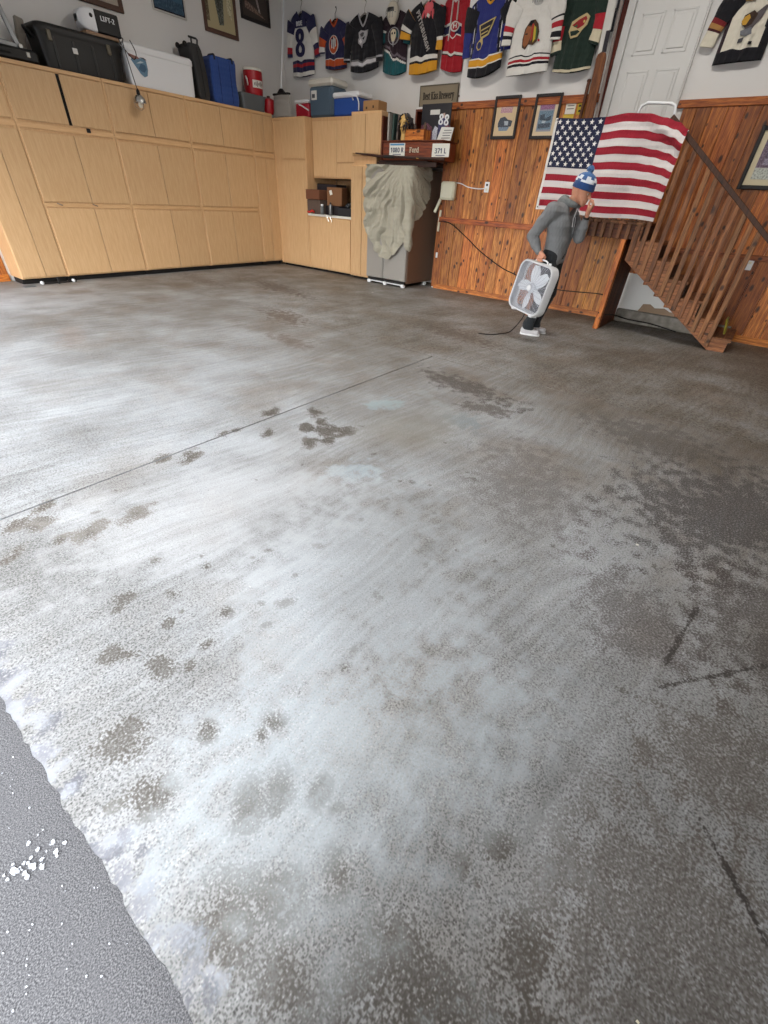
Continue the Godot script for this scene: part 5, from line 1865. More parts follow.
func cabinet_top() -> void:
	var Y := 2.432
	# black tote with clips and a small white tag
	var P := Vector3(-8.56, Y, -4.03)
	var t := thing("storage_tote", "long black plastic tote with small white tag on top of the cabinets", "tote", P)
	var b := MB.new()
	var rows := []
	for q in [[0.0, 0.93], [0.03, 0.95], [0.20, 0.98], [0.33, 1.0], [0.335, 1.03], [0.36, 1.03]]:
		var line := PackedVector3Array()
		for p in rounded(0.5, 0.12, 5): line.append(Vector3(p.x * 0.38 * q[1], q[0], p.y * 1.06 * q[1]))
		rows.append(line)
	b.grid(rows, Vector3.ZERO, true)
	for k in 4:
		b.box(Vector3(0.185, 0.16, -0.36 + k * 0.24), Vector3(0.02, 0.30, 0.035), 0.008)
	part("tub", b, M.black_plastic, t)
	b = MB.new()
	rows = []
	for q in [[0.355, 1.05], [0.385, 1.05], [0.41, 1.0], [0.425, 0.9], [0.43, 0.4], [0.43, 0.01]]:
		var line := PackedVector3Array()
		for p in rounded(0.5, 0.12, 5): line.append(Vector3(p.x * 0.38 * q[1], q[0], p.y * 1.06 * q[1]))
		rows.append(line)
	b.grid(rows, Vector3.ZERO, true)
	part("lid", b, M.black, t)
	for zz: float in [0.40, -0.34]:
		b = MB.new().tint(c8(96, 88, 70)); b.box(Vector3(0.20, 0.31, zz), Vector3(0.025, 0.10, 0.05), 0.008)
		part("latch", b, M.plastic, t, "tan latch")
	b = MB.new().tint(Color(0.85, 0.85, 0.84)); b.box(Vector3(0.197, 0.215, 0.12), Vector3(0.004, 0.055, 0.06), 0.001)
	part("tag", b, M.paper, t, "small white tag")
	b = MB.new()
	b.tube(smooth_path([Vector3(0.05, 0.26, 0.51), Vector3(0.06, 0.33, 0.57), Vector3(0.06, 0.36, 0.62), Vector3(0.02, 0.34, 0.60), Vector3(-0.05, 0.28, 0.51)], 4), 0.014, 8)
	part("handle", b, M.black, t)
	# folded grey metal frame and the flat black case it leans on
	P = Vector3(-8.57, Y, -2.96)
	t = thing("instrument_case", "flat black case at the near end of the cabinet top", "case", P)
	b = MB.new(); b.box(Vector3(0, 0.065, 0), Vector3(0.40, 0.13, 0.96), 0.025)
	part("shell", b, M.black, t)
	b = MB.new(); b.box(Vector3(0.19, 0.065, -0.1), Vector3(0.04, 0.02, 0.14), 0.008); part("handle", b, M.rubber, t)
	for zz: float in [-0.36, 0.3]:
		b = MB.new(); b.box(Vector3(0.20, 0.075, zz), Vector3(0.012, 0.05, 0.04), 0.004); part("clasp", b, M.chrome, t)
	t = thing("folding_frame", "folded grey metal frame leaning over the flat black case", "frame", Vector3(-8.6, Y + 0.13, -3.04))
	b = MB.new(); b.bar(Vector3(0.05, 0.045, -0.26), Vector3(-0.05, 0.72, -0.14), 0.055, 0.03, Vector3.RIGHT, 0.006); part("strut", b, M.bare_metal, t)
	b = MB.new(); b.bar(Vector3(0.06, 0.025, -0.30), Vector3(0.08, 0.07, 0.35), 0.05, 0.035, Vector3.RIGHT, 0.006); part("foot_bar", b, M.bare_metal, t)
	b = MB.new(); b.lathe([Vector2(0, 0), Vector2(0.022, 0), Vector2(0.022, 0.03), Vector2(0, 0.03)], 12, Vector3(0.08, 0.03, -0.27), Basis(Vector3.FORWARD, PI / 2)); part("bolt", b, M.chrome, t)
	b = MB.new().tint(c8(128, 122, 112)); b.box(Vector3(-0.02, 0.16, -0.36), Vector3(0.05, 0.32, 0.10), 0.012, Basis(Vector3.RIGHT, -0.2)); part("pad", b, M.cloth, t, "worn beige pad")
	# opener motor with a white lens, resting on the tote
	P = Vector3(-8.56, Y + 0.432, -4.36)
	t = thing("opener_motor", "black and white opener motor unit with looped cord, resting on the black tote", "motor", P)
	b = MB.new(); b.box(Vector3(0, 0.15, -0.12), Vector3(0.26, 0.22, 0.32), 0.012); part("case", b, M.black, t)
	b = MB.new().tint(c8(150, 120, 92)); b.box(Vector3(0, 0.02, -0.02), Vector3(0.22, 0.04, 0.44), 0.006); part("bracket", b, M.paint, t, "tan bracket")
	b = MB.new()
	rows = []
	for i in 9:
		var line := PackedVector3Array()
		var q := i / 8.0
		var sc := sqrt(maxf(0.0, 1.0 - pow(q, 2.6)))
		for p in rounded(0.5, 0.12, 5): line.append(Vector3(p.x * 0.25 * (0.35 + 0.65 * sc), 0.15 + p.y * 0.23 * (0.3 + 0.7 * sc), 0.04 + 0.20 * q))
		rows.append(line)
	b.grid(rows, Vector3.ZERO, true)
	part("lens", b, M.white_plastic, t, "white lamp lens")
	b = MB.new(); b.ball(Vector3(0.125, 0.19, 0.09), Vector3(0.012, 0.022, 0.022), 10); part("button", b, M.black, t)
	var n := MeshInstance3D.new(); n.mesh = words("LIFT-2", 0.05, 0.004, true); n.material_override = M.white_plastic; n.name = "lettering"
	t.add_child(n, true); n.position = Vector3(0.133, 0.185, -0.12); n.rotation.y = PI / 2
	# clamp lamp hanging down from it on its cord
	P = Vector3(-8.20, 2.255, -4.58)
	t = thing("clamp_lamp", "unlit bulb in a small metal reflector hanging on a black cord before the cabinets", "lamp", P)
	b = MB.new()
	b.tube(smooth_path([Vector3(0, 0.10, 0), Vector3(-0.01, 0.30, 0.03), Vector3(-0.02, 0.55, 0.06), Vector3(-0.04, 0.62, 0.04), Vector3(-0.22, 0.636, 0.0)], 5), 0.006, 6)
	b.tube(smooth_path([Vector3(-0.05, 0.625, 0.10), Vector3(0.0, 0.55, 0.10), Vector3(0.02, 0.46, 0.03), Vector3(0.0, 0.43, -0.05), Vector3(0.0, 0.50, -0.09), Vector3(-0.06, 0.626, -0.07)], 5), 0.006, 6)
	part("cord", b, M.rubber, t)
	b = MB.new(); b.lathe([Vector2(0.0, 0.05), Vector2(0.026, 0.05), Vector2(0.022, 0.10), Vector2(0.008, 0.125), Vector2(0, 0.125)], 12); part("socket", b, M.rubber, t)
	b = MB.new()
	b.lathe([Vector2(0.085, -0.03), Vector2(0.082, 0.0), Vector2(0.066, 0.03), Vector2(0.042, 0.052), Vector2(0.024, 0.06)], 18)
	b.lathe([Vector2(0.024, 0.057), Vector2(0.04, 0.05), Vector2(0.063, 0.028), Vector2(0.079, 0.0), Vector2(0.085, -0.03)], 18)
	part("reflector", b, M.chrome, t)
	b = MB.new().tint(Color(0.93, 0.92, 0.86)); b.lathe([Vector2(0.0, -0.085), Vector2(0.022, -0.078), Vector2(0.031, -0.055), Vector2(0.028, -0.03), Vector2(0.016, 0.0), Vector2(0.014, 0.04)], 14); part("bulb", b, M.plastic, t, "white glass bulb")
	for k in 3:
		b = MB.new(); var a := k * TAU / 3
		b.tube([Vector3(cos(a) * 0.084, -0.03, sin(a) * 0.084), Vector3(cos(a) * 0.07, -0.08, sin(a) * 0.07), Vector3(0, -0.11, 0)], 0.0028, 6); part("guard_wire", b, M.chrome, t)
	# long white cooler with a blue emblem
	P = Vector3(-8.565, Y, -5.13)
	t = thing("white_cooler", "long white cooler with a blue fish emblem on top of the cabinets", "cooler", P)
	b = MB.new()
	rows = []
	for q in [[0.0, 0.95], [0.02, 0.97], [0.36, 1.0]]:
		var line := PackedVector3Array()
		for p in rounded(0.5, 0.06, 5): line.append(Vector3(p.x * 0.42 * q[1], q[0], p.y * 1.06 * q[1]))
		rows.append(line)
	b.grid(rows, Vector3.ZERO, true)
	part("tub", b, M.white_plastic, t)
	b = MB.new()
	rows = []
	for q in [[0.362, 0.99], [0.366, 1.02], [0.42, 1.02], [0.445, 0.97], [0.452, 0.6], [0.452, 0.01]]:
		var line := PackedVector3Array()
		for p in rounded(0.5, 0.06, 5): line.append(Vector3(p.x * 0.42 * q[1], q[0], p.y * 1.06 * q[1]))
		rows.append(line)
	b.grid(rows, Vector3.ZERO, true)
	part("lid", b, M.white_plastic, t)
	b = MB.new()
	var face := Transform3D(Basis(Vector3(0, 0, -1), Vector3.UP, Vector3.RIGHT), Vector3(0.208, 0, 0))
	var emb := func(pts: Array) -> PackedVector2Array:
		var g := PackedVector2Array()
		for p in pts: g.append(Vector2(p[0] - 0.14, p[1]))
		return g
	b.tint(c8(96, 130, 152)); b.plate(emb.call([[-0.33, 0.27], [-0.30, 0.30], [-0.14, 0.31], [-0.10, 0.29], [-0.095, 0.20], [-0.12, 0.13], [-0.17, 0.11], [-0.22, 0.14], [-0.27, 0.20]]), 0.0, 0.003, face)
	b.tint(c8(140, 96, 84)); b.plate(emb.call([[-0.36, 0.33], [-0.22, 0.315], [-0.20, 0.295], [-0.28, 0.285], [-0.35, 0.30]]), 0.002, 0.005, face)
	b.tint(c8(60, 92, 120)); b.plate(emb.call([[-0.24, 0.19], [-0.19, 0.25], [-0.13, 0.24], [-0.115, 0.20], [-0.16, 0.16], [-0.20, 0.165]]), 0.002, 0.005, face)
	b.tint(c8(180, 196, 206)); b.plate(emb.call([[-0.26, 0.24], [-0.19, 0.275], [-0.14, 0.27], [-0.2, 0.25]]), 0.002, 0.005, face)
	b.tint(c8(70, 70, 74)); b.plate(emb.call([[-0.20, 0.315], [-0.13, 0.318], [-0.09, 0.30], [-0.11, 0.295], [-0.14, 0.305]]), 0.002, 0.005, face)
	part("emblem", b, M.plastic, t, "blue fish-shaped emblem")
	for s: int in [-1, 1]:
		b = MB.new(); b.tube([Vector3(-0.08, 0.30, s * 0.515), Vector3(-0.08, 0.24, s * 0.53), Vector3(0.08, 0.24, s * 0.53), Vector3(0.08, 0.30, s * 0.515)], 0.010, 8); part("handle", b, M.white_plastic, t)
	# upright charcoal suitcase
	P = Vector3(-8.56, Y, -5.845)
	t = thing("charcoal_suitcase", "charcoal wheeled case standing upright between the white cooler and the blue bag", "suitcase", P)
	b = MB.new()
	rows = []
	for i in 13:
		var y := 0.64 * i / 12.0
		var bow := 0.03 * sin(PI * i / 12.0)
		var line := PackedVector3Array()
		for p in rounded(0.5, 0.14, 6): line.append(Vector3(p.x * (0.34 + bow), y, p.y * (0.22 - (0.05 if i in [0, 12] else 0.0)) + 0.11 * pow(i / 12.0, 2) * 0.6))
		rows.append(line)
	b.grid(rows, Vector3.ZERO, true)
	var topc := PackedVector3Array(); for p in rows[12]: topc.append(Vector3(0, 0.645, 0.06))
	b.grid([rows[12], topc], Vector3.UP, true)
	part("shell", b, M.charcoal, t)
	b = MB.new(); b.tube([Vector3(0.03, 0.64, 0.02), Vector3(0.03, 0.72, 0.02), Vector3(0.03, 0.73, 0.06), Vector3(0.03, 0.73, -0.07), Vector3(0.03, 0.72, -0.09), Vector3(0.03, 0.62, -0.07)], 0.013, 8); part("handle", b, M.charcoal, t)
	for s: int in [-1, 1]:
		b = MB.new(); b.lathe([Vector2(0, -0.015), Vector2(0.032, -0.015), Vector2(0.036, 0.0), Vector2(0.032, 0.015), Vector2(0, 0.015)], 12, Vector3(s * 0.1, 0.62, 0.19), Basis(Vector3.FORWARD, PI / 2)); part("wheel", b, M.rubber, t)
	b = MB.new(); b.tube([Vector3(0.19, 0.03, 0.0), Vector3(0.205, 0.3, 0.02), Vector3(0.19, 0.6, 0.05)], 0.006, 6); part("zip", b, M.black, t)
	# blue bag
	P = Vector3(-8.56, Y, -6.28)
	t = thing("blue_suitcase", "royal blue soft suitcase with black wheels up, next to the charcoal case", "suitcase", P)
	b = MB.new()
	rows = []
	for i in 13:
		var q := i / 12.0
		var line := PackedVector3Array()
		for p in rounded(0.5, 0.10, 6): line.append(Vector3(p.x * (0.34 + 0.02 * sin(q * 9.0)), 0.57 * q + 0.01 * sin(p.y * 8.0) * q, p.y * (0.50 - (0.04 if i in [0, 12] else 0.0)) * (1.0 + 0.02 * sin(q * 7.0))))
		rows.append(line)
	b.tint(c8(44, 74, 140)); b.grid(rows, Vector3.ZERO, true)
	topc = PackedVector3Array(); for p in rows[12]: topc.append(Vector3(0, 0.58, 0))
	b.grid([rows[12], topc], Vector3.UP, true)
	part("bag", b, M.cloth, t)
	for s: int in [-1, 1]:
		b = MB.new(); b.box(Vector3(0.10, 0.55, s * 0.17), Vector3(0.16, 0.09, 0.06), 0.02); part("wheel_guard", b, M.black, t)
		b = MB.new().tint(c8(36, 62, 122)); b.tube([Vector3(0.175, 0.03, s * 0.11), Vector3(0.185, 0.3, s * 0.11), Vector3(0.172, 0.55, s * 0.11)], 0.009, 6); part("piping", b, M.cloth, t)
	# shallow grey bin with the red jug standing on it
	P = Vector3(-8.56, Y, -6.86)
	t = thing("grey_bin", "shallow grey plastic bin under the red drink jug", "bin", P)
	b = MB.new()
	rows = []
	for q in [[0.0, 0.9], [0.18, 1.0], [0.19, 1.04], [0.215, 1.04]]:
		var line := PackedVector3Array()
		for p in rounded(0.5, 0.1, 5): line.append(Vector3(p.x * 0.34 * q[1], q[0], p.y * 0.52 * q[1]))
		rows.append(line)
	b.grid(rows, Vector3.ZERO, true)
	part("tub", b, M.grey_plastic, t)
	b = MB.new(); b.box(Vector3(0, 0.213, 0), Vector3(0.35, 0.012, 0.53), 0.005); part("lid", b, M.grey_plastic, t)
	P = Vector3(-8.53, Y + 0.22, -6.98)
	t = thing("drink_jug", "red drink jug with white lid and white label, on the grey bin", "jug", P)
	b = MB.new()
	b.tint(c8(172, 28, 34)); b.lathe([Vector2(0, 0), Vector2(0.145, 0), Vector2(0.155, 0.02), Vector2(0.165, 0.15), Vector2(0.165, 0.30), Vector2(0.16, 0.315)], 24)
	part("body", b, M.plastic, t)
	b = MB.new().tint(c8(226, 222, 210)); b.lathe([Vector2(0.168, 0.312), Vector2(0.17, 0.335), Vector2(0.15, 0.355), Vector2(0.05, 0.365), Vector2(0, 0.365)], 24); part("lid", b, M.plastic, t)
	b = MB.new()
	rows = []
	for i in 2:
		var line := PackedVector3Array()
		for k in 9:
			var a := lerpf(-0.75, 0.55, k / 8.0)
			line.append(Vector3(cos(a) * 0.1675, 0.09 + i * 0.10, -sin(a) * 0.1675))
		rows.append(line)
	b.tint(c8(224, 220, 212)); b.grid(rows, Vector3.RIGHT); part("label", b, M.paper, t, "white label")
	b = MB.new().tint(c8(120, 110, 104))
	for k in 7:
		var a := -0.55 + k * 0.15
		b.box(Vector3(cos(a) * 0.169, 0.14, -sin(a) * 0.169), Vector3(0.003, 0.03 + 0.02 * (k % 3), 0.014), 0.0005, Basis(Vector3.UP, a))
	part("label_print", b, M.paper, t)
	b = MB.new().tint(c8(226, 222, 214)); b.tube([Vector3(0.02, 0.20, 0.16), Vector3(0.06, 0.22, 0.20), Vector3(0.09, 0.19, 0.205), Vector3(0.09, 0.13, 0.195), Vector3(0.05, 0.12, 0.165)], 0.012, 8); part("handle", b, M.plastic, t, "white handle")
	P = Vector3(-8.46, Y, -7.24)
	b = MB.new().tint(c8(168, 26, 34))
	t = thing("red_can", "narrow red can beside the grey bin, below the jug", "can", P)
	b.lathe([Vector2(0, 0), Vector2(0.075, 0), Vector2(0.09, 0.05), Vector2(0.10, 0.20), Vector2(0.04, 0.225), Vector2(0, 0.225)], 16); part("body", b, M.plastic, t)
	b = MB.new(); b.lathe([Vector2(0, 0.225), Vector2(0.03, 0.225), Vector2(0.03, 0.25), Vector2(0, 0.25)], 12); part("cap", b, M.black, t)
	# broom standing in the corner
	P = Vector3(-8.14, 2.40, -7.28)
	t = thing("broom", "broom with grey bristles and white handle standing in the corner above the cabinets", "broom", P)
	b = MB.new()
	rows = []
	for i in 9:
		var q := i / 8.0
		var line := PackedVector3Array()
		for k in 32:
			var a := TAU * k / 32.0
			var wv := 1.0 + 0.04 * sin(a * 13.0 + i)
			line.append(Vector3(cos(a) * lerpf(0.235, 0.20, q) * wv, 0.0 + 0.29 * q - 0.02 * (1.0 - q) * absf(cos(a)), sin(a) * lerpf(0.045, 0.03, q) * wv))
		rows.append(line)
	b.tint(c8(150, 146, 140)); b.grid(rows, Vector3.ZERO, true); part("bristles", b, M.cloth, t)
	b = MB.new(); b.box(Vector3(0, 0.30, 0), Vector3(0.42, 0.03, 0.07), 0.01)
	b.plate(PackedVector2Array([Vector2(-0.10, 0.31), Vector2(0.10, 0.31), Vector2(0.025, 0.37), Vector2(-0.025, 0.37)]), -0.02, 0.02); part("block", b, M.black, t, "black block")
	b = MB.new(); b.tube([Vector3(0, 0.34, 0), Vector3(-0.10, 1.0, -0.20), Vector3(-0.20, 1.75, -0.40)], 0.014, 8); part("handle", b, M.white_plastic, t, "white handle")
	# coolers on the back cabinets
	var top := 2.374
	P = Vector3(-7.72, 2.376, -7.52)
	t = thing("red_cooler", "small red cooler with white lid left of the tall grey-blue cooler", "cooler", P)
	b = MB.new().tint(c8(158, 28, 46)); b.box(Vector3(0, 0.10, 0), Vector3(0.34, 0.20, 0.30), 0.02); part("tub", b, M.plastic, t)
	b = MB.new(); b.box(Vector3(0, 0.225, 0), Vector3(0.36, 0.05, 0.32), 0.018); part("lid", b, M.white_plastic, t)
	b = MB.new(); b.tube([Vector3(-0.175, 0.20, 0.10), Vector3(0.0, 0.17, 0.165), Vector3(0.175, 0.10, 0.15)], 0.012, 8); part("strap", b, M.white_plastic, t, "white carry strap")
	P = Vector3(-7.19, top, -7.56)
	t = thing("tall_cooler", "tall grey-blue cooler with off-white lid on the hutch", "cooler", P)
	b = MB.new().tint(c8(74, 92, 108)); b.box(Vector3(-0.05, 0.20, 0), Vector3(0.55, 0.40, 0.40), 0.03)
	for k in 3: b.box(Vector3(0.16 + k * 0.05, 0.20, 0.2), Vector3(0.02, 0.34, 0.012), 0.005)
	part("tub", b, M.plastic, t)
	b = MB.new().tint(c8(206, 202, 192)); b.box(Vector3(-0.05, 0.45, 0), Vector3(0.58, 0.10, 0.43), 0.03); part("lid", b, M.plastic, t, "off-white lid")
	b = MB.new().tint(c8(206, 206, 202)); b.box(Vector3(-0.20, 0.29, 0.202), Vector3(0.13, 0.12, 0.006), 0.002)
	b.tint(c8(70, 74, 80)); b.box(Vector3(-0.21, 0.28, 0.206), Vector3(0.07, 0.05, 0.004), 0.001); part("sticker", b, M.paper, t, "white sticker with a dark mark")
	P = Vector3(-6.65, top, -7.54)
	t = thing("blue_cooler", "bright blue cooler with white lid and wire handle on the hutch", "cooler", P)
	b = MB.new().tint(c8(36, 74, 150)); b.box(Vector3(0, 0.115, 0), Vector3(0.56, 0.23, 0.36), 0.02); part("tub", b, M.plastic, t)
	b = MB.new(); b.box(Vector3(0, 0.265, 0), Vector3(0.59, 0.07, 0.39), 0.025); part("lid", b, M.white_plastic, t)
	b = MB.new(); b.tube(smooth_path([Vector3(0.18, 0.19, 0.19), Vector3(0.19, 0.23, 0.23), Vector3(0.27, 0.23, 0.22), Vector3(0.30, 0.16, 0.19), Vector3(0.295, 0.06, 0.18)], 4), 0.010, 8); part("handle", b, M.white_plastic, t, "white bail handle")
	P = Vector3(-6.04, 2.387, -7.40)
	t = thing("tan_box", "small crumpled tan cardboard box at the end of the back cabinets", "box", P)
	b = MB.new(); b.box(Vector3(0, 0.075, 0), Vector3(0.32, 0.15, 0.24), 0.012); part("carton", b, M.card, t)
	b = MB.new().tint(c8(70, 50, 36)); b.box(Vector3(-0.08, 0.06, 0.121), Vector3(0.03, 0.03, 0.003), 0.001); b.box(Vector3(0.06, 0.07, 0.121), Vector3(0.03, 0.03, 0.003), 0.001); part("marks", b, M.paper, t)

func carton(called: String, label: String, cat: String, P: Vector3, sz: Vector3, colour: Color, turn := 0.0, grp := "") -> Node3D:
	var t := thing(called, label, cat, P, turn, grp)
	var b := MB.new().tint(colour)
	b.box(Vector3(0, sz.y / 2, 0), sz, 0.006)
	part("carton", b, M.paper, t)
	b = MB.new().tint(colour.darkened(0.25))
	b.box(Vector3(0, sz.y + 0.001, 0), Vector3(sz.x * 0.98, 0.003, 0.012), 0.001)
	part("seam", b, M.paper, t)
	return t

func hutch() -> void:
	var Y := 0.967
	var b: MB
	var t: Node3D
	# clutter in the open bay
	carton("brown_carton", "long brown carton lying on a grey one at the left of the hutch shelf", "box", Vector3(-7.26, Y + 0.224, -7.25), Vector3(0.36, 0.15, 0.30), c8(112, 70, 48))
	carton("grey_carton", "grey-brown carton under the long brown carton on the hutch shelf", "box", Vector3(-7.26, Y, -7.26), Vector3(0.34, 0.22, 0.28), c8(92, 76, 68))
	t = carton("upright_carton", "upright brown carton with a white label in the middle of the hutch shelf", "box", Vector3(-6.88, Y + 0.144, -7.38), Vector3(0.30, 0.28, 0.28), c8(126, 88, 58), 0.35)
	b = MB.new().tint(c8(226, 224, 216)); b.box(Vector3(-0.07, 0.20, 0.142), Vector3(0.05, 0.07, 0.003), 0.001, Basis(Vector3.BACK, 0.3)); part("sticker", b, M.paper, t, "white label")
	carton("black_box", "black box under the upright carton on the hutch shelf", "box", Vector3(-6.88, Y, -7.38), Vector3(0.34, 0.14, 0.30), c8(34, 32, 34))
	carton("dark_box", "dark box lying on top of the cartons at the back of the hutch", "box", Vector3(-7.18, Y + 0.37, -7.55), Vector3(0.46, 0.10, 0.34), c8(30, 28, 30), 0.1)
	t = thing("white_pamphlet", "white sheet with red heading standing at the right of the hutch shelf", "paper", Vector3(-6.42, Y + 0.12, -7.40), -0.15)
	b = MB.new().tint(c8(216, 206, 208)); b.box(Vector3(0, 0.17, 0), Vector3(0.20, 0.34, 0.012), 0.002, Basis(Vector3.RIGHT, -0.08)); part("sheet", b, M.paper, t)
	b = MB.new().tint(c8(190, 90, 90)); b.box(Vector3(0, 0.31, -0.004), Vector3(0.17, 0.03, 0.004), 0.001, Basis(Vector3.RIGHT, -0.08)); part("heading", b, M.paper, t, "red heading")
	carton("tool_case", "black tool case in front of the white sheet on the hutch shelf", "case", Vector3(-6.50, Y, -7.32), Vector3(0.38, 0.12, 0.26), c8(40, 42, 44))
	var r := RandomNumberGenerator.new(); r.seed = 3
	# loose black machine parts
	t = thing("parts_heap", "heap of dark metal machine parts on the black tool case", "parts", Vector3(-6.55, Y + 0.122, -7.28), 0)
	for k in 7:
		b = MB.new().tint(Color(0.13, 0.14, 0.15).lightened(r.randf() * 0.15))
		var c := Vector3(r.randf_range(-0.13, 0.13), 0.02 + r.randf() * 0.06, r.randf_range(-0.06, 0.06))
		b.lathe([Vector2(0, -0.03), Vector2(0.025, -0.03), Vector2(0.022, 0.0), Vector2(0.04, 0.004), Vector2(0.04, 0.02), Vector2(0, 0.022)], 10, c, Basis(Vector3(r.randfn(), r.randfn(), r.randfn()).normalized(), r.randf() * 3.0))
		part("fitting", b, M.plastic, t)
	t = thing("red_clamp", "small red clamp at the left front of the hutch shelf", "clamp", Vector3(-7.30, Y, -7.08))
	b = MB.new().tint(c8(190, 44, 36)); b.tube([Vector3(-0.08, 0.03, 0), Vector3(-0.02, 0.02, 0.01), Vector3(0.04, 0.05, 0), Vector3(0.09, 0.03, 0)], 0.018, 8); part("jaw", b, M.plastic, t)
	b = MB.new(); b.tube([Vector3(0.02, 0.012, 0.03), Vector3(0.16, 0.012, 0.05)], 0.008, 6); part("screw", b, M.chrome, t)
	t = thing("clear_jar", "clear jar with white cap leaning among the cartons on the hutch shelf", "jar", Vector3(-7.02, Y, -7.11))
	b = MB.new(); b.lathe([Vector2(0, 0), Vector2(0.035, 0), Vector2(0.037, 0.10), Vector2(0.022, 0.13), Vector2(0, 0.132)], 14); part("glass", b, M.grey_plastic, t)
	b = MB.new(); b.lathe([Vector2(0.024, 0.13), Vector2(0.025, 0.16), Vector2(0, 0.162)], 14); part("cap", b, M.white_plastic, t)
	t = thing("spray_can", "silver spray can in front of the black box on the hutch shelf", "can", Vector3(-6.84, Y, -7.15))
	b = MB.new(); b.lathe([Vector2(0, 0), Vector2(0.033, 0), Vector2(0.033, 0.15), Vector2(0.02, 0.17), Vector2(0, 0.172)], 14); part("can", b, M.bare_metal, t)
	b = MB.new(); b.lathe([Vector2(0, 0.17), Vector2(0.016, 0.17), Vector2(0.016, 0.195), Vector2(0, 0.197)], 10); part("nozzle", b, M.black, t)
	# shelf over the refrigerator: chest, plates, carved head and the rest
	t = thing("wooden_shelf", "dark wooden shelf between cabinet and wall over the draped refrigerator", "shelf", Vector3(-5.1, 1.76, -7.4))
	b = MB.new().tint(Color(0.62, 0.5, 0.45)); b.grain = 0; b.box(Vector3(-0.08, 0.0, -0.13), Vector3(0.96, 0.035, 0.92), 0.004); part("board", b, M.dark_wood, t)
	b = MB.new().tint(Color(0.7, 0.6, 0.55)); b.grain = 0; b.box(Vector3(-0.02, -0.03, 0.318), Vector3(1.16, 0.06, 0.03), 0.004); part("lip", b, M.dark_wood, t)
	b = MB.new().tint(Color(0.8, 0.62, 0.5)); b.span(Vector3(-0.56, 0.0, -0.58), Vector3(-0.535, 0.56, 0.28), 0.003); b.grain = 0
	part("end_board", b, M.walnut, t)
	t = thing("plank_chest", "low brown wooden chest with faint white script, behind two number plates", "chest", Vector3(-4.99, 1.779, -7.22))
	b = MB.new().tint(Color(1.0, 0.82, 0.7)); b.grain = 0; b.box(Vector3(0, 0.11, 0), Vector3(1.12, 0.22, 0.38), 0.008); part("box", b, M.walnut, t)
	b = MB.new().tint(Color(0.9, 0.72, 0.6)); b.grain = 0; b.box(Vector3(0, 0.228, 0), Vector3(1.14, 0.016, 0.40), 0.004); part("lid", b, M.walnut, t)
	var n := MeshInstance3D.new(); n.mesh = words("Ford", 0.06, 0.003, false, true, true); n.material_override = M.ivory; n.name = "script"
	t.add_child(n, true); n.position = Vector3(0.05, 0.12, 0.192)
	for q in [["1080 R", -5.26, 1.905, true, "white number plate with blue band on the left of the brown chest"], ["371 L", -4.455, 1.895, false, "white number plate without a band on the right of the brown chest"]]:
		t = thing("number_plate", q[4], "number plate", Vector3(q[1], q[2] - 0.077, -7.02), 0, "number plates on the chest")
		b = MB.new().tint(c8(216, 216, 208)); b.box(Vector3(0, 0.077, 0), Vector3(0.30, 0.155, 0.006), 0.003); part("plate", b, M.plastic, t)
		n = MeshInstance3D.new(); n.mesh = words(q[0], 0.062, 0.003, true); n.material_override = mat("plate_ink", c8(50, 58, 84), 0.6); n.name = "characters"
		t.add_child(n, true); n.position = Vector3(0, 0.07, 0.0045)
		if q[3]:
			b = MB.new().tint(c8(70, 130, 176)); b.box(Vector3(0, 0.137, 0.003), Vector3(0.27, 0.022, 0.004), 0.001); part("band", b, M.plastic, t, "blue band")
		b = MB.new().tint(c8(130, 130, 140)); b.box(Vector3(0, 0.018, 0.003), Vector3(0.16, 0.012, 0.004), 0.001); part("motto", b, M.plastic, t)
	# carved head with dark hair
	t = thing("carved_bust", "carved wooden head with dark shaggy hair on the brown chest", "carving", Vector3(-5.21, 2.015, -7.12))
	b = MB.new().tint(c8(196, 158, 92))
	var pr := []
	pr.append([Vector3(0, 0.02, 0), Vector3(0, 0.10, 0), 0.055, 0.045])
	pr.append([Vector3(0, 0.13, 0.005), Vector3(0, 0.235, 0), 0.058, 0.075])
	pr.append([Vector3(0, 0.21, 0.07), Vector3(0, 0.165, 0.085), 0.012, 0.019])
	pr.append([Vector3(-0.025, 0.135, 0.062), Vector3(0.025, 0.135, 0.062), 0.013, 0.013])
	pr.append([Vector3(-0.045, 0.222, 0.062), Vector3(0.045, 0.222, 0.062), 0.014, 0.014])
	for s: int in [-1, 1]: pr.append([Vector3(0.03 * s, 0.195, 0.078), Vector3(0.032 * s, 0.195, 0.078), 0.013, 0.013, -1])
	nets(b, pr, 0.006, 0.014, [[Vector3.DOWN, 0.0]])
	part("face", b, M.paint, t)
	b = MB.new().tint(c8(38, 26, 28))
	for k in 90:
		var a := r.randf_range(0.35, TAU - 0.35) + PI / 2
		var el := r.randf_range(-0.5, 1.4)
		var d := Vector3(cos(a) * cos(el), sin(el), sin(a) * cos(el))
		var c0 := Vector3(0, 0.22, -0.01) + d * 0.06
		b.tube([c0, c0 + d * 0.055 + Vector3(0, -0.012, 0), c0 + d * 0.075 + Vector3(r.randfn() * 0.012, -0.06, r.randfn() * 0.012)], [0.014, 0.011, 0.004], 5)
	part("hair", b, M.cloth, t, "dark shaggy hair")
	t = thing("wooden_tray", "pale wooden box lying beside the carved head on the brown chest", "box", Vector3(-4.97, 2.015, -7.14))
	b = MB.new().tint(Color(1.0, 0.9, 0.74)); b.grain = 0; b.box(Vector3(0, 0.06, 0), Vector3(0.36, 0.12, 0.18), 0.006, Basis(Vector3.UP, -0.05)); part("body", b, M.pine, t)
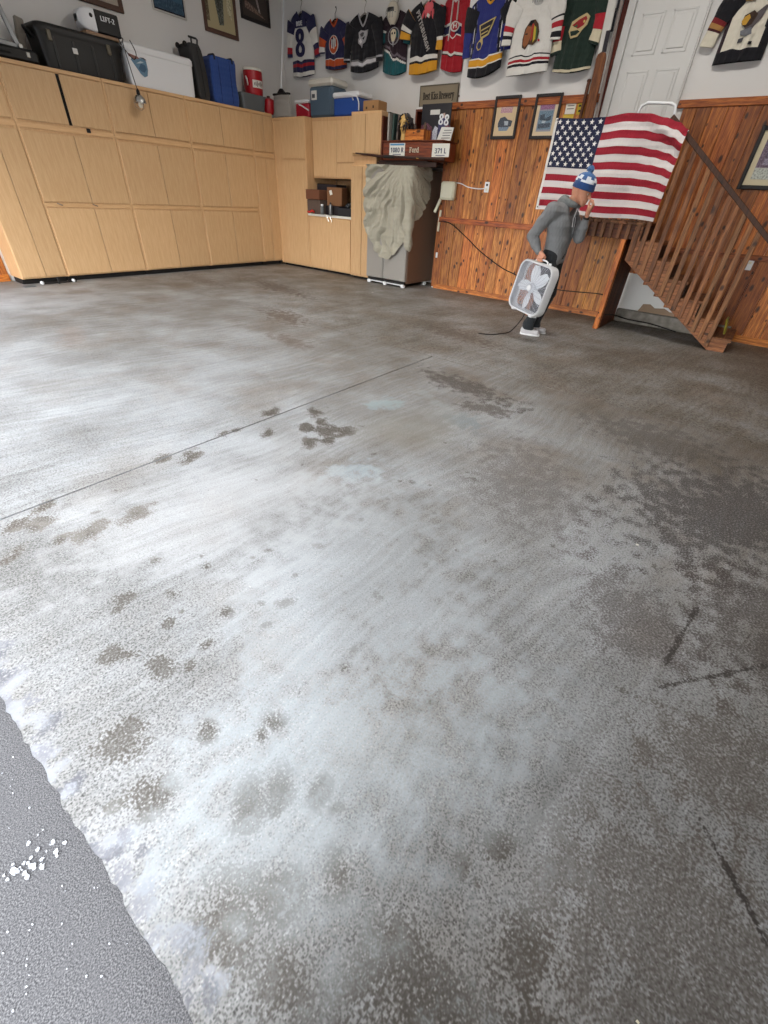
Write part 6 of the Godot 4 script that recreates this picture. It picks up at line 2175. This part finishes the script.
	b = MB.new().tint(Color(0.8, 0.68, 0.52)); b.box(Vector3(0, 0.123, 0), Vector3(0.37, 0.008, 0.19), 0.002, Basis(Vector3.UP, -0.05)); part("lid", b, M.pine, t)
	t = thing("open_cubby", "upright open wooden cubby behind the pale wooden box", "cubby", Vector3(-4.985, 2.015, -7.5))
	b = MB.new().tint(Color(0.9, 0.7, 0.56))
	b.span(Vector3(-0.24, 0, -0.10), Vector3(-0.21, 0.40, 0.10), 0.004); b.span(Vector3(0.12, 0, -0.10), Vector3(0.15, 0.40, 0.10), 0.004); b.span(Vector3(-0.21, 0.37, -0.10), Vector3(0.12, 0.40, 0.10), 0.004)
	part("frame", b, M.walnut, t)
	b = MB.new().tint(Color(0.92, 0.8, 0.68)); b.span(Vector3(-0.21, 0, -0.10), Vector3(0.12, 0.37, -0.085), 0.002); part("back", b, M.pine, t)
	for q in [[Vector3(-5.06, 2.139, -7.19), c8(70, 50, 40), "small dark wooden figure on the left of the pale box"], [Vector3(-4.86, 2.139, -7.16), c8(96, 70, 52), "small brown carved figure on the right of the pale box"]]:
		t = thing("carved_figure", q[2], "figurine", q[0], 0, "small carvings on the pale box")
		b = MB.new().tint(q[1]); b.lathe([Vector2(0, 0), Vector2(0.03, 0), Vector2(0.022, 0.02), Vector2(0.026, 0.05), Vector2(0.012, 0.066), Vector2(0.018, 0.08), Vector2(0.0, 0.095)], 12); part("figure", b, M.paint, t)
		b = MB.new().tint((q[1] as Color).darkened(0.3)); b.box(Vector3(0, 0.004, 0), Vector3(0.07, 0.008, 0.05), 0.002); part("base", b, M.paint, t)
	# poster board with a player in an 88 shirt
	t = thing("poster", "dark poster of hockey players with number 88 and a white strip", "poster", Vector3(-4.79, 2.015, -7.33))
	b = MB.new()
	var k8 := print_image(128, 112, c8(28, 28, 34), [[c8(96, 50, 66), [[0.0, 0.55], [0.22, 0.48], [0.40, 0.60], [0.42, 1.0], [0.0, 1.0]]], [c8(210, 204, 204), [[0.04, 0.78], [0.2, 0.68], [0.28, 0.80], [0.22, 1.0], [0.06, 1.0]]], [c8(196, 200, 212), [[0.42, 0.70], [0.50, 0.56], [0.60, 0.62], [0.58, 0.98], [0.42, 1.0]]], [c8(54, 52, 96), [[0.60, 0.46], [0.72, 0.34], [0.86, 0.36], [0.98, 0.55], [1.0, 1.0], [0.62, 1.0]]], [c8(110, 54, 70), [[0.84, 0.48], [0.98, 0.56], [1.0, 0.92], [0.84, 0.98]]], [c8(190, 160, 150), [[0.70, 0.26], [0.80, 0.24], [0.83, 0.36], [0.72, 0.38]]]], 4, 0.5)
	var pm := mat("poster_print", Color.WHITE, 0.5, 0, k8)
	b.us = 1.0 / 0.52; b.vs = -1.0 / 0.44; b.uo = Vector2(0.5, 1.0)
	b.box(Vector3(0, 0.22, 0), Vector3(0.52, 0.44, 0.012), 0.002)
	part("board", b, pm, t)
	b = MB.new().tint(c8(206, 206, 200)); b.box(Vector3(-0.02, 0.345, 0.008), Vector3(0.17, 0.055, 0.004), 0.001); part("strip", b, M.paper, t, "white strip with dark print")
	n = MeshInstance3D.new(); n.mesh = words("88", 0.13, 0.003, true); n.material_override = M.white_plastic; n.name = "number"
	t.add_child(n, true); n.position = Vector3(0.145, 0.255, 0.009); n.rotation.z = -0.1
	t = thing("white_card", "white lettered card leaning on the poster above the right number plate", "card", Vector3(-4.47, 2.015, -7.14))
	b = MB.new().tint(c8(206, 206, 200)); b.plate(PackedVector2Array([Vector2(-0.15, 0.0), Vector2(0.09, 0.0), Vector2(0.11, 0.15), Vector2(-0.10, 0.16)]), -0.006, 0.006, Transform3D(Basis(Vector3.RIGHT, -0.2), Vector3.ZERO)); part("card", b, M.paper, t)
	b = MB.new().tint(c8(120, 118, 120))
	for k in 4: b.box(Vector3(-0.0 + 0.006 * k, 0.03 + k * 0.029, 0.007 - (0.03 + k * 0.029) * 0.2), Vector3(0.15 - 0.02 * (k % 2), 0.010, 0.004), 0.001)
	part("print", b, M.paper, t)
	# folded boards between the cabinet and the carved head
	for k in 4:
		t = thing("thin_board", ["grey thin board standing nearest the upper cabinet", "dark green thin board, second from the upper cabinet", "grey-brown thin board, third from the upper cabinet", "black thin board right behind the carved head"][k], "board", Vector3(-5.50 + k * 0.055, 2.015, -7.2 - k * 0.05), 0, "thin boards beside the upper cabinet")
		b = MB.new().tint([c8(150, 146, 140), c8(48, 70, 66), c8(104, 92, 86), c8(30, 30, 36)][k]); b.box(Vector3(0, 0.17, 0), Vector3(0.03, 0.34 - k * 0.02, 0.24), 0.003, Basis(Vector3.BACK, -0.04 * k)); part("panel", b, M.paint, t)
		b = MB.new().tint(c8(70, 66, 62)); b.box(Vector3(0, 0.335 - k * 0.01, 0.0), Vector3(0.034, 0.012, 0.244), 0.002, Basis(Vector3.BACK, -0.04 * k)); part("edge_band", b, M.paint, t)
	# rod in front of the shelf
	b = MB.new().tint(Color(0.75, 0.6, 0.55)); b.grain = 0
	t = thing("brown_rod", "long dark brown rod lying along the shelf edge below the number plates", "rod", Vector3(-5.35, 1.80, -6.955))
	b.tube([Vector3(-0.66, 0.05, 0.06), Vector3(-0.2, 0.018, 0.02), Vector3(1.02, -0.012, 0.0)], [0.010, 0.017, 0.017], 8); part("shaft", b, M.dark_wood, t)
	b = MB.new(); b.tube([Vector3(-0.1, 0.012, 0.02), Vector3(0.1, 0.008, 0.016)], 0.022, 8); part("grip", b, M.black, t)
	t = thing("yellow_stick", "short yellow stick at the right end of the shelf above the cloth", "stick", Vector3(-4.60, 1.79, -6.97))
	b = MB.new().tint(c8(188, 150, 70)); b.tube([Vector3(-0.22, 0.008, 0.03), Vector3(0.24, -0.008, 0.0)], 0.011, 8); part("shaft", b, M.paint, t)
	b = MB.new(); b.tube([Vector3(0.2, -0.006, 0.002), Vector3(0.25, -0.008, 0.0)], 0.014, 8); part("tip", b, M.black, t)

func picture(label: String, P: Vector3, w: float, h: float, left_wall: bool, frame: Color, mat_c: Color, img: ImageTexture, mw: float, fwid := 0.035, cat := "picture") -> void:
	var t := thing("framed_picture", label, cat, P, PI / 2 if left_wall else 0.0)
	for q in [[-w / 2 + fwid / 2, 0.0, fwid, h], [w / 2 - fwid / 2, 0.0, fwid, h], [0.0, h / 2 - fwid / 2, w - fwid * 2, fwid], [0.0, -h / 2 + fwid / 2, w - fwid * 2, fwid]]:
		var b := MB.new().tint(frame)
		b.box(Vector3(q[0], q[1], 0.014), Vector3(q[2], q[3], 0.028), 0.006)
		part("frame_side", b, M.paint, t)
	var b := MB.new().tint(mat_c)
	b.box(Vector3(0, 0, 0.005), Vector3(w - fwid * 2, h - fwid * 2, 0.010), 0.001)
	part("mount", b, M.paper, t)
	var pw := w - fwid * 2 - mw * 2
	var ph := h - fwid * 2 - mw * 2
	b = MB.new()
	b.us = 1.0 / pw; b.vs = -1.0 / ph; b.uo = Vector2(0.5, 0.5)
	b.box(Vector3(0, 0, 0.0105), Vector3(pw, ph, 0.003), 0.0)
	var m := StandardMaterial3D.new()
	m.albedo_texture = img
	m.roughness = 0.5
	part("print", b, m, t)

func wall_things() -> void:
	var b: MB
	var t: Node3D
	var zf := -7.524
	# three pictures on the pine boards
	var fan1 := [[c8(196, 150, 160), [[0.18, 0.06], [0.86, 0.08], [0.84, 0.34], [0.16, 0.34]]], [c8(206, 170, 168), [[0.24, 0.14], [0.78, 0.14], [0.78, 0.2], [0.24, 0.2]]], [c8(54, 62, 76), [[0.1, 0.66], [0.2, 0.5], [0.46, 0.46], [0.66, 0.56], [0.94, 0.6], [0.9, 0.78], [0.4, 0.82], [0.12, 0.8]]], [c8(170, 180, 190), [[0.46, 0.6], [0.7, 0.6], [0.72, 0.74], [0.5, 0.74]]], [c8(120, 140, 160), [[0.16, 0.8], [0.8, 0.8], [0.7, 0.92], [0.2, 0.92]]]]
	picture("narrow black-framed print with pink heading above a dark car, left of two on the pine", Vector3(-3.737, 2.29, zf), 0.39, 0.46, false, c8(34, 30, 30), c8(214, 190, 152), print_image(96, 128, c8(212, 188, 150), fan1, 2, 0.4), 0.03)
	var fan2 := [[c8(150, 96, 136), [[0.04, 0.04], [0.98, 0.04], [0.96, 0.26], [0.04, 0.26]]], [c8(104, 132, 152), [[0.04, 0.30], [0.96, 0.30], [0.96, 0.94], [0.04, 0.94]]], [c8(50, 66, 82), [[0.1, 0.44], [0.4, 0.40], [0.46, 0.56], [0.86, 0.46], [0.86, 0.62], [0.5, 0.66], [0.14, 0.6]]], [c8(60, 74, 90), [[0.08, 0.74], [0.9, 0.70], [0.9, 0.86], [0.1, 0.9]]], [c8(176, 190, 200), [[0.3, 0.62], [0.6, 0.64], [0.5, 0.72], [0.3, 0.7]]]]
	picture("black-framed print with purple heading and blue cars, nearest the flag", Vector3(-3.143, 2.285, zf), 0.37, 0.46, false, c8(34, 30, 30), c8(220, 200, 168), print_image(96, 128, c8(150, 150, 160), fan2, 3, 0.5), 0.045)
	var fan3 := [[c8(104, 84, 104), [[0.0, 0.0], [1.0, 0.0], [1.0, 0.72], [0.0, 0.72]]], [c8(70, 60, 84), [[0.1, 0.2], [0.9, 0.15], [0.9, 0.4], [0.1, 0.46]]], [c8(140, 130, 150), [[0.1, 0.5], [0.9, 0.46], [0.9, 0.62], [0.1, 0.66]]], [c8(190, 196, 186), [[0.0, 0.74], [1.0, 0.74], [1.0, 1.0], [0.0, 1.0]]]]
	picture("large black-framed print with cream mount at the right above the stairs", Vector3(-0.265, 1.865, zf), 0.72, 0.56, false, c8(26, 26, 28), c8(214, 204, 172), print_image(128, 96, c8(190, 190, 180), fan3, 5, 0.5), 0.055, 0.04)
	# notices near the posts
	t = thing("paper_notice", "white paper notice with yellow lower half on the pine beside the flag top", "notice", Vector3(-2.83, 2.34, zf))
	b = MB.new().tint(c8(222, 218, 206)); b.box(Vector3(0, 0.03, 0.002), Vector3(0.13, 0.14, 0.004), 0.001); part("sheet", b, M.paper, t)
	b = MB.new().tint(c8(206, 176, 70)); b.box(Vector3(-0.005, -0.065, 0.002), Vector3(0.14, 0.06, 0.004), 0.001); part("lower_sheet", b, M.paper, t, "yellow lower sheet")
	b = MB.new().tint(c8(110, 100, 96)); for k in 3: b.box(Vector3(0, 0.075 - k * 0.03, 0.005), Vector3(0.09, 0.008, 0.002), 0.0005)
	part("print", b, M.paper, t)
	t = thing("yellow_tag", "yellow and dark patterned tag beside the white notice", "tag", Vector3(-2.71, 2.38, zf))
	b = MB.new().tint(c8(190, 164, 50)); b.box(Vector3(0, 0.0, 0.003), Vector3(0.06, 0.17, 0.006), 0.002); part("tag", b, M.paper, t)
	b = MB.new().tint(c8(40, 44, 36)); for k in 3: b.box(Vector3(0.008 * (k - 1), 0.05 - k * 0.05, 0.007), Vector3(0.03, 0.02, 0.003), 0.001)
	part("pattern", b, M.paper, t)
	# pictures on the left wall
	var xl := -8.798
	picture("large brown-framed picture high on the left wall at the left edge", Vector3(xl, 3.66, -4.42), 1.05, 0.84, true, c8(84, 58, 44), c8(176, 166, 154), print_image(64, 64, c8(120, 112, 108), [[c8(64, 58, 60), [[0.0, 0.6], [0.4, 0.5], [0.5, 1.0], [0.0, 1.0]]], [c8(170, 120, 100), [[0.5, 0.7], [0.8, 0.6], [0.9, 1.0], [0.5, 1.0]]]], 6, 0.4), 0.05, 0.06)
	picture("white-framed picture with deep blue print on the left wall", Vector3(xl, 3.78, -5.70), 0.56, 0.78, true, c8(206, 204, 198), c8(40, 40, 48), print_image(96, 96, c8(58, 96, 122), [[c8(30, 40, 54), [[0.42, 0.7], [0.52, 0.62], [0.64, 0.72], [0.56, 0.9], [0.44, 0.86]]], [c8(44, 76, 100), [[0.0, 0.8], [1.0, 0.84], [1.0, 1.0], [0.0, 1.0]]]], 7, 0.3), 0.02, 0.02)
	picture("brown-framed poster with a dark standing figure on pale ground, left wall", Vector3(xl, 3.80, -6.63), 0.66, 0.9, true, c8(92, 66, 54), c8(200, 186, 150), print_image(96, 128, c8(190, 178, 140), [[c8(90, 94, 84), [[0.3, 0.0], [0.62, 0.0], [0.66, 0.5], [0.6, 0.9], [0.44, 0.92], [0.36, 0.6]]], [c8(70, 72, 66), [[0.38, 0.2], [0.55, 0.16], [0.56, 0.7], [0.44, 0.74]]], [c8(214, 206, 170), [[0.72, 0.0], [0.94, 0.0], [0.92, 0.8], [0.78, 0.7]]], [c8(110, 96, 70), [[0.0, 0.0], [0.1, 0.0], [0.12, 0.9], [0.0, 0.9]]]], 8, 0.5), 0.0, 0.055)
	picture("black-framed dark picture with pale branches near the corner of the left wall", Vector3(xl, 4.02, -7.38), 0.64, 0.74, true, c8(40, 38, 38), c8(70, 62, 58), print_image(96, 96, c8(66, 56, 52), [[c8(170, 156, 150), [[0.4, 0.0], [0.46, 0.0], [0.56, 0.5], [0.72, 0.86], [0.66, 0.88], [0.5, 0.55]]], [c8(150, 130, 126), [[0.7, 0.1], [0.76, 0.1], [0.6, 0.6], [0.54, 0.6]]], [c8(130, 104, 90), [[0.1, 0.7], [0.5, 0.8], [0.9, 0.95], [0.1, 0.85]]]], 9, 0.6), 0.0, 0.05)
	# carved sign on the white recess wall, standing on the poster board's back ledge
	t = thing("wooden_sign", "grey-brown wooden sign with dark script hung over the shelf", "sign", Vector3(-4.93, 2.585, -7.50))
	t.position = Vector3(-5.02, 2.60, -7.70)
	b = MB.new().tint(c8(132, 120, 98)); b.box(Vector3(0, 0, 0), Vector3(0.70, 0.25, 0.025), 0.004); part("board", b, M.paint, t)
	b = MB.new().tint(c8(88, 80, 68))
	for q in [[0, 0.12, 0.70, 0.014], [0, -0.12, 0.70, 0.014]]: b.box(Vector3(q[0], q[1], 0.012), Vector3(q[2], q[3], 0.012), 0.002)
	for q in [[-0.343, 0, 0.014, 0.23], [0.343, 0, 0.014, 0.23]]: b.box(Vector3(q[0], q[1], 0.012), Vector3(q[2], q[3], 0.012), 0.002)
	part("border", b, M.paint, t)
	var n := MeshInstance3D.new(); n.mesh = words("Best Kiss Brewery", 0.085, 0.006, true, true, true); n.material_override = mat("sign_ink", c8(48, 42, 36), 0.8); n.name = "script"
	t.add_child(n, true); n.position = Vector3(0, 0.0, 0.0155); n.scale.x = 0.56
	for x: float in [-0.3, 0.3]:
		b = MB.new(); b.tube([Vector3(x, 0.0, -0.012), Vector3(x, 0.0, -0.30)], 0.012, 8); part("standoff", b, M.bare_metal, t)
	b = MB.new(); b.span(Vector3(-5.32, 2.435, -8.0), Vector3(-4.56, 2.465, -7.56), 0.004)
	solo("white_ledge", shifted(b, Vector3(-4.95, 2.45, -7.8)), M.white_paint, "thin white ledge under the wooden sign", "ledge", Vector3(-4.95, 2.45, -7.8))
	# switch box, cables, socket
	t = thing("utility_box", "ivory plastic utility box on the pine left of the socket", "electrical box", Vector3(-4.52, 1.43, zf))
	b = MB.new(); b.box(Vector3(0, 0, 0.05), Vector3(0.26, 0.24, 0.10), 0.025); part("case", b, M.ivory, t)
	b = MB.new(); b.box(Vector3(0, 0, 0.101), Vector3(0.20, 0.18, 0.006), 0.003); part("cover", b, M.ivory, t)
	b = MB.new(); b.bar(Vector3(-0.13, -0.11, 0.05), Vector3(-0.20, -0.30, 0.08), 0.045, 0.03, Vector3.BACK, 0.006); part("conduit", b, M.ivory, t)
	b = MB.new(); b.bar(Vector3(-0.12, -0.26, 0.02), Vector3(-0.135, -0.56, 0.02), 0.035, 0.025, Vector3.BACK, 0.006); part("conduit", b, M.ivory, t)
	b = MB.new(); b.tube(smooth_path([Vector3(0.10, 0.11, 0.02), Vector3(0.2, 0.10, 0.012), Vector3(0.34, 0.06, 0.012), Vector3(0.52, 0.045, 0.012), Vector3(0.63, 0.055, 0.012)], 4), 0.007, 6); part("lead", b, M.white_plastic, t, "white lead")
	t = thing("wall_socket", "white socket plate on the pine at the end of the white lead", "socket", Vector3(-3.865, 1.50, zf))
	b = MB.new(); b.box(Vector3(0, 0, 0.004), Vector3(0.08, 0.13, 0.008), 0.003); part("plate", b, M.white_plastic, t)
	for y: float in [-0.028, 0.028]:
		b = MB.new(); b.box(Vector3(0.0, y, 0.009), Vector3(0.03, 0.028, 0.004), 0.002); part("outlet", b, M.black_plastic if y > 0 else M.ivory, t)
	t = thing("low_socket", "small white socket on the wall behind the stair slats", "socket", Vector3(-0.155, 0.86, zf))
	b = MB.new(); b.box(Vector3(0, 0, 0.006), Vector3(0.075, 0.115, 0.012), 0.003); part("plate", b, M.white_plastic, t)
	b = MB.new(); b.box(Vector3(0, 0.02, 0.0125), Vector3(0.03, 0.026, 0.003), 0.001); part("outlet", b, M.ivory, t)
	b = MB.new()
	var cab_pts := [Vector3(-4.62, 1.02, -7.46), Vector3(-4.40, 1.0, -7.455), Vector3(-4.1, 0.83, -7.510), Vector3(-3.79, 0.65, -7.510), Vector3(-3.38, 0.47, -7.510), Vector3(-3.12, 0.40, -7.510), Vector3(-2.75, 0.30, -7.510), Vector3(-2.40, 0.28, -7.510), Vector3(-2.1, 0.29, -7.510), Vector3(-1.74, 0.31, -7.510), Vector3(-1.54, 0.27, -7.50), Vector3(-1.44, 0.20, -6.66), Vector3(-1.40, 0.12, -7.2), Vector3(-1.25, 0.06, -7.42), Vector3(-0.95, 0.05, -7.44), Vector3(-0.6, 0.012, -7.40)]
	cab_pts[11] = Vector3(-1.50, 0.20, -6.67)
	cab_pts[10] = Vector3(-1.62, 0.29, -7.3)
	b.tube(smooth_path(cab_pts, 4), 0.007, 6)
	solo("black_cable", b, M.rubber, "thin black cable looped along the pine wall behind the man", "cable")
	for q in [[Vector3(-4.635, 0.52, zf), "small white clip low on the pine edge beside the refrigerator"]]:
		b = MB.new(); b.box(Vector3(0, 0, 0.01), Vector3(0.035, 0.08, 0.02), 0.005)
		solo("cable_clip", b, M.white_plastic, q[1], "clip", q[0])
	# sticks leaning beside the door, standing on the landing
	t = thing("goalie_stick", "goalie stick with brown paddle and white shaft leaning beside the white door", "hockey stick", Vector3(-2.46, 1.216, -7.35))
	var lean := Basis(Vector3.BACK, 0.055) * Basis(Vector3.RIGHT, -0.03)
	b = MB.new().tint(Color(0.82, 0.66, 0.5)); b.box(Vector3(0.0, 0.78, 0), Vector3(0.115, 1.56, 0.03), 0.012); b.plate(PackedVector2Array([Vector2(-0.0575, 1.55), Vector2(0.0575, 1.55), Vector2(0.045, 1.60), Vector2(0.0, 1.62), Vector2(-0.045, 1.60)]), -0.014, 0.014)
	part("paddle", turned(b, lean), M.old_wood, t, "brown paddle")
	b = MB.new().tint(c8(208, 206, 200)); b.box(Vector3(-0.01, 1.83, -0.002), Vector3(0.095, 0.50, 0.024), 0.010); part("shaft", turned(b, lean), M.paint, t, "white shaft")
	b = MB.new().tint(c8(30, 28, 34)); b.box(Vector3(0.02, 1.70, 0.013), Vector3(0.05, 0.18, 0.006), 0.002); part("brand_mark", turned(b, lean), M.paint, t, "dark block mark")
	t = thing("pennant", "black and white patterned scarf hung at the post beside the white door", "scarf", Vector3(-2.56, 3.0, -7.45))
	b = MB.new()
	var rows := []
	for i in 17:
		var line := PackedVector3Array()
		for j in 9: line.append(Vector3((j / 8.0 - 0.5) * (0.13 - 0.01 * sin(i * 0.7)), i / 16.0 * 0.75, 0.025 + 0.012 * sin(j * 1.6 + i * 0.5)))
		rows.append(line)
	var cf := func(i: int, j: int) -> Color:
		var v := (i / 3 + j / 3) % 3
		return [c8(32, 32, 36), c8(66, 66, 74), c8(190, 190, 194)][v if (i > 3) else 0].srgb_to_linear()
	b.grid(rows, Vector3.BACK, false, cf)
	for row in rows:
		for j in row.size(): row[j] -= Vector3(0, 0, 0.008)
	b.grid(rows, Vector3.FORWARD, false, cf)
	part("cloth", b, M.cloth, t)
	b = MB.new(); b.tube([Vector3(0, 0.74, -0.03), Vector3(0, 0.745, 0.04)], 0.006, 6); part("peg", b, M.bare_metal, t)
	t = thing("thin_stick", "thin brown stick standing on the chair rail left of the goalie stick", "stick", Vector3(-2.66, 1.079, -7.488))
	b = MB.new().tint(Color(0.7, 0.55, 0.45)); b.box(Vector3(0, 0.76, 0), Vector3(0.035, 1.52, 0.03), 0.006); part("shaft", b, M.old_wood, t)
	b = MB.new().tint(Color(0.6, 0.45, 0.35)); b.box(Vector3(0, 1.525, 0), Vector3(0.045, 0.03, 0.04), 0.008); part("cap", b, M.old_wood, t)
	t = thing("hockey_stick", "grey hockey stick upright between the goalie stick and the red-brown post", "hockey stick", Vector3(-2.385, 1.216, -7.40))
	b = MB.new().tint(c8(132, 122, 116)); b.box(Vector3(-0.045, 1.15, 0), Vector3(0.032, 2.3, 0.022), 0.006, Basis(Vector3.BACK, 0.05)); part("shaft", b, M.paint, t)
	b = MB.new().tint(c8(30, 30, 32)); b.box(Vector3(-0.005, 0.18, 0), Vector3(0.036, 0.3, 0.026), 0.006, Basis(Vector3.BACK, 0.05)); part("tape", b, M.cloth, t, "black tape")

func turned(b: MB, bs: Basis) -> MB:
	for i in b.v.size():
		b.v[i] = bs * b.v[i]
		b.n[i] = bs * b.n[i]
	return b

func floor_things() -> void:
	var b: MB
	var t := thing("pipe_clamp", "black pipe clamp with white ends lying under the near cabinet", "clamp", Vector3(-8.22, 0, -2.62))
	b = MB.new(); b.tube([Vector3(0, 0.02, 0.14), Vector3(0.0, 0.02, -0.34)], 0.012, 8); part("bar", b, M.black, t)
	for z: float in [0.12, -0.30]:
		b = MB.new(); b.ball(Vector3(0, 0.028, z), Vector3.ONE * 0.026, 10); part("end_cap", b, M.white_plastic, t, "white end")
	b = MB.new(); b.box(Vector3(0.0, 0.045, -0.10), Vector3(0.03, 0.09, 0.02), 0.005); part("screw_post", b, M.black, t)
	b = MB.new(); b.box(Vector3(0.03, 0.006, 0.30), Vector3(0.10, 0.012, 0.14), 0.003); part("foot_plate", b, M.grey_plastic, t)
	# crust of road salt on the driveway
	b = MB.new()
	var r := RandomNumberGenerator.new(); r.seed = 12
	for k in 120:
		var c := Vector3(-0.80 + r.randfn() * 0.02, 0.0, 0.225 + r.randfn() * 0.035)
		if k > 30: c = Vector3(r.randf_range(-1.3, -0.3), -0.001, r.randf_range(0.14, 0.5))
		var pg := PackedVector2Array()
		var rad := r.randf_range(0.002, 0.006) if k <= 30 else r.randf_range(0.0008, 0.002)
		for i in 9:
			var a := TAU * i / 9.0
			pg.append(Vector2(cos(a), sin(a)) * rad * r.randf_range(0.5, 1.3))
		b.plate(pg, 0.0, 0.004, Transform3D(Basis(Vector3.RIGHT, Vector3.FORWARD, Vector3.UP), c))
	var s := solo("road_salt", b, M.salt, "crust of white road salt on the asphalt by the threshold", "salt")
	s.set_meta("kind", "stuff")
	# small pale scraps on the slab
	for q in [[Vector3(-5.0, 0.0, -6.2), c8(226, 220, 214), "tiny white scrap on the floor in front of the refrigerator", 1.0], [Vector3(0.05, 0.0, -2.05), c8(220, 216, 206), "tiny white chip on the dirty floor at the right", 0.6], [Vector3(0.40, 0.0, -0.42), c8(226, 220, 196), "tiny pale chip near the bottom right of the floor", 0.25]]:
		b = MB.new().tint(q[1]); b.plate(PackedVector2Array([Vector2(-0.012, -0.006) * q[3], Vector2(0.010, -0.009) * q[3], Vector2(0.014, 0.004) * q[3], Vector2(-0.004, 0.010) * q[3]]), 0.0, 0.003, Transform3D(Basis(Vector3.RIGHT, Vector3.FORWARD, Vector3.UP), Vector3.ZERO))
		solo("paper_scrap", b, M.paper, q[2], "scrap", q[0], 0, "scraps on the floor")
